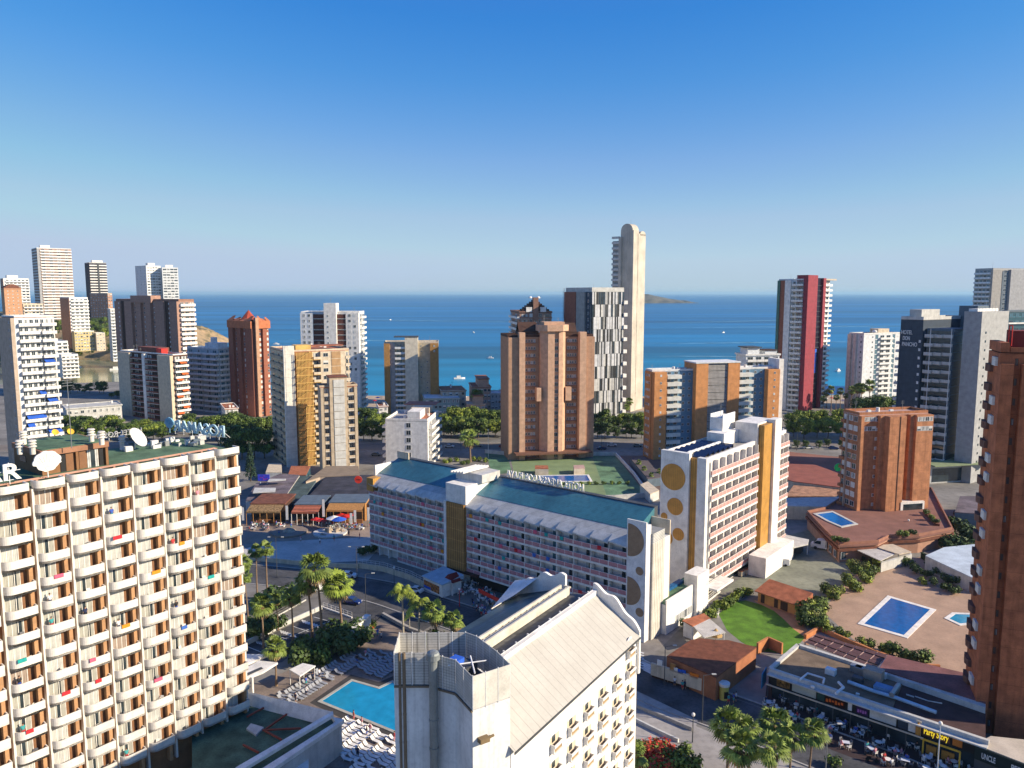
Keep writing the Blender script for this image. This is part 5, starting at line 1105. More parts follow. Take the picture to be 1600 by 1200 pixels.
# roof plant, pavilion
m_ = MB()
for k in range(3): m_.tube((2, 2.0+.35*k, z+.4), (W-1.5, 2.0+.35*k, z+.4), .07, n=5)
for k in range(14): m_.box(2+k*W/15, 2.25+k*W/15, 1.8, 2.9, z+.15, z+.36)
m_.build('roof_pipes', mat('copper_pipe', (.45, .25, .18)), b.root)
def onb(px, py, zz):                                       # place on the hotel's roof seen at a pixel, in its own frame
    p = G(px, py, zz+b.zb); dx, dy = p.x-b.X, p.y-b.Y; return b.c*dx+b.n*dy, -b.n*dx+b.c*dy
x0, y0 = onb(67, 706, z+3.3); x1, y1 = onb(165, 689, z+3.3); yy = (y0+y1)/2
pv = MB().box(x0, x1, yy+.4, yy+9, z+.15, z+2.6).build('pavilion', umber, b.root)
MB().box(x0-.1, x1+.1, yy-.1, yy+9.3, z+2.6, z+3.3).build('pavilion_fascia', mat('rosewood_fascia', (.34, .17, .10)), pv); MB().box(x0+.2, x1-.2, yy+.2, yy+9, z+3.3, z+3.36).build('pavilion_roof', green, pv)
for t0, t1, mm, d in ((.0, .06, umber, .0), (.28, .36, black, .3), (.36, .47, door_br, .25), (.50, .54, umber, 0), (.56, .68, door_br, .25), (.68, .73, curtain, .2), (.73, .80, glass, .25), (.80, .85, curtain, .2), (.87, .93, black, .25), (.96, 1.0, umber, 0)):
    MB().box(x0+(x1-x0)*t0, x0+(x1-x0)*t1, yy+.02+d, yy+.45, z+.15, z+2.6).build('pavilion_bay', mm, pv)
MB().box(x0-.06, x0, yy+5, yy+7, z+1.2, z+2.0).build('pavilion_window', glass, pv)
def dish(nm, px, py, zz, r, m, tilt=.8, az=0):
    x, y = onb(px, py, zz); q = MB(); n = 16
    for a in range(4):
        for k in range(n):
            t0, t1 = 2*math.pi*k/n, 2*math.pi*(k+1)/n; r0, r1 = r*a/4, r*(a+1)/4
            f = lambda rr, t: Vector((rr*math.cos(t), rr*math.sin(t)*math.cos(tilt)-(rr*rr/r*.35)*math.sin(tilt), rr*math.sin(t)*math.sin(tilt)+(rr*rr/r*.35)*math.cos(tilt)))
            q.poly([f(r0, t0), f(r0, t1), f(r1, t1), f(r1, t0)] if a else [f(0, 0), f(r1, t1), f(r1, t0)])
    q.tube((0, 0, 0), (0, .2, -r*.9), .08, n=6); q.build(nm, m, b.root, (x, y, zz), az)
dish('satellite_dish', 212, 686, z+1.7, 1.6, white, 1.0, .6); dish('satellite_dish', 86, 676, z+4.3, .45, mat('yellow_dish', (.75, .45, .05)), .9); dish('satellite_dish', 110, 675, z+4.3, .45, mat('yellow_dish', (.75, .45, .05)), .9)
def vent(px, py, zz, h=1.6, r=.32):
    x, y = onb(px, py, zz); q = MB().tube((x, y, zz-h), (x, y, zz), r, n=10)
    for k in range(3): q.tube((x, y, zz+.05-.35*k), (x, y, zz+.2-.35*k), r*1.6, r*1.2, n=12)
    q.build('roof_vent', cr, b.root)
for q in ((36, 676, z+4.9), (50, 690, z+4.6), (30, 690, z+4.6), (142, 672, z+4.9), (158, 676, z+4.9), (190, 683, z+2.0)): vent(*q)
m_ = MB()
for k in range(26):
    px = random.uniform(176, 335); py = 707-(px-176)*.10-random.uniform(0, 14); x, y = onb(px, py, z+.4); s = random.uniform(.2, .7)
    if 1 < y < D-1: MB().box(x-s, x+s, y-s*.6, y+s*.6, z+.15, z+random.uniform(.4, 1.1)).build('roof_unit', random.choice((wmetal, metal, white, slate, lgrey)), b.root)
b.aerial(*onb(112, 700, z+3.4), z+3.4, 9)
for i in range(60): pass
b.done()
# lettering of the left hotel
def roof_sign(nm, lab, txt, x0, y0, x1, y1, zz, h, m, mirror, fr=True):
    a = b.w(x0, y0, zz); c = b.w(x1, y1, zz); d = c-a; L_ = math.hypot(d.x, d.y)
    r = thing(nm, lab, 'sign', a, math.atan2(d.y, d.x)); me = text_mesh(txt, 1.38*h, .12, m, .05 if h > 1 else .0); ww = max(v.co.x for v in me.vertices)
    sx = L_/ww*(-1 if mirror else 1); me.transform(Matrix.Diagonal((sx, 1, 1, 1))); put('lettering', me, r, (L_ if mirror else 0, 0, .5))
    m_ = MB()
    for zz_ in (.4, .5+h*.5): m_.tube((0, .22, zz_), (L_, .22, zz_), .04, n=4)
    k = 0
    while k*2.0 <= L_+.01: m_.tube((k*2.0, .22, -.1), (k*2.0, .22, .5+h), .045, n=4); m_.tube((k*2.0, .22, .5+h*.7), (k*2.0, 2.2, -.1), .04, n=4); k += 1
    m_.build('frame', wmetal, r); return r, L_
def emblem(r, x, zz, R_, m, nm='shell_emblem'):
    q = MB(); n = 40; P = []
    for k in range(n):
        t = 2*math.pi*k/n; rr = R_*(1+.09*abs(math.sin(4.5*t))); rr *= (1 if math.sin(t) > -.3 else .82); P.append((rr*1.05*math.cos(t), rr*.9*math.sin(t)))
    q.poly([(p[0], -.12, p[1]) for p in P]); q.poly([(p[0], .12, p[1]) for p in P][::-1])
    for k in range(n): a, c = P[k], P[(k+1) % n]; q.poly([(a[0], -.12, a[1]), (a[0], .12, a[1]), (c[0], .12, c[1]), (c[0], -.12, c[1])])
    for k in range(7): t = math.pi*(.12+.76*k/6); q.tube((0, -.14, -R_*.75), (R_*.8*math.cos(t), -.14, R_*.72*math.sin(t)), .05, n=4)
    q.tube((0, 0, -R_*.8), (0, 0, -zz), .08, n=5); q.build(nm, m, r, (x, 0, zz))
xr, _ = onb(47, 745, z+1.5); y_s = 1.6
r_, L_ = roof_sign('rooftop_sign', 'big white sunlit rooftop letters cut off by the left edge', 'ROSAMAR', xr-15.2, y_s, xr, y_s, z+.5, 2.0, white, False)
emblem(r_, L_+2.9, 1.9, 1.45, white)
xa, ya = onb(272, 676, z+1.5); xb, yb = onb(352, 687, z+1.5)
r_, L_ = roof_sign('rooftop_sign', 'pale blue rooftop letters seen reversed above the end of the left hotel', 'ROSAMAR', xa, ya, xb, yb, z+1.4, 1.7, mat('pale_blue_letters', (.42, .60, .68), rough=.4), True)
emblem(r_, -1.0, 1.5, .95, mat('blue_emblem', (.20, .42, .55), rough=.4))
xa, ya = onb(130, 687, z+1.0); xb, yb = onb(222, 673, z+1.0)
roof_sign('rooftop_sign', 'small reversed letters in a thin frame on the back edge of the left hotel', 'HOTEL ROSAMAR', xa, ya, xb, yb, z+.3, .8, grey, True)
# ---------------------------------------------------------------- vegetation
ORD = ['first', 'second', 'third', 'fourth', 'fifth', 'sixth', 'seventh', 'eighth', 'ninth', 'tenth', 'eleventh', 'twelfth', 'thirteenth', 'fourteenth', 'fifteenth', 'sixteenth', 'seventeenth', 'eighteenth', 'nineteenth', 'twentieth', 'twenty-first', 'twenty-second', 'twenty-third', 'twenty-fourth', 'twenty-fifth', 'twenty-sixth', 'twenty-seventh', 'twenty-eighth', 'twenty-ninth', 'thirtieth']+['thirty-'+x for x in ('first', 'second', 'third', 'fourth', 'fifth', 'sixth', 'seventh', 'eighth', 'ninth')]
def leaves(b, c, r, n, s, rn, m=0, flat=.75):
    for k in range(n):
        while True:
            p = Vector((rn.uniform(-1, 1), rn.uniform(-1, 1), rn.uniform(-1, 1)))
            if .25 < p.length < 1: break
        p = Vector((p.x*r, p.y*r, p.z*r*flat))+c; nrm = (p-c).normalized()+Vector((rn.uniform(-.8, .8), rn.uniform(-.8, .8), rn.uniform(-.2, 1.0)))
        nrm.normalize(); a = nrm.orthogonal().normalized(); a = Matrix.Rotation(rn.uniform(0, 6.28), 3, nrm) @ a; q = nrm.cross(a); ss = s*rn.uniform(.6, 1.3)
        b.poly([p-a*ss*.5-q*ss*.35, p+a*ss*.2-q*ss*.45, p+a*ss*.6+q*ss*.1, p-a*ss*.1+q*ss*.5], m)
def tree_proto(seed, h, r, mats, dens=1.0, s=.55, cl=22, lab='tree', low=.33, flat=.75):
    rn = random.Random(seed); t = thing('tree', lab, 'tree', (0, 0, -500))
    tb = MB(); top = h*.5; tb.tube((0, 0, 0), (rn.uniform(-.3, .3), rn.uniform(-.3, .3), top), .28, .18, 8)
    cb = MB(); cs = []
    for k in range(cl):
        a = rn.uniform(0, 6.28); ph = rn.uniform(-.5, 1); rr = r*rn.uniform(.25, .78)*math.cos(ph*.9)
        cs.append(Vector((rr*math.cos(a), rr*math.sin(a), h*low+(h*(1-low))*(.5+.42*math.sin(ph*1.5)))))
    for k, c in enumerate(cs):
        if k < 7: tb.tube((0, 0, top*.75), tuple(c), .12, .04, 5)
        leaves(cb, c, r*rn.uniform(.25, .42), int(75*dens), s, rn, k % 2, flat)
    tb.build('trunk', bark, t); cb.build('crown', mats, t); return t
TP_ = [tree_proto(1, 10, 5.6, [leafm, leafd], 1.3, .6, 30, low=.16), tree_proto(2, 11, 5.8, [leafm, leafy], 1.3, .6, 30, low=.16), tree_proto(3, 9, 5.2, [leafd, leafm], 1.3, .6, 28, low=.2), tree_proto(4, 10, 5.6, [leafy, leafm], 1.3, .6, 30, low=.18), tree_proto(5, 12, 5.0, [leafd, leafm], 1.3, .6, 30, low=.12)]
TPD = [tree_proto(6, 11, 5.6, [leafd, leafd], 1.3, .6, 30, low=.14), tree_proto(7, 12, 5.8, [leafd, leafm], 1.3, .6, 30, low=.12)]
used_ = set()
def settle(protos):
    """protos that were only copied from are removed with their parts"""
    for t in protos:
        for ch in list(t.children):
            for g in list(ch.children): bpy.data.objects.remove(g)
            bpy.data.objects.remove(ch)
        bpy.data.objects.remove(t)
def belt(p0, p1, pyt, Y, n, lab, protos, grp, hb=10.5, jit=1.5, kind='tree'):
    for k in range(n):
        px = p0+(p1-p0)*(k+.5)/n+random.uniform(-.25, .25)*(p1-p0)/n; y = Y+random.uniform(-jit, jit)*2; q = V(px, pyt+random.uniform(-4, 5), y)
        pr = random.choice(protos); h0 = 10.5; sc = max(.35, q.z/h0)
        copy_tree(pr, (q.x, y, 0), random.uniform(0, 6.28), sc, lab % ORD[k], grp)
g_ = 'trees of the park belt behind the hotels'
belt(98, 190, 652, 372, 8, 'leafy tree %s from left in rear row by the blue awning tower', TP_, g_)
belt(110, 260, 664, 352, 11, 'leafy tree %s from left in row behind the left hotel roof', TP_, g_)
belt(186, 300, 656, 366, 7, 'leafy tree %s from left at foot of cream pillared block', TP_, g_)
belt(292, 422, 650, 374, 9, 'dark tree %s from left in rear row at the red brick tower', TPD, g_)
belt(300, 426, 655, 352, 8, 'dark tree %s from left behind the reversed blue letters', TPD, g_)
belt(352, 424, 672, 312, 4, 'dark tree %s from left in front of the cream tower flank', TPD, g_)
belt(560, 606, 645, 372, 4, 'leafy tree %s from left in rear row beside the narrow white hotel', TP_, g_)
belt(562, 604, 662, 350, 3, 'leafy tree %s from left in front row beside the narrow white hotel', TPD, g_)
belt(688, 795, 642, 376, 8, 'bright tree %s from left in rear row before the peach beach houses', TP_, g_)
belt(686, 795, 652, 360, 8, 'leafy tree %s from left in front row left of tan brick tower', TP_, g_)
belt(926, 1012, 646, 378, 6, 'leafy tree %s from left in rear row under the mosaic tower', TP_, g_)
belt(928, 1010, 662, 358, 6, 'dark tree %s from left in front row under the mosaic tower', TPD, g_)
belt(1226, 1318, 645, 378, 6, 'yellow green tree %s from left in rear row under the crimson tower', [TP_[1], TP_[3]], g_)
belt(1232, 1318, 656, 358, 5, 'yellow green tree %s from left in front row under the crimson tower', [TP_[3]], g_)
belt(1344, 1408, 624, 405, 6, 'dark tree %s from left at the foot of the blue striped white block', TPD, g_)
belt(1230, 1322, 700, 334, 5, 'low dark tree %s from left along the avenue by the orange block', TPD, g_)
belt(92, 168, 600, 520, 7, 'dark pine %s from left on the quay of the bay', TPD, 'pines by the bay')
belt(168, 190, 612, 500, 2, 'small tree %s from left beside the harbour at the cream pillared block', TP_, 'pines by the bay')
for k, (px, py, Y) in enumerate(((92, 505, 790), (100, 540, 765), (118, 548, 770), (150, 500, 850), (162, 500, 840), (146, 506, 800), (156, 512, 800), (165, 516, 790), (86, 510, 800), (176, 538, 790), (140, 540, 770), (100, 555, 640), (92, 552, 640))):
    q = V(px, py, Y); zg = headz(q.x, q.y); copy_tree(random.choice(TPD+TP_[:2]), (q.x, q.y, max(0, q.z-10)), random.uniform(0, 6), 1.1, 'headland pine, %s of the thirteen scattered below the white towers' % ORD[k], 'pines on the headland')
# conifer left of the cream tower
def conifer():
    rn = random.Random(12); t = thing('conifer', 'pointed dark conifer standing alone between left hotel and cream tower', 'tree', G(392, 752))
    MB().tube((0, 0, 0), (0, 0, 14), .2, .05, 6).build('trunk', bark, t); b = MB()
    for k in range(34):
        z = 2+12.5*k/34; r = 2.3*(1-k/36)+.25
        for j in range(5): a = rn.uniform(0, 6.28); leaves(b, Vector((r*.6*math.cos(a), r*.6*math.sin(a), z)), r*.45, 14, .4, rn, 0, .6)
    b.build('crown', [mat('conifer_green', (.03, .06, .035))], t)
conifer()
# palms
def fan_palm(seed, h, r=1.9, nf=30, dry=14, lean=.6, mg=palmg):
    rn = random.Random(seed); t = thing('fan_palm', 'palm', 'palm', (0, 0, -500)); tb = MB(); P = [Vector((0, 0, 0))]
    lx, ly = rn.uniform(-lean, lean), rn.uniform(-lean, lean)
    for k in range(1, 8): f = k/7; P.append(Vector((lx*f*f, ly*f*f, h*f)))
    for k in range(7): tb.tube(P[k], P[k+1], .26-.02*k if k else .36, .24-.02*k, 8, cap=False)
    tb.build('trunk', palmbark, t); top = P[-1]; b = MB(); d_ = MB()
    def frond(bb, az, el, L, w):
        d = Vector((math.cos(az)*math.cos(el), math.sin(az)*math.cos(el), math.sin(el))); side = Vector((-math.sin(az), math.cos(az), 0)); up = d.cross(side)*-1
        st = top+d*L*.45; n = 9
        bb.poly([top-side*.03, top+side*.03, st+side*.03, st-side*.03])
        for i in range(n):
            a = (i/(n-1)-.5)*2.3; v = d*math.cos(a)+side*math.sin(a); v = v*L*.62*(1-.15*abs(a)); e = st+v; m1 = st+v*.55+up*.03; pr = v.cross(up).normalized()*w*1.5
            dr = Vector((0, 0, -L*.16*(1+abs(a)*.5)))
            bb.poly([st, m1-pr, e+dr, m1+pr])
    for k in range(nf):
        el = rn.uniform(-.55, 1.35); frond(b, rn.uniform(0, 6.28), el, r*rn.uniform(.85, 1.1), .13)
    for k in range(dry): frond(d_, rn.uniform(0, 6.28), rn.uniform(-1.45, -.75), r*rn.uniform(.7, .95), .12)
    b.build('crown', mg, t); d_.build('dry_skirt', palmdry, t) if dry else None
    return t
def feather_palm(seed, h, r=2.6, nf=16, mg=leafy, m2=None):
    rn = random.Random(seed); t = thing('feather_palm', 'palm', 'palm', (0, 0, -500)); MB().tube((0, 0, 0), (0, 0, h*.55), .2, .17, 8).tube((0, 0, h*.55), (.1, 0, h), .17, .12, 8).build('trunk', mat('smooth_palm_bark', (.42, .38, .30), lines=(.4, .05, .7)), t)
    b = MB(); top = Vector((.1, 0, h))
    for k in range(nf):
        az = 6.28*k/nf+rn.uniform(-.2, .2); el = rn.uniform(.15, 1.2); L = r*rn.uniform(.85, 1.15); pts = []; n = 9
        for i in range(n+1):
            f = i/n; x = L*f*math.cos(el)*(1-.1*f); z = L*f*math.sin(el)-L*.75*f*f*math.cos(el*.5); pts.append(top+Vector((math.cos(az)*x, math.sin(az)*x, z)))
        side = Vector((-math.sin(az), math.cos(az), 0))
        for i in range(n):
            p, q = pts[i], pts[i+1]; wl = L*.27*math.sin(math.pi*(.12+.8*i/n))
            for s_ in (-1, 1):
                e = (p+q)/2+side*s_*wl+Vector((0, 0, -wl*.75))+(q-p)*.8
                b.poly([p, q, e]); e2 = p+side*s_*wl*.9+Vector((0, 0, -wl*.4))+(q-p)*.4; b.poly([p, (p+q)/2, e2])
            b.poly([p-side*.02, p+side*.02, q+side*.02, q-side*.02])
    b.build('crown', mg, t); return t
FP = [fan_palm(1, 11, 2.7, 38, 22), fan_palm(2, 12.5, 2.8, 38, 22), fan_palm(3, 9, 2.8, 42, 26), fan_palm(4, 13, 2.3, 32, 4), fan_palm(5, 6, 2.6, 40, 12)]
FR = [feather_palm(1, 7.5, 3.8, 18), feather_palm(2, 6, 3.2, 17)]
BPALM = [fan_palm(8, 10, 2.9, 50, 10, mg=mat('bright_palm', (.27, .35, .05), scale=.5, var=.35))]
def palm(pr, px, pyb, lab, h=None, h0=11, top=None, grp=None):
    p = G(px, pyb); sc = 1.0
    if pyb > 1200: h0 = h0*.78
    if top is not None:
        hh = V(px, top, p.y).z; sc = hh/h0
        if lab.find('%') < 0: pass
    c = copy_tree(pr, tuple(p), random.uniform(0, 6.28), sc, lab, grp); return c
for px, pb, tp, pr, h0, lab in (
    (402, 935, 862, FP[3], 13, 'slender palm with bare pink trunk, third from the left hotel corner'),
    (418, 938, 858, FP[3], 13, 'slender palm with bare pink trunk, fourth and tallest beside the left hotel corner'),
    (381, 968, 880, FP[3], 13, 'slender ivy wrapped palm touching the corner of the left hotel'),
    (388, 975, 900, FP[3], 13, 'short slender palm between the two pink trunked pairs at hotel corner'),
    (504, 1008, 885, FP[1], 12.5, 'tallest dark fan palm over the car park by the white van'),
    (488, 1000, 908, FP[0], 11, 'fan palm with leaning trunk left of the tallest one over car park'),
    (458, 1000, 930, FP[0], 11, 'fan palm over the hatched bays in the car park'),
    (412, 1012, 945, FP[2], 9, 'leftmost shaggy fan palm by the car park hedge'),
    (435, 985, 935, FP[1], 12.5, 'shaggy fan palm second from left by the car park hedge'),
    (432, 1072, 1010, FP[2], 9, 'broad dark fan palm between the white canopies and the pergola'),
    (1136, 1222, 1150, FP[2], 9, 'broad bright fan palm, leftmost in the clump at the bottom edge'),
    (1170, 1235, 1160, FP[0], 11, 'fan palm with hanging dry leaves, second in bottom edge clump'),
    (1210, 1225, 1152, FP[2], 9, 'fan palm, third from left in clump at the bottom edge'),
    (1232, 1248, 1172, FP[0], 11, 'low fan palm in front within the bottom edge clump'),
    (1262, 1242, 1162, FP[1], 12.5, 'tall fan palm, rightmost in clump at the bottom edge'),
    (1150, 1262, 1185, FP[2], 9, 'fan palm lowest in the bottom edge clump beside the white wall'),
    (1196, 1275, 1190, FP[0], 11, 'small fan palm cut by the bottom edge between two others'),
    (992, 1230, 1190, FP[4], 6, 'small bright palm at the foot of the gabled white hotel')):
    palm(pr, px, pb, lab, h0=h0, top=tp, grp='fan palms around the hotels')
palm(BPALM[0], 535, 1003, 'sunlit yellow green palm beside the dark blue car', h0=10, top=912)
palm(FR[0], 630, 990, 'tall sunlit feather palm before the road bend', h0=7.5, top=925); palm(FR[1], 655, 1000, 'sunlit feather palm right of the tallest feather palm', h0=6, top=944)
palm(FP[4], 682, 1005, 'short fan palm between feather palm and dark bushes', h0=6, top=955); palm(FP[4], 712, 1008, 'dark low palm behind the mesh screened stair tower', h0=6, top=968)
palm(FR[1], 640, 985, 'low feather palm whose drooping leaves reach the road edge', h0=6, top=962)
palm(FP[4], 735, 722, 'sunlit spreading palm on the avenue left of the tan brick tower', h0=6, top=684)
for k, (px, tp, Y) in enumerate(((1293, 612, 452), (1300, 610, 440), (1307, 618, 438), (1314, 612, 446), (1330, 606, 440), (1338, 608, 425), (1348, 602, 430), (1360, 604, 420), (1287, 620, 430), (985, 628, 405), (978, 634, 400), (1008, 632, 420), (748, 612, 408), (742, 618, 405), (1322, 616, 450))):
    q = V(px, tp, Y); copy_tree(FP[k % 2], (q.x, Y, 0), k, max(.4, q.z/12), 'seafront fan palm, %s of fifteen counted along the beach' % ORD[k], 'palms along the beach')
for k, (px, pb) in enumerate(((1006, 738), (1018, 748), (1030, 742), (998, 728), (1040, 762))): palm(FP[2], px, pb+10, 'dark palm %s in the clump between the two circle walled hotels' % ORD[k], h0=9, top=pb-6, grp='dark palms between hotels')
# bushes and hedges
def bush_proto(seed, mats, r=1.3, tall=1.0, n=5, s=.32):
    rn = random.Random(seed); t = thing('bush', 'bush', 'bush', (0, 0, -500)); MB().tube((0, 0, 0), (0, 0, r*tall), .08, .04, 5).build('stem', bark, t); b = MB()
    for k in range(n): leaves(b, Vector((rn.uniform(-.5, .5)*r, rn.uniform(-.5, .5)*r, r*tall*rn.uniform(.45, 1.0))), r*.62, 75, s, rn, k % 2, .9)
    b.build('foliage', mats, t); return t
BP = [bush_proto(21, [leafm, leafd]), bush_proto(22, [leafy, leafm]), bush_proto(23, [leafd, leafd]), bush_proto(24, [leafy, mat('olive_leaf', (.15, .16, .05))], 1.3, 1.5)]
REDB = bush_proto(31, [mat('red_blossom', (.55, .07, .04), var=.4), leafm], 1.3, .9, 6)
def bushes(L, lab, protos, grp, s0=1.0):
    for k, (px, py, s) in enumerate(L):
        p = G(px, py); copy_tree(random.choice(protos), tuple(p), random.uniform(0, 6.28), s*s0, (lab % ORD[k]) if '%' in lab else lab, grp)
pl = []
for t in range(26):
    f = t/25; pl.append((1262+f*105+random.uniform(-14, 14), 970-f*88+random.uniform(-8, 10), random.uniform(1.0, 1.7)))
bushes(pl, 'bright bush %s along the bed between green car park and pool terrace', [BP[1], BP[3], BP[0]], 'bushes beside the pool terrace')
bushes([(1268+random.uniform(-12, 20), 965+random.uniform(-16, 18), random.uniform(1.2, 2.0)) for k in range(10)], 'large bush %s in the thicket between lawn and pool terrace', [BP[0], BP[2], BP[3]], 'bushes beside the pool terrace')
pl = [(1290+f*17.5+random.uniform(-4, 4), 985+f*6.5+random.uniform(-7, 5), random.uniform(.8, 1.5)) for f in range(10)]
bushes(pl, 'bush %s from left above the restaurant roof by the pool terrace', [BP[1], BP[0], BP[2]], 'bushes beside the pool terrace')
bushes([(1418, 884, 1.3), (1432, 896, 1.2), (1448, 902, 1.1), (1455, 888, 1.6), (1470, 900, 1.2), (1482, 912, 1.3), (1495, 905, 1.3), (1506, 915, 1.4), (1440, 912, .9), (1460, 915, 1.0), (1478, 924, 1.0), (1492, 928, 1.0)], 'round bush %s in the bed below the blue white flat roof', [BP[1], BP[2], BP[0]], 'bushes below the flat roof')
bushes([(1104+f*6.6, 968-f*4.0+random.uniform(-3, 3), random.uniform(.9, 1.3)) for f in range(11)], 'hedge bush %s from left along the curved edge of the lawn', [BP[1], BP[0]], 'bushes along the lawn')
bushes([(540+random.uniform(-22, 22), 1008+random.uniform(-14, 12), random.uniform(1.6, 2.6)) for k in range(9)], 'dark tall bush %s in the mass between car park and pool loungers', [BP[2]], 'dark bushes by the car park')
bushes([(490+random.uniform(-25, 20), 1032+random.uniform(-10, 10), random.uniform(1.4, 2.2)) for k in range(8)], 'dark bush %s behind the white pergola', [BP[2], BP[0]], 'dark bushes by the car park')
bushes([(430+random.uniform(-14, 14), 952+random.uniform(-10, 10), random.uniform(1.8, 2.6)) for k in range(5)], 'dark bush %s between the pink trunked palms and the van', [BP[2]], 'dark bushes by the car park')
bushes([(390+k*7+random.uniform(-2, 2), 985+random.uniform(-4, 14), random.uniform(1.3, 2.0)) for k in range(7)], 'shaggy bush %s along the verge beside the left hotel', [BP[0], BP[2]], 'dark bushes by the car park')
bushes([(560+k*5, 985+random.uniform(-3, 3), 1.0) for k in range(5)], 'flowering bush %s on the white planter by the terrace gate', [BP[3], REDB], 'planter bushes')
bushes([(660+k*12, 1010+random.uniform(-4, 4), random.uniform(1.0, 1.6)) for k in range(8)], 'roadside bush %s from left behind the mesh screened tower', [BP[2], BP[0]], 'roadside bushes')
bushes([(1002+random.uniform(-6, 40), 1180+random.uniform(-8, 45), random.uniform(.9, 1.4)) for k in range(14)], 'red flowering bush %s at the bottom edge beside the gabled hotel', [REDB], 'red flowering bushes')
bushes([(1058, 1205, 1.5), (1066, 1190, 1.3), (1075, 1212, 1.5)], 'green bush %s right of the red flowering bushes', [BP[0]], 'green bushes at the bottom edge')
bushes([(1300+k*9, 1196+random.uniform(-3, 3), .0+.9) for k in range(1)], 'potted bush beside the scooter at the road edge', [BP[0]], 'potted plants')
bushes([(1075+k*4, 986+random.uniform(-2, 3), 1.2) for k in range(3)], 'dark bush %s under the white pergola roof by the lawn', [BP[2]], 'bushes along the lawn')
bushes([(1482+random.uniform(-10, 40), 850+random.uniform(-25, 22), random.uniform(1.5, 2.5)) for k in range(12)], 'shaded bush %s in the dark garden left of the huge brick tower', [BP[2]], 'shaded garden bushes')
bushes([(380+k*9, 815-0*k+random.uniform(-2, 2), .8) for k in range(0)], 'x %s', [BP[2]], 'x')
bushes([(800+k*12, 757+random.uniform(-1, 1), .7) for k in range(16)], 'low shrub %s from left in the bed before the long blue pool', [BP[1], BP[0]], 'shrubs before the long pool')
bushes([(566+k*5, 868-k*1.6, 1.1) for k in range(8)], 'dark hedge plant %s at the left foot of the long hotel', [BP[2]], 'hedge at the long hotel')
bushes([(695+k*9, 722+random.uniform(-3, 5), 1.0) for k in range(8)], 'garden shrub %s beside the avenue left of the green courts', [BP[0], BP[1]], 'garden shrubs by the avenue')
for k, (px, py) in enumerate(((1304, 845), (1312, 846), (1320, 848), (1405, 837), (1415, 837), (1425, 836), (1448, 803), (1455, 811), (1462, 818))):
    p = G(px, py, 5.1); copy_tree(BP[k % 3], tuple(p), k, .8, 'planter bush %s of nine on the red podium terrace' % ORD[k], 'bushes on the podium')
settle(TP_+TPD+FP+FR+BPALM+BP+[REDB])
# ---------------------------------------------------------------- people
def person_proto(pose, shirtm, trm, seed):
    rn = random.Random(seed); me = bpy.data.meshes.new('b')
    if pose == 'sit':
        J = [(0,0,.52),(0,0,.8),(0,-.02,1.05),(0,-.03,1.17),(0,-.05,1.33),(.1,-.02,.52),(.12,-.42,.52),(.12,-.45,.08),(.12,-.58,.04),(-.1,-.02,.52),(-.12,-.42,.52),(-.12,-.45,.08),(-.12,-.58,.04),(.2,0,1.06),(.25,-.08,.82),(.18,-.32,.78),(-.2,0,1.06),(-.25,-.08,.82),(-.18,-.32,.78)]
    else:
        k = .22 if pose == 'walk' else .04
        J = [(0,0,.93),(0,0,1.15),(0,0,1.38),(0,0,1.5),(0,-.02,1.66),(.1,0,.9),(.11,-k*.5,.5),(.11,-k*.3,.09),(.11,-k*.3-.14,.04),(-.1,0,.9),(-.11,k*.3,.5),(-.11,k*1.3,.1),(-.11,k*1.3-.12,.05),(.2,0,1.4),(.25,.03,1.13),(.25,-.1,.88),(-.2,0,1.4),(-.25,-.03,1.13),(-.25,.06,.88)]
    Ed = [(0,1),(1,2),(2,3),(3,4),(0,5),(5,6),(6,7),(7,8),(0,9),(9,10),(10,11),(11,12),(2,13),(13,14),(14,15),(2,16),(16,17),(17,18)]
    rad = [.15,.14,.15,.06,.11,.10,.07,.045,.04,.10,.07,.045,.04,.06,.045,.035,.06,.045,.035]
    me.from_pydata(J, Ed, []); o = bpy.data.objects.new('tmp', me); COL.objects.link(o)
    o.modifiers.new('s', 'SKIN'); sm = o.modifiers.new('d', 'SUBSURF'); sm.levels = 1; sm.render_levels = 1
    for v, r in zip(me.skin_vertices[0].data, rad): v.radius = (r, r)
    me.skin_vertices[0].data[0].use_root = True
    bpy.context.view_layer.update(); dg = bpy.context.evaluated_depsgraph_get(); bm_ = bpy.data.meshes.new_from_object(o.evaluated_get(dg)); bpy.data.objects.remove(o)
    bm_.materials.clear(); bm_.materials.append(skin); bm_.name = 'person'
    t = put('person', bm_, None, (0, 0, -500)); tag(t, 'person', 'person')
    def cloth(nm, test, m, inf):
        F_ = [tuple(f.vertices) for f in bm_.polygons if test(sum((bm_.vertices[i].co for i in f.vertices), Vector())/len(f.vertices))]; us = sorted({i for f in F_ for i in f}); ix = {q: i for i, q in enumerate(us)}; V_ = [tuple(bm_.vertices[q].co+bm_.vertices[q].normal*inf) for q in us]; F_ = [tuple(ix[i] for i in f) for f in F_]
        c = bpy.data.meshes.new(nm); c.from_pydata(V_, [], F_); c.materials.append(m); put(nm, c, t)
    if pose == 'sit':
        cloth('shirt', lambda c: c.z > .6 and c.z < 1.16 and abs(c.x) < .27 and c.y > -.18, shirtm, .022); cloth('shorts', lambda c: .40 < c.z <= .62 and c.y > -.40, trm, .025)
        hz_ = 1.37; hy = -.03
    else:
        cloth('shirt', lambda c: c.z > .92 and c.z < 1.48 and (abs(c.x) < .2 or c.z > 1.18), shirtm, .022); cloth('shorts', lambda c: .48 < c.z <= .95 and abs(c.x) < .2, trm, .025); hz_ = 1.71; hy = 0
    MB().dome((0, hy, hz_-.02), .115, .125, .10, 10, 4).build('hair', hairm, t)
    return t
cl_ = lambda n, c: mat('cloth_'+n, c, scale=3)
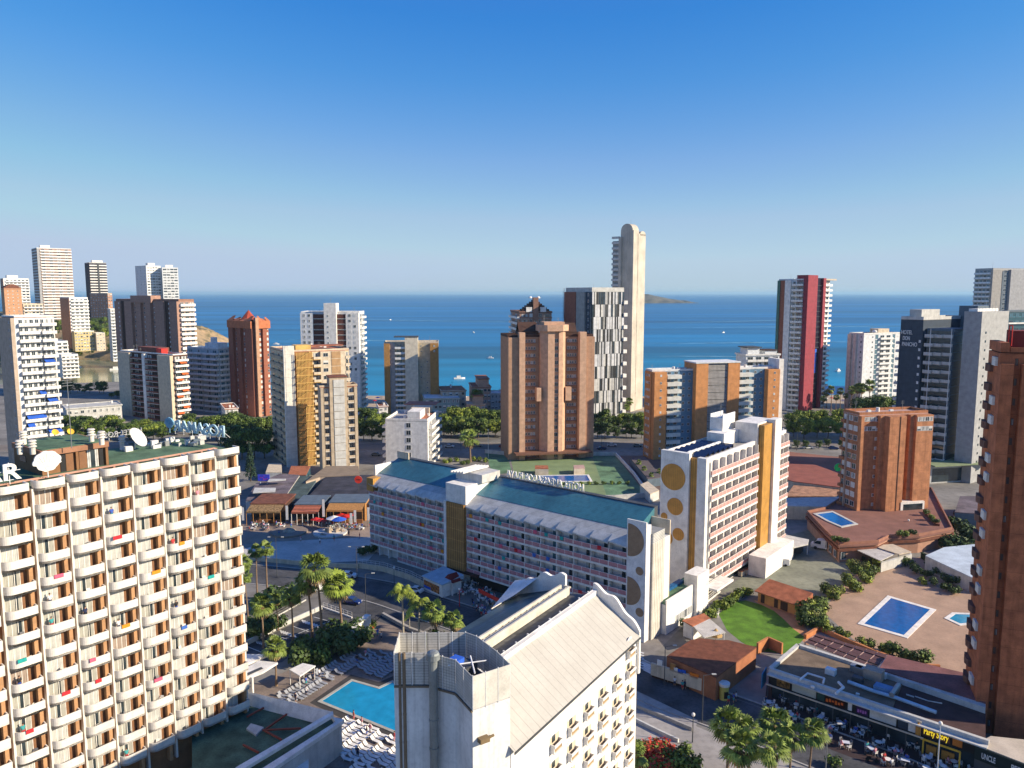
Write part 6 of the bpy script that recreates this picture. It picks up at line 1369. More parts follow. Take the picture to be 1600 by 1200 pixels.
SH = [cl_('white', (.7, .7, .7)), cl_('red', (.5, .05, .05)), cl_('blue', (.05, .1, .4)), cl_('navy', (.02, .03, .08)), cl_('pink', (.6, .25, .3)), cl_('teal', (.05, .3, .3)), black]
names = ['white', 'red', 'blue', 'navy', 'pink', 'teal', 'black']
PSIT = [person_proto('sit', SH[i], SH[(i*3+3) % 7], i) for i in range(7)]; PSTD = [person_proto('walk' if i % 2 else 'stand', SH[i], SH[(i+3) % 7], 20+i) for i in range(7)]
def people(pts, protos, lab, grp, z=0, face=None):
    for k, (px, py) in enumerate(pts):
        i = (k*5+2) % 7; p = G(px, py, z); l = lab.replace('#', names[i])
        copy_tree(protos[i], tuple(p), face if face is not None else random.uniform(0, 6.28), 1.0, l % ORD[k % len(ORD)] if '%' in l else l, grp)
# ---------------------------------------------------------------- furniture
def chair_proto(m, nm='terrace_chair'):
    t = thing(nm, 'chair', 'chair', (0, 0, -500)); b = MB().box(-.24, .24, -.22, .24, .42, .46); b.build('seat', m, t)
    b = MB(); b.poly([(-.24, .24, .5), (.24, .24, .5), (.24, .34, .92), (-.24, .34, .92)]); b.box(-.24, .24, .24, .27, .46, .52); b.box(-.28, -.24, -.2, .26, .62, .66); b.box(.24, .28, -.2, .26, .62, .66); b.build('backrest', m, t)
    for x in (-.22, .22):
        for y in (-.2, .22): MB().tube((x, y, 0), (x, y, .43), .02, n=4).build('leg', m, t)
    return t
def table_proto(m, r=.5, rect=False):
    t = thing('terrace_table', 'table', 'table', (0, 0, -500)); b = MB()
    if rect: b.box(-.6, .6, -.4, .4, .70, .75)
    else: b.tube((0, 0, .71), (0, 0, .75), r, n=14)
    b.build('tabletop', m, t); MB().tube((0, 0, 0), (0, 0, .71), .05, n=6).tube((0, 0, 0), (0, 0, .03), .25, n=8).build('pedestal', dgrey, t); return t
CW, CB = chair_proto(white), chair_proto(mat('grey_chair', (.2, .2, .21))); TW = table_proto(white); TR = table_proto(mat('pale_table', (.6, .62, .66)), rect=True)
def lounger_proto(m):
    t = thing('sun_lounger', 'lounger', 'sun lounger', (0, 0, -500)); b = MB().box(-.3, .3, -.95, .35, .28, .34); b.box(-.28, -.22, -.85, -.8, 0, .28); b.box(.22, .28, -.85, -.8, 0, .28); b.box(-.28, -.22, .3, .35, 0, .28); b.box(.22, .28, .3, .35, 0, .28); b.build('frame', m, t)
    b = MB(); b.poly([(-.3, .35, .34), (.3, .35, .34), (.3, .85, .78), (-.3, .85, .78)]); b.poly([(-.3, .35, .28), (.3, .35, .28), (.3, .87, .74), (-.3, .87, .74)]); b.build('backrest', m, t); return t
LW, LG = lounger_proto(white), lounger_proto(mat('shaded_lounger', (.30, .31, .33)))  # grey copy for the rear rows, shade put into the white
# ---------------------------------------------------------------- vehicles
def car_proto(m, kind='car'):
    t = thing('van' if kind == 'van' else 'car', 'car', 'van' if kind == 'van' else 'car', (0, 0, -500)); b = MB()
    if kind == 'van': prof = [(-2.5, .35), (-2.55, 1.0), (-2.1, 1.15), (-1.45, 1.85), (-.9, 2.0), (2.3, 2.0), (2.5, 1.7), (2.5, .35)]; w_ = .95; cab = [(-2.0, 1.2), (-1.42, 1.82), (-.6, 1.85), (-.6, 1.15)]; bw_ = .93
    else: prof = [(-2.1, .3), (-2.15, .7), (-1.9, .85), (-1.1, .95), (-.35, 1.42), (.9, 1.45), (1.7, 1.0), (2.05, .9), (2.1, .3)]; w_ = .86; cab = [(-1.0, .98), (-.33, 1.36), (.88, 1.38), (1.55, 1.0)]; bw_ = .80
    n = len(prof)
    for s_ in (-1, 1): b.poly([(x, s_*(w_ if z < 1.0 else w_*.86), z) for x, z in prof][::s_])
    for k in range(n):
        (x0, z0), (x1, z1) = prof[k], prof[(k+1) % n]; a0 = w_ if z0 < 1.0 else w_*.86; a1 = w_ if z1 < 1.0 else w_*.86; b.poly([(x0, -a0, z0), (x1, -a1, z1), (x1, a1, z1), (x0, a0, z0)])
    b.build('body', m, t)
    g = MB()
    for s_ in (-1, 1):
        y = s_*(w_+.012); g.poly([(x, y if z < 1.05 and kind != 'van' else s_*(w_*.93+.03), z) for x, z in cab])
    (x0, z0), (x1, z1) = cab[0], cab[1]; g.poly([(x0-.12, -bw_*.85, z0), (x1-.12, -bw_*.8, z1+.02), (x1-.12, bw_*.8, z1+.02), (x0-.12, bw_*.85, z0)])
    if kind != 'van': g.poly([(1.62, -bw_*.8, 1.06), (.98, -bw_*.75, 1.44), (.98, bw_*.75, 1.44), (1.62, bw_*.8, 1.06)])
    g.build('windows', glass, t)
    for x in (-1.35, 1.35) if kind != 'van' else (-1.6, 1.6):
        for y in (-w_, w_): MB().tube((x, y-.1, .33), (x, y+.1, .33), .33, n=12).build('wheel', black, t)
    for y in (-.6, .6): MB().box(-2.17 if kind != 'van' else -2.57, -2.1, y-.15, y+.15, .62, .78).build('headlight', wmetal, t)
    return t
cp_ = lambda n, c: mat('car_paint_'+n, c, rough=.25, spec=.7, var=.03)
VW = car_proto(cp_('white', (.72, .72, .70)), 'van'); CWH = car_proto(cp_('white', (.72, .72, .70))); CBL = car_proto(cp_('blue', (.01, .03, .14))); CRD = car_proto(cp_('red', (.35, .02, .02))); CGR = car_proto(cp_('grey', (.18, .19, .2)))
for pr, px, py, az, sc, lab in ((VW, 497, 922, 215, 1.0, 'white delivery van driving on the road bend by the palms'), (CWH, 544, 902, 172, 1.0, 'white estate car on the far side of the road bend'), (CBL, 550, 943, 160, 1.0, 'dark blue car parked behind the sunlit yellow green palm'),
    (CWH, 648, 925, -22, .95, 'white car partly hidden behind the tall feather palm'), (VW, 1219, 882, -28, .92, 'small white van on the sunlit green car park'), (VW, 1288, 858, -30, 1.3, 'large white box van at the back of the green car park'),
    (CWH, 702, 699, 175, 1, 'white car on the avenue left of the spreading palm'), (CGR, 746, 698, 175, 1, 'grey car on the avenue right of the spreading palm'), (CRD, 787, 699, 175, 1, 'red car on the avenue touching the tan brick tower'),
    (CWH, 956, 697, 175, 1, 'white car on the avenue under the mosaic tower'), (CGR, 996, 698, 175, 1, 'grey car on the avenue beside the caramel brick slab'), (CBL, 1302, 702, 175, 1, 'dark blue car on the avenue left of the orange block'), (CWH, 1240, 699, 175, 1, 'white car parked on the avenue under the yellow green trees'),
    (CGR, 588, 712, 175, 1, 'grey car on the avenue left of the narrow white hotel'), (CWH, 1262, 701, 5, 1, 'white car parked on the avenue second from the pink balcony hotel'), (CBL, 940, 702, 5, 1, 'dark car on the avenue right of the tan brick tower')):
    copy_tree(pr, tuple(G(px, py)), R(az), sc, lab, 'cars and vans about the town')
# scooter
sc = thing('scooter', 'dark scooter parked at the road edge before the terrace tables', 'scooter', tuple(G(1362, 1190)), R(160))
b = MB(); b.box(-.5, .5, -.14, .14, .35, .5); b.box(.1, .7, -.16, .16, .5, .8); b.tube((-.6, 0, .4), (-.75, 0, 1.05), .06, n=6); b.build('body', black, sc); MB().box(.05, .75, -.15, .15, .8, .9).build('seat', dbrown, sc); MB().tube((-.78, -.35, 1.08), (-.78, .35, 1.08), .03, n=5).build('handlebar', metal, sc)
for x in (-.65, .6): MB().tube((x, -.06, .27), (x, .06, .27), .27, n=12).build('wheel', black, sc)
# street lamps
def lamp(px, py, h, lab, kind='arm', az=0, m=None):
    t = thing('street_lamp', lab, 'street lamp', tuple(G(px, py)), az, 'street lamps'); m = m or dgrey
    MB().tube((0, 0, 0), (0, 0, h), .09, .06, 6).build('pole', m, t)
    if kind == 'arm': MB().tube((0, 0, h), (1.6, 0, h+.25), .05, n=5).build('arm', m, t); MB().box(1.3, 2.0, -.14, .14, h+.18, h+.30).build('lamp_head', lgrey, t)
    elif kind == 'tee': MB().tube((-1.4, 0, h), (1.4, 0, h), .05, n=5).build('arm', m, t); MB().box(-1.9, -1.3, -.14, .14, h-.05, h+.08).build('lamp_head', lgrey, t); MB().box(1.3, 1.9, -.14, .14, h-.05, h+.08).build('lamp_head', lgrey, t)
    else: MB().dome((0, 0, h), .28, .28, .3, 12, 6, low=-1.3).build('lamp_globe', white, t)
for q in ((558, 912, 9, 'tall two armed lamp at the corner of the long hotel', 'tee'), (433, 902, 10, 'tall lamp between plaza and road above the pink trunked palms', 'tee'), (572, 965, 9.5, 'lamp in the middle of the car park junction', 'arm'), (478, 893, 4, 'short lamp post on the plaza edge wall', 'globe'), (1097, 1130, 8, 'tall lamp at the roadside before the brown roofed shop', 'arm'),
    (1082, 1160, 4.5, 'short lamp post on the near pavement left of the clump of palms', 'globe'), (1038, 1070, 7, 'lamp before the cream wall of the brown roofed shop', 'arm'), (770, 985, 6, 'white roadside lamp left of the gabled hotel roof', 'arm'), (1418, 840, 5, 'white lamp post beside the red podium', 'globe')): lamp(*q)
lamp(1463, 1225, 9, 'white lamp post with globe amid the terrace tables', 'globe', m=wmetal); lamp(1290, 1205, 7, 'grey lamp right of the bottom palm clump', 'arm', m=metal); lamp(763, 716, 12, 'tall white mast by the green courts on the avenue', 'globe', m=wmetal)
lamp(616, 916, 4.5, 'thin grey lamp on the road wall near the kiosk', 'globe'); lamp(718, 948, 4, 'globe lamp at the edge of the busy hotel terrace', 'globe', m=redp)
for k, px in enumerate((615, 720, 800, 940, 1050, 1245)): lamp(px, 704, 8, 'avenue lamp, %s of six from the left' % ORD[k], 'arm')
# ---------------------------------------------------------------- pool deck furniture
def inpoly(x, y, P):
    c = False; n = len(P)
    for i in range(n):
        (x0, y0), (x1, y1) = P[i], P[i-1]
        if (y0 > y) != (y1 > y) and x < (x1-x0)*(y-y0)/(y1-y0)+x0: c = not c
    return c
zones = [([(430, 1085), (462, 1070), (500, 1052), (548, 1022), (600, 1020), (640, 1035), (660, 1062), (616, 1050), (592, 1062), (548, 1050), (484, 1092), (440, 1106)], [LG, LG, LW], 'pale sun lounger %s in the shaded rows behind the turquoise pool'), ([(535, 1118), (560, 1128), (625, 1160), (640, 1210), (560, 1215), (520, 1170), (510, 1150)], [LW], 'white sun lounger %s in the sunlit rows in front of the turquoise pool')]
ax = math.atan2(*(G(550, 1065)-G(503, 1096)).yx)
cnt = 0; spots = []
for P, prs, lab in zones:
    Q = [tuple(G(*p))[:2] for p in P]; xs = [q[0] for q in Q]; ys = [q[1] for q in Q]; L_ = []; k = 0
    ca, sa = math.cos(ax), math.sin(ax); R0 = 70
    for i in range(-60, 61):
        for j in range(-40, 41):
            a, b_ = i*.82, j*2.35+(0 if i % 11 else 50); X = Q[0][0]+ca*a-sa*b_; Y = Q[0][1]+sa*a+ca*b_
            if inpoly(X, Y, Q): L_.append((X, Y, j, i))
    L_.sort(key=lambda q: q[0]*q[0]+q[1]*q[1]); L_ = L_[:135]; spots.append(L_)
    rows = sorted({q[2] for q in L_})
    for k, (X, Y, rj, ri) in enumerate(L_):
        if random.random() < .08: continue
        row = [q[3] for q in L_ if q[2] == rj]; no = sorted(row).index(ri)
        l = ('white lounger %s from left in row %s in front of turquoise pool' if prs[0] is LW else 'shade toned white lounger %s from left in row %s behind turquoise pool') % (ORD[no % 39], ORD[rows.index(rj)])
        copy_tree(random.choice(prs[:2]), (X, Y, .02), ax+random.uniform(-.12, .12)+(0 if k % 2 else math.pi)*0, 1.0, l, 'sun loungers in front of the pool' if prs[0] is LW else 'sun loungers behind the pool')
def spread(P, n, seed, mind=.9, z=0):
    rn = random.Random(seed); Q = [tuple(G(*p, z))[:2] for p in P]; xs = [q[0] for q in Q]; ys = [q[1] for q in Q]; out = []; tr = 0
    while len(out) < n and tr < 9000:
        tr += 1; X, Y = rn.uniform(min(xs), max(xs)), rn.uniform(min(ys), max(ys))
        if inpoly(X, Y, Q) and all((X-a)**2+(Y-c)**2 > mind*mind for a, c in out): out.append((X, Y))
    return out
def side(a): return ('right', 'far', 'left', 'near')[int(((a+math.pi/4) % (2*math.pi))/(math.pi/2))]
def place_sets(P, ntab, seed, lab, grp, chairm, npeople, where, z=0, mind=2.3, tabs=None):
    pts = spread(P, ntab, seed, mind, z); rn = random.Random(seed); C_ = Vector((0, 0))
    pts.sort()
    for k, (X, Y) in enumerate(pts):
        o_ = ORD[k] if k < len(ORD) else 'last'
        copy_tree(rn.choice(tabs or [TW, TR]), (X, Y, z), rn.uniform(0, 6), 1.0, 'terrace table %s from left %s' % (o_, where), grp+' tables')
        a0 = rn.uniform(0, 6.28)
        for j in range(4):
            a = a0+j*math.pi/2; cx, cy = X+.78*math.cos(a), Y+.78*math.sin(a); f = a-math.pi/2
            copy_tree(chairm[rn.randrange(len(chairm))], (cx, cy, z), f, 1.0, 'chair on the %s side of table %s from left %s' % (side(a), o_, where), grp+' chairs')
            if rn.random() < npeople:
                i = rn.randrange(7); copy_tree(PSIT[i], (cx, cy, z-.02), f, 1.0, 'person in %s top, %s side of table %s from left %s' % (names[i], side(a), o_, where), grp+' guests')
place_sets([(700, 903), (738, 908), (800, 945), (812, 965), (770, 950), (712, 928)], 15, 3, 'white chair on the crowded terrace before the long hotel', 'hotel terrace', [CW], .45, 'on the long hotel terrace')
place_sets([(752, 938), (800, 948), (830, 968), (800, 985), (748, 958)], 9, 4, 'white chair by the red banner before the long hotel', 'banner terrace', [CW], .8, 'near the red banner')
place_sets([(1205, 1078), (1300, 1108), (1400, 1142), (1500, 1180), (1530, 1215), (1420, 1212), (1300, 1165), (1200, 1108)], 34, 5, 'chair on the terrace of the restaurant row', 'restaurant', [CW, CB], .38, 'on the restaurant terrace')
people([(1146, 1098), (1150, 1096), (1138, 1100)], PSTD, 'pedestrian in # top, %s of three crossing beside the restaurants', 'walking people')
people([(1044, 1066), (1054, 1072), (1066, 1078), (1070, 1077)], PSTD, 'person in # top, %s from left before the cream shop wall', 'walking people')
people([(432, 822), (395, 826), (478, 820), (484, 822), (506, 820), (540, 826), (556, 823), (566, 826), (411, 820), (578, 823), (530, 824), (520, 823), (448, 820)], PSTD, 'person in # top, %s of those standing at the promenade bars', 'promenade people')
people([(455, 826), (500, 850), (522, 845), (545, 838), (562, 842), (585, 850), (470, 846), (436, 838)], PSTD, 'person in # top, %s of those crossing the pale plaza', 'plaza people')
people([(740, 950), (745, 955), (752, 962), (738, 945), (760, 968), (770, 962), (785, 975), (792, 970), (748, 946), (778, 955), (765, 948)], PSTD, 'person in # top, %s of the crowd standing by the red banner', 'crowd by the banner')
people([(590, 995), (596, 1000), (566, 1002)], PSTD, 'person in # top, %s of three on the paving by the terrace gate', 'walking people')
people([(1510, 790), (1500, 800), (1520, 812), (1490, 806), (1478, 812), (1505, 820)], PSTD, 'person in # top, %s of those in the shaded street right of the podium', 'shaded street people')
for zi, L_ in enumerate(spots):
    for k in range(9):
        X, Y = random.choice(L_)[:2]; i = (k*3+zi) % 7; copy_tree(PSTD[i], (X+.5, Y+.4, .02), random.uniform(0, 6), 1.0, 'bather in %s, %s of nine %s the turquoise pool' % (names[i], ORD[k], ('behind', 'in front of')[zi]), 'bathers')
# beach: parasols
def parasol_proto(m, h=2.4, r=1.3):
    t = thing('parasol', 'parasol', 'parasol', (0, 0, -500)); MB().tube((0, 0, 0), (0, 0, h), .04, n=5).build('pole', wmetal, t); b = MB(); n = 10
    for k in range(n): a0, a1 = 6.283*k/n, 6.283*(k+1)/n; b.poly([(r*math.cos(a0), r*math.sin(a0), h-.35), (r*math.cos(a1), r*math.sin(a1), h-.35), (0, 0, h+.15)])
    b.build('canopy', m, t); return t
PA = [parasol_proto(m) for m in (white, bluep, redp, mat('straw', (.45, .32, .15)))]
k = 0
for X in range(-230, 330, 9):
    for Y in (488, 478, 468):
        pxx = 800+FOC*X/(Y*CP+H*SP)
        if random.random() < .3 or not (548 < pxx < 606 or 688 < pxx < 740 or 1275 < pxx < 1335): continue
        k += 1; c = copy_tree(random.choice(PA), (X+random.uniform(-3, 3), Y+random.uniform(-3, 3), 0), 0, random.uniform(1, 1.3)); c['label'] = 'small beach parasol, %s counted from the left on the sand' % ORD[k-1]; c['group'] = 'parasols on the beach'
# boats
def boat_proto(m, L_=7):
    t = thing('boat', 'boat', 'boat', (0, 0, -500)); b = MB(); P = [(-L_/2, -1), (L_*.2, -1.1), (L_/2, 0), (L_*.2, 1.1), (-L_/2, 1)]
    b.prism(P, 0, .9); b.build('hull', m, t); MB().box(-L_*.25, L_*.1, -.7, .7, .9, 2.0).build('cabin', white, t); MB().tube((0, 0, 2), (0, 0, 3.4), .04, n=4).build('mast', metal, t); return t
BT = boat_proto(white)
for q in ((182, 578, 1.5, .4, 'white boat moored in the bay beside the cream pillared block'), (122, 574, .9, 0, 'small white boat on the green bay water'), (110, 588, .8, 2, 'small white boat near the quay pines'), (718, 592, 1.3, .2, 'white motor boat offshore above the peach stepped house'), (1440, 470, 1, 0, 'x')):
    if q[4] == 'x': continue
    copy_tree(BT, tuple(G(q[0], q[1], -.5)), q[3], q[2], q[4], 'boats')
for k, (px, py) in enumerate(((432, 538), (610, 500), (450, 560), (765, 560), (1130, 520), (740, 520), (1180, 560), (1310, 580))): copy_tree(BT, tuple(G(px, py, -.5)), k, 1.1, 'tiny white boat far out, %s of eight scattered over the sea' % ORD[k], 'boats far out')
# ---------------------------------------------------------------- canopies, pergola, podium roof by the left hotel
def slab(name, pts, th, m, parent):                     # pts (px,py,z)
    b = MB(); P = [G(*p) for p in pts]; lp_ = Vector(parent.location); Q = [p-lp_ for p in P]; n = len(Q)
    b.poly(Q); b.poly([q-Vector((0, 0, th)) for q in Q][::-1])
    for k in range(n): a, c = Q[k], Q[(k+1) % n]; b.poly([a, c, c-Vector((0, 0, th)), a-Vector((0, 0, th))])
    return b.build(name, m, parent)
def post(name, px, py, z0, z1, r, m, parent):
    p = G(px, py, z1)-Vector(parent.location); return MB().tube((p.x, p.y, z0-parent.location.z), (p.x, p.y, z1-parent.location.z), r, n=6).build(name, m, parent)
t = thing('canopy', 'upper white wing shaped canopy beside the left hotel', 'canopy', tuple(G(395, 1055))); slab('roof', [(372, 1022, 5.5), (422, 1022, 6.0), (384, 1038, 5.3), (370, 1044, 5.0)], .35, white, t); post('post', 392, 1028, 0, 5.3, .15, white, t)
t = thing('canopy', 'lower white wing shaped canopy with slot beside the left hotel', 'canopy', tuple(G(400, 1070))); slab('roof', [(405, 1032, 5.5), (434, 1035, 5.8), (410, 1050, 5.3), (368, 1066, 4.8), (368, 1052, 5.0)], .35, white, t); post('post', 394, 1058, 0, 5.0, .22, white, t); slab('roof_slot', [(378, 1055, 5.15), (408, 1042, 5.6), (411, 1044, 5.6), (380, 1058, 5.1)], .1, dgrey, t)
t = thing('pergola', 'white flat pergola on thin posts among the pool loungers', 'pergola', tuple(G(470, 1070))); slab('roof', [(452, 1046, 2.9), (473, 1036, 2.9), (493, 1040, 2.9), (469, 1056, 2.9)], .2, white, t)
for q in ((453, 1047), (491, 1041), (468, 1055), (474, 1038)): post('post', q[0], q[1], 0, 2.8, .08, white, t)
t = thing('low_wing', 'low building with green roof, white sloping parapets and red steel beams by the left hotel', 'building', tuple(G(440, 1200)))
gz = 4.6
MB().prism([tuple((G(*q, gz)-t.location))[:2] for q in ((300, 1090), (382, 1088), (517, 1124), (534, 1132), (395, 1230), (300, 1290))], 0, gz).build('wall', lgrey, t)
slab('roof', [(300, 1090, gz+.1), (382, 1088, gz+.1), (517, 1124, gz+.1), (534, 1132, gz+.1), (395, 1230, gz+.1), (300, 1290, gz+.1)], .05, mat('dark_green_roof', (.075, .14, .095), scale=.4, var=.3), t)
slab('sloping_parapet', [(380, 1079, gz+2.0), (520, 1112, gz+2.0), (494, 1130, gz+.15), (372, 1098, gz+.15)], .25, white, t)
slab('beam', [(520, 1111, gz+2.1), (521, 1116, gz+1.9), (372, 1206, gz+.9), (368, 1199, gz+1.1)], .5, white, t); slab('edge_fascia', [(519, 1120, gz+.7), (538, 1124, gz+.7), (396, 1222, gz+.7), (388, 1214, gz+.7), (524, 1128, gz+.7)], .6, white, t)
for (a, c) in (((386, 1120), (412, 1106)), ((414, 1140), (448, 1116)), ((410, 1141), (470, 1138)), ((414, 1142), (440, 1156)), ((380, 1164), (404, 1176))):
    p, q = G(*a, gz+.5)-t.location, G(*c, gz+.5)-t.location; MB().tube(p, q, .16, n=4).build('steel_beam', mat('rust_red_steel', (.28, .07, .04)), t)
slab('roof_panel', [(385, 1138, gz+.4), (392, 1130, gz+.4), (412, 1136, gz+.4), (400, 1148, gz+.4)], .3, lgrey, t)
t = thing('annex_wall', 'white walled service block under the green roof corner', 'annex', tuple(G(500, 1190))); P = [G(*q, 3.0)-t.location for q in ((452, 1188), (505, 1146), (508, 1160), (482, 1180), (482, 1215), (455, 1215))]; MB().prism([tuple(p)[:2] for p in P], 0, 3.0).build('wall', white, t); slab('roof', [(450, 1189, 3.1), (506, 1146, 3.1), (509, 1150, 3.1), (470, 1192, 3.1)], .12, lgrey, t)
# car park markings, fence, planter
mk = MB()
def seg(a, c, wd, mm, z=.018):
    p, q = G(*a), G(*c); d = (q-p).normalized(); n_ = Vector((-d.y, d.x, 0))*wd/2; mm.poly([(p.x-n_.x, p.y-n_.y, z), (q.x-n_.x, q.y-n_.y, z), (q.x+n_.x, q.y+n_.y, z), (p.x+n_.x, p.y+n_.y, z)])
for a, c in (((383, 1009), (408, 1019)), ((398, 1000), (424, 1010)), ((425, 990), (448, 999)), ((456, 978), (482, 987)), ((490, 964), (516, 971)), ((440, 1000), (515, 971)), ((410, 1012), (440, 1000))): seg(a, c, .16, mk)
for (a, c) in (((402, 1003), (424, 1009)), ((440, 987), (465, 995)), ((474, 971), (500, 979))):
    for k in range(7): f = k/7; x = a[0]+(c[0]-a[0])*f; y = a[1]+(c[1]-a[1])*f; seg((x-2, y-2.5), (x+1, y+2.5), .35, mk)
setting(mk.build('parking_lines', paint))
mk = MB()
for k in range(6): seg((1003+k*.5, 1030+k*3.2), (1034+k*.5, 1046+k*3.2), .5, mk)
for k in range(7): seg((986, 1014+k*4), (1006, 1021+k*4), .45, mk, .022)
setting(mk.build('zebra_crossing', paint))
def wallrun(name, lab, cat, pts, h, th, m, z=0, rail=None, cap=None):
    P = [G(*p) for p in pts]; t = thing(name, lab, cat, tuple(P[0])); b = MB()
    for p, q in zip(P, P[1:]):
        d = (q-p).normalized(); n_ = Vector((-d.y, d.x, 0))*th/2; b.prism([tuple((v-P[0]))[:2] for v in (p-n_, q-n_, q+n_, p+n_)], z, z+h)
    b.build('wall' if not rail else 'footing', m, t)
    if rail:
        r_ = MB()
        for p, q in zip(P, P[1:]):
            L_ = (q-p).length; k = max(1, int(L_/1.2))
            for j in range(k+1): x = p+(q-p)*j/k-P[0]; r_.tube((x.x, x.y, z+h), (x.x, x.y, z+h+1.0), .04, n=4)
            for zz in (.5, 1.0): a, c = p-P[0], q-P[0]; r_.tube((a.x, a.y, z+h+zz), (c.x, c.y, z+h+zz), .04, n=4)
        r_.build('railing', rail, t)
    return t
wallrun('wall', 'long low cream wall curving between plaza and road', 'wall', [(330, 872), (400, 876), (480, 884), (560, 888)], 1.1, .4, cream)
wallrun('wall', 'cream wall with white railing curving past the long hotel', 'wall', [(560, 887), (600, 893), (640, 906), (662, 917)], 1.3, .4, cream, rail=wmetal)
wallrun('wall', 'pale wall along the car park below the fan palms', 'wall', [(383, 1009), (440, 980), (503, 952)], .9, .35, lgrey)
wallrun('fence', 'white slatted fence between car park and road behind the sunlit palm', 'fence', [(505, 950), (550, 966)], .3, .25, white, rail=white)
wallrun('fence', 'thin grey fence along the road verge beside the left hotel', 'fence', [(384, 992), (430, 965), (478, 938)], .25, .2, lgrey, rail=metal)
wallrun('wall', 'sunlit white planter wall by the terrace gate', 'wall', [(550, 1012), (560, 998), (576, 985)], 3.4, 1.2, white)
wallrun('wall', 'low kerb wall with trimmed strip running to the mesh screened tower', 'wall', [(598, 962), (640, 985), (690, 1003), (720, 1010)], .7, .6, kerbm)
wallrun('fence', 'black gate fence at the terrace entrance by the road', 'fence', [(582, 975), (598, 962)], .1, .1, black, rail=black)
wallrun('wall', 'pale retaining wall with railing on the near pavement left of palm clump', 'wall', [(996, 1106), (1040, 1124), (1082, 1142)], .6, .35, kerbm)
wallrun('wall', 'low white wall beside the red flowering bushes', 'wall', [(990, 1126), (1030, 1146), (1060, 1160)], .6, .35, lgrey)
wallrun('fence', 'white railing ramp beside the forecourt of the pink balcony hotel', 'fence', [(1070, 968), (1100, 945), (1125, 925)], .3, .25, white, rail=wmetal)
wallrun('wall', 'pale curved garden wall round the left of the lawn', 'wall', [(1120, 966), (1124, 952), (1136, 942), (1160, 935)], .9, .3, lgrey)
wallrun('wall', 'orange wall under the lawn beside the brown roofed shop', 'wall', [(1183, 1022), (1200, 1012), (1222, 1022)], 2.2, .4, mat('orange_wall', (.50, .20, .08)))
wallrun('wall', 'orange planter wall winding behind the tiled pergola', 'wall', [(1258, 998), (1280, 985), (1320, 1003), (1365, 1022), (1425, 1044), (1468, 1046)], .9, .5, mat('orange_wall', (.50, .20, .08)))
wallrun('wall', 'dark hedge topped wall between pool terrace and blue white roof', 'wall', [(1440, 872), (1475, 895), (1520, 925)], 1.6, .6, mat('hedge_green', (.03, .05, .02), scale=3, bump=1))
wallrun('wall', 'dark green hedge wall at the back of the green car park', 'wall', [(1268, 815), (1300, 835), (1340, 862), (1350, 880)], 1.2, .5, mat('hedge_green', (.03, .05, .02), scale=3, bump=1))
# sculpture heap on the plaza, kiosk, banner
t = thing('rock_fountain', 'tan rock heap on a round base in the plaza', 'fountain', tuple(G(516, 833))); rn = random.Random(3); b = MB()
for k in range(16): a = rn.uniform(0, 6.28); rr = rn.uniform(0, 3.0); h = rn.uniform(.8, 2.4)*(1-rr/4); b.tube((rr*math.cos(a)*1.4, rr*math.sin(a), 0), (rr*math.cos(a)*1.3, rr*math.sin(a)*.9, h), rn.uniform(.5, 1.1), rn.uniform(.2, .6), 6)
b.build('rocks', mat('tan_rock', (.42, .33, .24), scale=1, var=.3), t); MB().tube((0, 0, 0), (0, 0, .4), 4.8, n=24).build('basin', lgrey, t)
t = thing('fountain', 'low round planter fountain left of the rock heap', 'fountain', tuple(G(452, 832))); MB().tube((0, 0, 0), (0, 0, .5), 5.2, n=24).build('basin', mat('taupe_stone', (.25, .2, .16)), t); MB().tube((0, 0, .5), (0, 0, 1.2), 2.0, 1.0, 10).build('rocks', mat('tan_rock', (.42, .33, .24)), t)
def ang(a, c): p, q = G(*a), G(*c); return math.atan2(q.y-p.y, q.x-p.x), (q-p).length
a_, L_ = ang((661, 920), (690, 934)); t = thing('kiosk', 'blue roofed kiosk with orange poster beside the bronze slatted core', 'kiosk', tuple(G(662, 920)), a_)
MB().box(0, L_, 0, 5.5, 0, 3.0).build('wall', white, t); MB().prism([(-.3, -.3), (L_+.3, -.3), (L_+.3, 6), (-.3, 6)], 3.0, lambda x, y: 3.2+.12*y).build('roof', mat('pale_blue_roof', (.38, .50, .58)), t); MB().box(.2, L_*.85, -.06, 0, .5, 2.3).build('poster', mat('poster_orange', (.45, .17, .06), var=.9, scale=1.6), t); MB().box(.2, L_*.4, -.08, -.06, .5, 1.1).build('poster_band', bluep, t)
t = thing('gate', 'dark red gabled gate beside the blue roofed kiosk', 'gate', tuple(G(694, 925)), a_); b = MB(); b.box(0, .3, 0, .3, 0, 3); b.box(2.7, 3, 0, .3, 0, 3); b.build('posts', white, t); b = MB(); b.poly([(-.3, 0, 3), (3.3, 0, 3), (1.5, 0, 4.6)]); b.poly([(-.3, 2.5, 3), (3.3, 2.5, 3), (1.5, 2.5, 4.6)]); b.poly([(-.3, 0, 3), (1.5, 0, 4.6), (1.5, 2.5, 4.6), (-.3, 2.5, 3)]); b.poly([(3.3, 0, 3), (1.5, 0, 4.6), (1.5, 2.5, 4.6), (3.3, 2.5, 3)]); b.build('roof', mat('dark_red', (.16, .02, .02)), t)
a_, L_ = ang((746, 942), (780, 960)); t = thing('banner', 'long red banner sign on posts over the terrace crowd', 'sign', tuple(G(748, 941)), a_); MB().box(0, L_, -.05, .05, 2.3, 3.2).build('board', mat('bright_red', (.75, .05, .03)), t); MB().tube((.5, .1, 0), (.5, .1, 2.4), .05, n=5).tube((L_-.5, .1, 0), (L_-.5, .1, 2.4), .05, n=5).build('posts', dgrey, t)
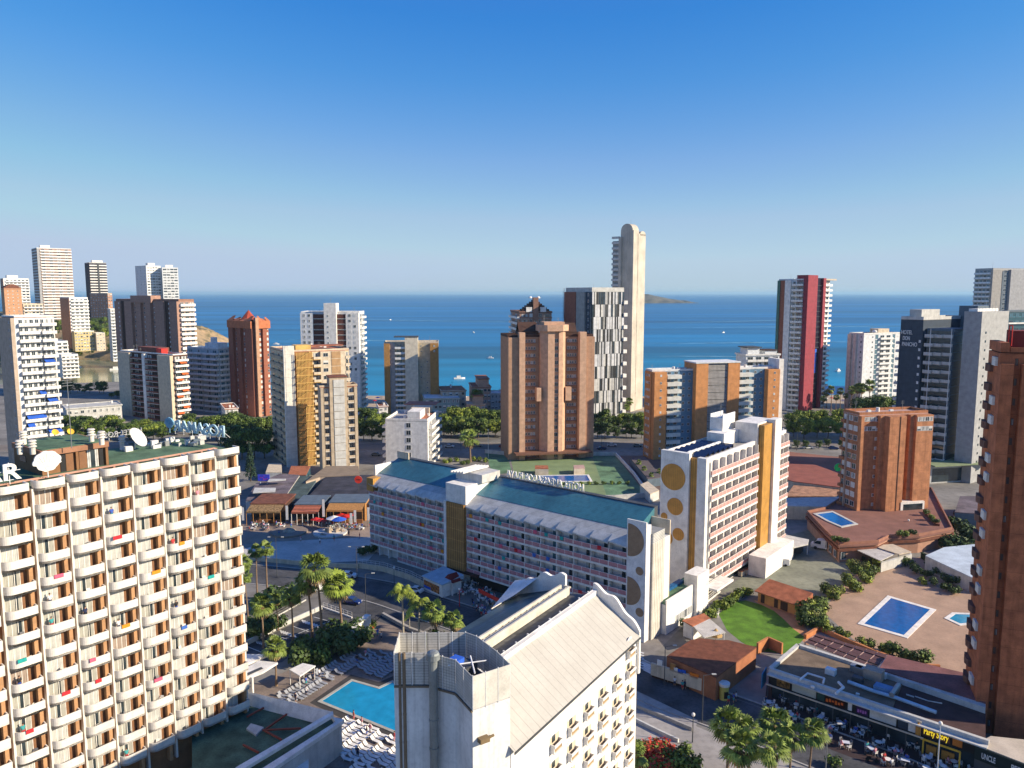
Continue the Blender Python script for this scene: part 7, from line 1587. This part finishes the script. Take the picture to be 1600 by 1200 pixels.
# promenade bars
def bar(lab, p0, p1, py, h, m, rm, depth, aw, awm, z=0):
    a_, L_ = ang((p0, py), (p1, py)); t = thing('bar', lab, 'bar', tuple(G(p0, py)), a_)
    MB().box(0, L_, 3, depth, 0, h).build('wall', m, t); MB().box(-.3, L_+.3, 2.8, depth+.3, h, h+.3).build('roof', rm, t)
    b = MB(); b.poly([(0, -1.5, h-.9), (L_, -1.5, h-.9), (L_, 3, h), (0, 3, h)]); b.poly([(0, -1.5, h-1.4), (L_, -1.5, h-1.4), (L_, -1.5, h-.9), (0, -1.5, h-.9)]); b.build('awning', awm, t)
    for k in range(6): x = L_*k/5; MB().tube((x, -1.4, 0), (x, -1.4, h-1), .09, n=5).build('post', aw, t)
    MB().box(.3, L_-.3, 2.9, 3, .3, h-.6).build('bar_front', mat('bar_interior', (.05, .03, .02)), t); MB().box(.4, L_-.4, 1.0, 1.4, 0, 1.1).build('counter', mat('counter_wood', (.28, .12, .05)), t); return t
straw = mat('thatch', (.32, .20, .09), var=.4, scale=2); wood = mat('orange_wood', (.45, .22, .07), var=.2, scale=2)
t1 = bar('thatched roofed bar with dark interior at the left of the promenade', 388, 441, 819, 5.2, dbrown, terrad, 14, wood, straw)
t2 = bar('bar with red stepped awnings in the middle of the promenade', 458, 500, 819, 5.0, dbrown, slate, 13, white, mat('brick_awning', (.42, .13, .07), lines=(.4, .12, .5), scale=2))
t3 = bar('orange timber framed bar with red parasols beside the long hotel', 512, 568, 819, 5.6, wood, slate, 12, wood, wood)
for k, (px, py) in enumerate(((534, 821), (540, 823), (546, 820))): copy_tree(PA[2], tuple(G(px, py)), 0, 1.5, 'red parasol %s from left at the orange timber bar' % ORD[k], 'red parasols')
for k, (px, py) in enumerate(((494, 824), (503, 826))): copy_tree(PA[2], tuple(G(px, py)), 0, 1.2, 'low red parasol %s from left before the red stepped awnings' % ORD[k], 'low red parasols')
for k, (px, py) in enumerate(((522, 828), (530, 830))): copy_tree((PA[0], PA[1])[k], tuple(G(px, py)), 0, 1.7, ('white broad parasol on the promenade', 'blue broad parasol on the promenade')[k], 'broad parasols')
rb = lambda lab, pts, h, m, rm, nm='low_building': (lambda t: (MB().prism([tuple(G(*q, h)-t.location)[:2] for q in pts], 0, h-.25).build('wall', m, t), MB().prism([tuple(G(*q, h)-t.location)[:2] for q in pts], h-.25, h).build('roof', rm, t), t)[2])(thing(nm, lab, 'building', tuple(G(*pts[0], 0))))
t = rb('wide dark flat roofed building behind the promenade bars', [(470, 788), (500, 756), (512, 742), (585, 742), (590, 788)], 4.6, dbrown, mat('dark_felt_roof', (.05, .05, .065), scale=.3, var=.3))
t = rb('low grey roofed building with white frames left of the dark flat roof', [(384, 782), (400, 755), (438, 740), (468, 742), (440, 784)], 4.4, lgrey, mat('mauve_roof', (.17, .14, .155), scale=.3, var=.3))
for q in ((395, 770, 430, 762), (418, 752, 446, 748)): slab('white_frame', [(q[0], q[1], 6), (q[2], q[1]-2, 6), (q[2]+1, q[3], 6), (q[0]+3, q[3], 6)], .2, lgrey, t)
t = rb('greenish alley roof between the bars', [(442, 782), (470, 744), (498, 744), (470, 786)], 4.0, slate, mat('teal_felt', (.075, .11, .105), scale=.3, var=.3))
t = rb('tan sloped forecourt roof at the foot of the slim beige tower', [(478, 752), (510, 728), (560, 728), (562, 742), (500, 745)], 4.8, beige, mat('tan_roof', (.26, .20, .14), scale=.4))
t = rb('small teal glazed lobby under the golden trellis tower', [(450, 742), (455, 728), (485, 728), (478, 742)], 3.5, glassb, terra)
t = rb('white roofed stall left of the golden trellis tower', [(415, 738), (420, 724), (440, 724), (440, 738)], 3.4, lgrey, cream)
t = thing('billboard', 'blue billboard with red and violet pattern above the thatched bar', 'sign', tuple(G(404, 776, 0)), 0); p = G(404, 776, 6); b = MB(); mi = [0]
MB().box(0, 3.9, 0, .2, 5.4, 7.6).build('board', mat('blue_screen', (.05, .06, .55), var=.1), t)
for k in range(9): x = random.uniform(.3, 3.2); z_ = random.uniform(5.7, 7.1); MB().box(x, x+random.uniform(.2, .5), -.03, 0, z_, z_+.22).build('pattern_mark', mat('violet_mark', (.45, .05, .30)), t)
MB().tube((.8, .2, 0), (.8, .2, 5.5), .08, n=5).tube((3.1, .2, 0), (3.1, .2, 5.5), .08, n=5).build('posts', wmetal, t)
t = thing('sign', 'glossy red oval sign on a pole above the dark flat roof', 'sign', tuple(G(561, 790)), 0); disc('oval', 1.25, mat('bright_red', (.75, .05, .03)), t, (0, 0, 8.6), 0); b = MB(); b.tube((-.7, -.12, 8.5), (0, -.14, 8.75), .09, n=5).tube((0, -.14, 8.75), (.7, -.12, 8.5), .09, n=5); b.build('lip_mark', mat('dark_red', (.16, .02, .02)), t); MB().tube((0, .1, 0), (0, .1, 8), .1, n=5).build('pole', dgrey, t)
for k, (px, py, h) in enumerate(((378, 824, 6), (447, 824, 6.5), (504, 822, 8), (574, 824, 6), (553, 826, 5.5), (547, 828, 5))):
    t = thing('flag_banner', 'tall thin white promenade flag, %s of six from left' % ORD[k], 'flag', tuple(G(px, py)), 0, 'promenade flags'); MB().tube((0, 0, 0), (0, 0, h), .05, n=4).build('pole', dgrey, t); MB().box(.05, .75, -.02, .02, h*.35, h).build('cloth', white, t)
place_sets([(395, 820), (440, 820), (442, 828), (392, 829)], 8, 11, 'chair before the thatched bar', 'thatched bar', [CB, CW], .5, 'before the thatched bar'); place_sets([(512, 820), (570, 820), (572, 828), (508, 829)], 8, 12, 'chair before the orange timber bar', 'timber bar', [CW, CB], .5, 'before the timber bar')
# ---------------------------------------------------------------- right hand side
t = thing('service_hut', 'open fronted white flat roofed hut on the green car park', 'building', tuple(G(1232, 868)), 0)
slab('roof', [(1195, 852, 3.2), (1222, 834, 3.2), (1264, 843, 3.2), (1262, 850, 3.2), (1236, 856, 3.2), (1218, 866, 3.2)], .3, lgrey, t); MB().prism([tuple(G(*q, 3.0)-t.location)[:2] for q in ((1196, 853), (1222, 837), (1232, 840), (1220, 864))], 0, 3.0).build('wall', white, t)
for q in ((1262, 849), (1240, 853)): post('post', q[0], q[1], 0, 3.0, .12, white, t)
MB().prism([tuple(G(*q, 2.6)-t.location)[:2] for q in ((1234, 843), (1256, 846), (1252, 850), (1232, 849))], 0, 2.6).build('dark_interior', dgrey, t)
for k, (px, py) in enumerate(((1158, 900), (1166, 897), (1174, 894), (1182, 891))):
    t = thing('waste_container', 'pale waste container, %s of four before the pink balcony hotel' % ORD[k], 'container', tuple(G(px, py)), .8, 'waste containers'); MB().prism([(-.7, -.5), (.7, -.5), (.7, .5), (-.7, .5)], .15, 1.3).build('bin', cream, t); MB().box(-.75, .75, -.55, .55, 1.3, 1.45).build('lid', terra, t)
    for x in (-.6, .6): MB().tube((x, -.4, 0), (x, -.4, .15), .08, n=6).build('wheel', black, t)
ow = mat('apricot_wall', (.60, .27, .09)); a_, L_ = ang((1184, 940), (1246, 962)); t = thing('garden_house', 'low apricot changing hut with terracotta roof at the top of the lawn', 'building', tuple(G(1184, 940)), a_)
MB().box(0, L_, 0, 4.5, 0, 2.6).build('wall', ow, t); b = MB(); b.poly([(-.5, -.6, 2.5), (L_+.5, -.6, 2.5), (L_+.5, 5, 3.9), (-.5, 5, 3.9)]); b.poly([(-.5, -.6, 2.3), (L_+.5, -.6, 2.3), (L_+.5, -.6, 2.5), (-.5, -.6, 2.5)]); b.poly([(L_+.5, -.6, 2.5), (L_+.5, 5, 3.9), (L_+.5, 5, 0), (L_+.5, -.6, 0)]); b.build('roof', terra, t)
for f in (.08, .42, .58, .66): MB().box(L_*f, L_*f+.9, -.06, 0, .1, 2.0).build('door', dbrown, t)
t = thing('shop', 'brown roofed shop with long cream front wall below the lawn', 'shop', tuple(G(1080, 1060))); z4 = 4.2
P = [(1042, 1025), (1079, 1000), (1095, 997), (1120, 1000), (1138, 1000), (1182, 1011), (1119, 1058)]
rm_ = mat('chocolate_roof', (.19, .065, .035), scale=1.0, var=.2, lines=None)
MB().prism([tuple(G(*q, z4)-t.location)[:2] for q in P], 0, z4-.2).build('wall', mat('brown_orange_wall', (.36, .14, .065)), t); MB().prism([tuple(G(*q, z4)-t.location)[:2] for q in P], z4-.2, z4).build('roof', rm_, t)
q0, q1 = G(1017, 1036, 2.8)-t.location, G(1120, 1068, 2.8)-t.location; d = (q1-q0).normalized(); n_ = Vector((-d.y, d.x, 0)); MB().prism([tuple(q0)[:2], tuple(q1)[:2], tuple(q1+n_*.4)[:2], tuple(q0+n_*.4)[:2]], .6, 2.8).build('front_wall', cream, t)
MB().prism([tuple(q0+n_*.5)[:2], tuple(q1+n_*.5)[:2], tuple(q1+n_*2.6)[:2], tuple(q0+n_*2.6)[:2]], 0, 1.2).build('shop_base', dbrown, t)
for f, mm, w_, zz in ((.30, wood, 1.0, 3.9), (.36, white, .7, 3.3), (.42, bluep, 1.0, 3.2), (.48, bluep, .7, 3.3), (.6, orange, 1.6, 3.3), (.1, white, .9, 3.8)):
    p = q0+d*((q1-q0).length*f); MB().box(0, w_, 0, .15, 2.5, zz).build('sign_board', mm, t, (p.x, p.y, 0), math.atan2(d.y, d.x))
t = thing('pergola', 'white slatted pergola roof left of the lawn', 'pergola', tuple(G(1095, 1000))); slab('roof', [(1080, 975, 3.2), (1108, 966, 3.2), (1134, 988, 3.2), (1100, 996, 3.2)], .15, mat('slatted_white', (.62, .59, .54), vlines=(.6, .2, .55)), t)
for q in ((1082, 976), (1101, 994), (1131, 988), (1106, 968)): post('post', q[0], q[1], 0, 3.1, .1, wmetal, t)
t = thing('shed', 'white walled shed with orange tiled roof behind the white pergola', 'building', tuple(G(1075, 985))); slab('roof', [(1066, 969, 3.4), (1100, 958, 3.2), (1110, 966, 3.2), (1082, 978, 3.4)], .2, terra, t); MB().prism([tuple(G(*q, 3.2)-t.location)[:2] for q in ((1068, 970), (1098, 961), (1104, 966), (1084, 976))], 0, 3.1).build('wall', white, t)
t = thing('parasol', 'folded cream parasol beside the white pergola', 'parasol', tuple(G(1118, 1010))); MB().tube((0, 0, 0), (0, 0, 3.4), .05, n=5).build('pole', wood, t); MB().tube((0, 0, 2.2), (0, 0, 3.6), 1.3, .1, 8).build('canopy', mat('ochre_cloth', (.5, .33, .14)), t)
t = thing('advertising_column', 'yellow and white round advertising drum at the shop corner', 'advertising column', tuple(G(1131, 1092))); MB().tube((0, 0, 0), (0, 0, 2.4), .75, n=18).build('drum', mat('pale_yellow', (.60, .50, .12)), t); MB().tube((0, 0, 2.4), (0, 0, 2.9), .9, .95, 18).build('top', white, t); MB().box(-.2, .5, -.78, -.7, .4, 1.6).build('panel', black, t)
# restaurant row
z5 = 4.6; RR = thing('restaurant_row', 'flat roofed restaurant row with coloured fascia signs and roof ducts', 'restaurant', tuple(G(1206, 1046, z5)-Vector((0, 0, z5))))
def rloc(px, py, z=z5): return G(px, py, z)-RR.location
tanr = mat('tan_felt_roof', (.20, .145, .095), scale=.5, var=.2)
MB().prism([tuple(rloc(*q))[:2] for q in ((1206, 1046), (1245, 1011), (1365, 1050), (1405, 1066), (1540, 1110), (1540, 1154))], 0, z5-.5).build('wall', dbrown, RR)
MB().prism([tuple(rloc(*q))[:2] for q in ((1208, 1046), (1246, 1013), (1365, 1051), (1410, 1068), (1394, 1108))], z5-.5, z5).build('roof', tanr, RR)
MB().prism([tuple(rloc(*q))[:2] for q in ((1394, 1108), (1410, 1068), (1540, 1110), (1540, 1158))], z5-.5, z5-.15).build('roof', mat('maroon_felt_roof', (.085, .045, .04), scale=.5, var=.2), RR)
for a, c in (((1204, 1047), (1247, 1010)), ((1247, 1010), (1368, 1049)), ((1368, 1049), (1410, 1066))):
    p, q = rloc(*a), rloc(*c); d = (q-p).normalized(); n_ = Vector((-d.y, d.x, 0))*.35; MB().prism([tuple(v)[:2] for v in (p-n_, q-n_, q+n_, p+n_)], z5-.4, z5+.45).build('parapet', lgrey, RR)
f0, f1 = rloc(1203, 1048), rloc(1545, 1162); d = (f1-f0).normalized(); FL = (f1-f0).length; fa_ = math.atan2(d.y, d.x)
fr_ = bpy.data.objects.new('front', None); bpy.data.objects.remove(fr_)
def ff(nm, x0, x1, y0, y1, z0, z1, m): return MB().box(x0, x1, y0, y1, z0, z1).build(nm, m, RR, (f0.x, f0.y, 0), fa_)
ff('parapet', 0, FL, -.25, .35, z5-.1, z5+.5, lgrey); ff('cornice', 0, FL, -1.3, -.25, z5-.3, z5-.1, lgrey); ff('fascia', 0, FL, -.4, -.05, 2.5, z5-.3, black); ff('awning_rail', 0, FL*.75, -1.5, -1.35, 2.7, 2.9, cream)
ff('shop_glass', .5, FL, .0, .05, 0, 2.5, glass)
def fx(px, py=None):                                    # distance along the front seen at a column
    k = (px-800)/FOC; X, Y = f0.x+RR.location.x, f0.y+RR.location.y
    return along(X, Y, 3.6, d.x, d.y, px)
def board(x0, x1, m, txt=None, tm=None, z0=2.75, z1=4.0, size=None, nm='sign_board'):
    o = ff(nm, x0, x1, -.62, -.42, z0, z1, m)
    if txt:
        me = text_mesh(txt, (z1-z0)*.95, .03, tm, .02); ww = max(v.co.x for v in me.vertices); me.transform(Matrix.Diagonal(((x1-x0)*.9/ww, 1, 1, 1))); put('lettering', me, o, (x0+(x1-x0)*.05, -.68, z0+(z1-z0)*.22))
board(fx(1216), fx(1236), mat('board_ochre', (.30, .16, .05), var=.6, scale=2)); board(fx(1240), fx(1277), mat('board_grey_green', (.45, .48, .42))); board(fx(1279), fx(1290), mat('board_dark_teal', (.03, .08, .07))); board(fx(1292), fx(1322), mat('board_dark', (.05, .015, .01)))
for k in range(6): x = fx(1293)+(fx(1321)-fx(1293))*k/6; ff('sign_mark', x, x+.32, -.68, -.62, 2.95+.12*(k % 3), 3.45+.13*(k % 2), mat('orange_letters', (.85, .16, .02)))

board(fx(1327), fx(1333), white); board(fx(1340), fx(1358), mat('board_violet', (.05, .02, .08)))
for k in range(4): x = fx(1342)+(fx(1357)-fx(1342))*k/4; ff('sign_mark', x, x+.25, -.68, -.62, 3.0+.1*(k % 2), 3.5, mat('violet_letters', (.45, .15, .45)))

board(fx(1361), fx(1402), mat('board_white', (.60, .60, .56))); board(fx(1405), fx(1420), navy); board(fx(1421), fx(1434), white)
bt = ff('bottle_board', fx(1433), fx(1441), -.72, -.62, 2.6, 4.9, cream); MB().tube((0, 0, 2.8), (0, 0, 4.0), .35, .35, 10).tube((0, 0, 4.0), (0, 0, 4.7), .3, .1, 10).build('bottle_picture', mat('amber', (.55, .25, .05)), bt, (fx(1437), -.85, 0))
board(fx(1443), fx(1486), mat('board_brown', (.12, .05, .03)), 'Party Story', mat('yellow_letters', (.95, .75, .03), emit=((1, .7, .05), .35)), 2.9, 4.3)
board(fx(1490), fx(1505), mat('board_orange', (.55, .18, .03)), None, None, 2.9, 4.2); ff('yellow_frame', fx(1443), fx(1505), -1.4, -1.25, 2.5, 2.75, mat('yellow_frame', (.75, .45, .05)))
for px in (1446, 1470, 1503): ff('yellow_post', fx(px), fx(px)+.2, -1.4, -1.2, 0, 2.6, mat('yellow_frame', (.75, .45, .05)))
ff('yellow_counter', fx(1450), fx(1466), -.5, -.3, .2, 1.5, mat('amber', (.55, .25, .05))); ff('yellow_counter', fx(1474), fx(1494), -.5, -.3, .2, 1.5, mat('amber', (.55, .25, .05)))
for k in range(9): ff('awning_post', FL*.75*k/9+.3, FL*.75*k/9+.42, -1.5, -1.38, 0, 2.7, dgrey)
sc_ = MB().box(0, 3.0, 0, .15, 1.0, 3.6).build('screen_panel', mat('blue_panel_sign', (.02, .22, .42)), RR, tuple(rloc(1190, 1085, 0))[:2]+(0,), R(58))
def pipe(nm, pts, r, m, z=z5+.5):
    b = MB(); P = [rloc(p[0], p[1], z) for p in pts]
    for p, q in zip(P, P[1:]): b.tube((p.x, p.y, z), (q.x, q.y, z), r, n=8)
    return b.build(nm, m, RR)
duct = mat('blue_white_duct', (.35, .52, .66), rough=.4)
pipe('roof_duct', [(1325, 1065), (1366, 1080), (1400, 1090), (1463, 1113)], .30, duct); p = rloc(1380, 1083); MB().box(-1.3, 1.3, -.8, .8, z5, z5+1.2).build('duct_box', mat('mid_blue_box', (.12, .25, .42)), RR, (p.x, p.y, 0), fa_)
pipe('roof_duct', [(1250, 1062), (1262, 1052), (1288, 1060), (1286, 1068)], .16, wmetal); pipe('roof_duct', [(1310, 1066), (1318, 1074), (1306, 1084)], .22, wmetal); pipe('roof_duct', [(1404, 1070), (1393, 1086)], .4, metal, z5+.9); pipe('roof_pipe', [(1430, 1088), (1450, 1095), (1472, 1099)], .09, lgrey); pipe('roof_pipe', [(1416, 1085), (1428, 1089)], .12, lgrey)
for px, py, s_, mm in ((1298, 1053, .8, wmetal), (1338, 1049, .9, metal), (1345, 1052, .9, metal), (1355, 1054, .8, dgrey), (1365, 1060, 1.4, beige), (1378, 1058, .7, white), (1340, 1066, .8, dgrey), (1340, 1086, .25, white), (1270, 1075, .3, white)):
    p = rloc(px, py); MB().box(-s_, s_, -s_*.7, s_*.7, z5, z5+s_*1.2).build('roof_unit', mm, RR, (p.x, p.y, 0), fa_)
t = thing('hall', 'maroon flat roofed hall between restaurant roof and pool terrace', 'building', tuple(G(1400, 1045)-Vector((0, 0, 0)))); MB().prism([tuple(G(*q, 5.6)-t.location)[:2] for q in ((1386, 1022), (1510, 1052), (1540, 1062), (1540, 1104), (1370, 1046))], 0, 5.4).build('wall', lgrey, t); MB().prism([tuple(G(*q, 5.6)-t.location)[:2] for q in ((1387, 1023), (1510, 1052), (1540, 1062), (1540, 1098), (1373, 1045))], 5.4, 5.6).build('roof', mat('rose_felt_roof', (.22, .095, .09), scale=.3, var=.2), t)
t = thing('pergola', 'dark tiled pergola with brown panels behind the restaurant roof', 'pergola', tuple(G(1300, 1020))); zt_ = 4.8
A, B2, C2, D2 = G(1258, 1002, zt_), G(1276, 991, zt_), G(1388, 1024, zt_), G(1366, 1046, zt_)
for i in range(7):
    for j in range(4):
        f = lambda u_, v_: (A+(D2-A)*u_)*(1-v_)+(B2+(C2-B2)*u_)*v_
        q = [f((i+.07)/7, (j+.08)/4), f((i+.93)/7, (j+.08)/4), f((i+.93)/7, (j+.9)/4), f((i+.07)/7, (j+.9)/4)]
        b = MB(); b.prism([tuple(v-t.location)[:2] for v in q], zt_-.1, zt_+.12*(j % 2)); b.build('roof_panel', mat('umber_panel', (.12, .06, .05), rough=.5), t)
b = MB()
for i in range(8): p, q = A+(D2-A)*i/7-t.location, B2+(C2-B2)*i/7-t.location; b.tube((p.x, p.y, zt_-.05), (q.x, q.y, zt_-.05), .09, n=4)
for j in range(5): p, q = A+(B2-A)*j/4-t.location, D2+(C2-D2)*j/4-t.location; b.tube((p.x, p.y, zt_-.15), (q.x, q.y, zt_-.15), .09, n=4)
b.build('frame', mat('salmon_frame', (.50, .33, .28)), t)
for v in (A, B2, C2, D2): p = v-t.location; MB().tube((p.x, p.y, 0), (p.x, p.y, zt_-.1), .12, n=5).build('post', mat('salmon_frame', (.50, .33, .28)), t)
# corner bar at the right edge
q0 = f0+RR.location; un = thing('corner_bar', 'dark fronted corner bar with sunlit cream flat roof at the right edge', 'bar', tuple(G(1506, 1195)), 0)
def uloc(px, py, z): return G(px, py, z)-un.location
PU = [(1522, 1162), (1530, 1146), (1620, 1160), (1700, 1220), (1560, 1176)]
PU = [(1524, 1163), (1548, 1150), (1700, 1166), (1700, 1232), (1610, 1196)]
MB().prism([tuple(uloc(*q, 4.4))[:2] for q in PU], 0, 4.15).build('wall', dgrey, un); MB().prism([tuple(uloc(*q, 4.4))[:2] for q in PU], 4.15, 4.4).build('roof', mat('cream_flat_roof', (.58, .50, .40), scale=.4), un)
a, c = uloc(1524, 1164, 4.3), uloc(1610, 1197, 4.3); dd = (c-a).normalized(); an_ = math.atan2(dd.y, dd.x); L_ = (c-a).length
MB().box(0, L_, -.3, 0, 2.4, 4.3).build('fascia', mat('black_green_board', (.015, .025, .022)), un, (a.x, a.y, 0), an_)
for txt, x0, x1 in (('UNCLE', .14, .40), ('PEDIS', .68, .96)):
    me = text_mesh(txt, 1.15, .03, white, .02); ww = max(v.co.x for v in me.vertices); me.transform(Matrix.Diagonal(((x1-x0)*L_/ww, 1, 1, 1))); me2 = me; o = put('lettering', me2, un, (a.x+dd.x*x0*L_+dd.y*.36, a.y+dd.y*x0*L_-dd.x*.36, 2.9), an_)
sheet('terrace_floor', px_poly([(1198, 1070), (1330, 1105), (1540, 1170), (1600, 1215), (1600, 1260), (1440, 1225), (1300, 1172), (1194, 1108)]), .02, mat('dark_terrace_floor', (.05, .03, .03)))
# blue white flat roof, pergola, shaded street right of the podium
rb('low building with blue white flat roof left of the huge brick tower', [(1446, 868), (1475, 855), (1525, 850), (1540, 905), (1525, 905)], 3.6, lgrey, mat('blue_white_roof', (.52, .60, .66), scale=.3))
t = thing('pergola', 'cream sunlit pergola roof before the red podium', 'pergola', tuple(G(1385, 880))); slab('roof', [(1334, 857, 3.2), (1362, 852, 3.2), (1405, 862, 3.2), (1376, 876, 3.2)], .2, mat('slatted_white', (.62, .59, .54)), t); slab('roof', [(1362, 852, 3.5), (1395, 850, 3.5), (1424, 862, 3.5), (1405, 866, 3.5)], .2, cream, t)
for q in ((1336, 857), (1378, 875), (1404, 863), (1422, 862)): post('post', q[0], q[1], 0, 3.1, .1, wmetal, t)
slab('white_wall', [(1376, 878, 2.4), (1424, 864, 2.4), (1425, 866, 2.4), (1377, 880, 2.4)], 2.3, lgrey, t)
rb('dark shaded house beyond the podium at the right', [(1492, 800), (1500, 775), (1560, 775), (1560, 805)], 5, slate, mat('mauve_roof', (.17, .14, .155)))
rb('shopping arcade with red roof behind the pink balcony hotel', [(1215, 745), (1226, 716), (1268, 724), (1318, 742), (1320, 762), (1240, 752)], 4.4, cream, mat('brick_red_roof', (.30, .10, .07), scale=.3))
rb('pale arcade with scalloped white front right of the pink balcony hotel', [(1222, 790), (1226, 778), (1312, 776), (1312, 792)], 4.2, cream, lgrey)
rb('orange roofed shop cluster in the yard behind the arcade', [(1228, 775), (1240, 758), (1318, 764), (1318, 775)], 3.6, dbrown, mat('apricot_roof', (.46, .25, .15), scale=.6, var=.3))
for k, (px, py) in enumerate(((1244, 808), (1254, 805), (1264, 806), (1276, 803), (1236, 805))): copy_tree((PA[3], PA[2], PA[3], PA[0], PA[3])[k], tuple(G(px, py)), 0, 1.4, 'parasol %s of five before the pale arcade behind the pink hotel' % ORD[k], 'arcade parasols')
t = thing('sign', 'bright orange sign under the pale arcade', 'sign', tuple(G(1256, 806))); MB().box(-.8, .8, 0, .15, 1.6, 4.2).build('board', mat('bright_orange', (.8, .18, .02)), t); MB().tube((0, .1, 0), (0, .1, 1.7), .06, n=5).build('pole', dgrey, t)
t = thing('sign', 'round green sign left of the dark hotel base', 'sign', tuple(G(1309, 745))); disc('disc', 1.5, mat('bright_green', (.02, .45, .12)), t, (0, 0, 3.6), 0); MB().tube((0, .1, 0), (0, .1, 3), .06, n=5).build('pole', dgrey, t)
rb('dark roofed patio block right of the green courts', [(985, 716), (1008, 714), (1034, 745), (1012, 748)], 3.2, slate, mat('dark_patio_roof', (.12, .10, .10), scale=.4)); rb('pale shed on the patio right of the green courts', [(1000, 757), (1012, 752), (1030, 766), (1016, 772)], 3.0, lgrey, cream)
rb('pale roofed pavilion behind the long blue pool', [(836, 727), (856, 727), (857, 732), (836, 732)], 2.6, cream, terra); rb('salmon kiosk behind the long blue pool near the tower', [(896, 727), (912, 726), (914, 731), (897, 732)], 2.6, cream, mat('pink_roof', (.5, .33, .28)))
wallrun('wall', 'white court wall on the right edge of the green courts', 'wall', [(962, 712), (990, 742), (1014, 776)], 1.4, .4, white); wallrun('wall', 'pale wall along the near side of the green terrace', 'wall', [(880, 782), (960, 781), (1012, 777)], 1.6, .4, lgrey); wallrun('wall', 'grey wall between the avenue and the green courts', 'wall', [(758, 708), (800, 712), (930, 712), (962, 712)], 1.6, .4, lgrey)
# things on the left hotel's balconies
tw_cols = [('red', (.6, .03, .04)), ('orange', (.75, .28, .02)), ('teal', (.02, .35, .32)), ('pink', (.7, .12, .2)), ('blue', (.05, .15, .5))]
for i, f, ci in ((6, 4, 0), (1, 7, 2), (3, 8, 1), (4, 6, 1), (5, 5, 3), (5, 4, 0), (7, 3, 0), (4, 10, 0), (3, 3, 3), (2, 9, 1), (6, 9, 3), (7, 6, 2), (2, 5, 4)):
    u1 = hb.Lr-.15-cw*i; x0 = u1-2.4+random.uniform(-.4, .6); nm_, c_c = tw_cols[ci]; p = hb.w(x0, -1.6, f*hb.fh+1.0); r_ = thing('towel', '%s towel over the balcony rail, %s column from the right, %s row up' % (nm_, ORD[i], ORD[f]), 'towel', tuple(p), hb.th, 'towels on the balconies')
    wd = random.uniform(.7, 1.2); MB().box(0, wd, -.08, -.04, -.35, .04).box(0, wd, -.08, .14, .04, .07).build('cloth', mat('towel_'+nm_, c_c, scale=4), r_)
for i in range(9):
    for f in range(13):
        u1 = hb.Lr-.15-cw*i; x0 = u1-1.5
        if u1 < 4: continue
        rn = random.random()
        if rn < .62: p = hb.w(x0+random.uniform(-.5, .5), -.75, f*hb.fh+.02); copy_tree(CW if rn < .3 else CB, tuple(p), hb.th+random.uniform(0, 6), .95, 'balcony chair, %s column from the right, %s row up on left hotel' % (ORD[i], ORD[f]), 'chairs on balconies')
        if rn > .88: p = hb.w(x0-.8, -.7, f*hb.fh); k = random.randrange(7); copy_tree(PSTD[k], tuple(p), hb.th, 1.0, 'person in %s on the balcony in %s column from the right, %s row up' % (names[k], ORD[i], ORD[f]), 'people on balconies')
# towels on the long hotel
for k in range(34):
    cseg = random.random() < .35; n_ = 8 if cseg else 10; a0, a1 = (.2, long_uc0) if cseg else (long_uc1, long_ue); st = (a1-a0)/n_; i = random.randrange(n_); f = random.randrange(2, 7); nm_, c_c = random.choice(tw_cols)
    q = LB.pt("L", a0+st*(i+.2+.4*random.random()), 1.5); p = LB.w(q[0], q[1], f*2.62+.55+.95); r_ = thing("towel", "%s towel on rail, long hotel %s wing, unit %s from left, row %s up" % (nm_, ("right", "left")[cseg], ORD[i], ORD[f]), "towel", tuple(p), LB.th-math.pi/2, "towels on the long hotel")
    MB().box(0, .9, -.06, -.02, -.7, .03).box(0, .9, -.06, .12, .03, .06).build("cloth", mat("towel_"+nm_, c_c, scale=4), r_)
settle(PSIT+PSTD+[CW, CB, TW, TR, LW, LG, VW, CWH, CBL, CRD, CGR, BT]+PA)
# ---------------------------------------------------------------- sea haze
hz = bpy.data.materials.new('sea_haze'); hz.use_nodes = True; N = hz.node_tree.nodes; L = hz.node_tree.links; N.clear()
pv = N.new('ShaderNodeVolumePrincipled'); pv.inputs['Color'].default_value = (.50, .80, 1, 1); pv.inputs['Density'].default_value = 4.5e-5; pv.inputs['Anisotropy'].default_value = .1
ou = N.new('ShaderNodeOutputMaterial'); L.new(pv.outputs[0], ou.inputs['Volume'])
hb = MB().box(-70000, 70000, -400, 70000, -12, 118).build('haze', hz); hb['kind'] = 'stuff'
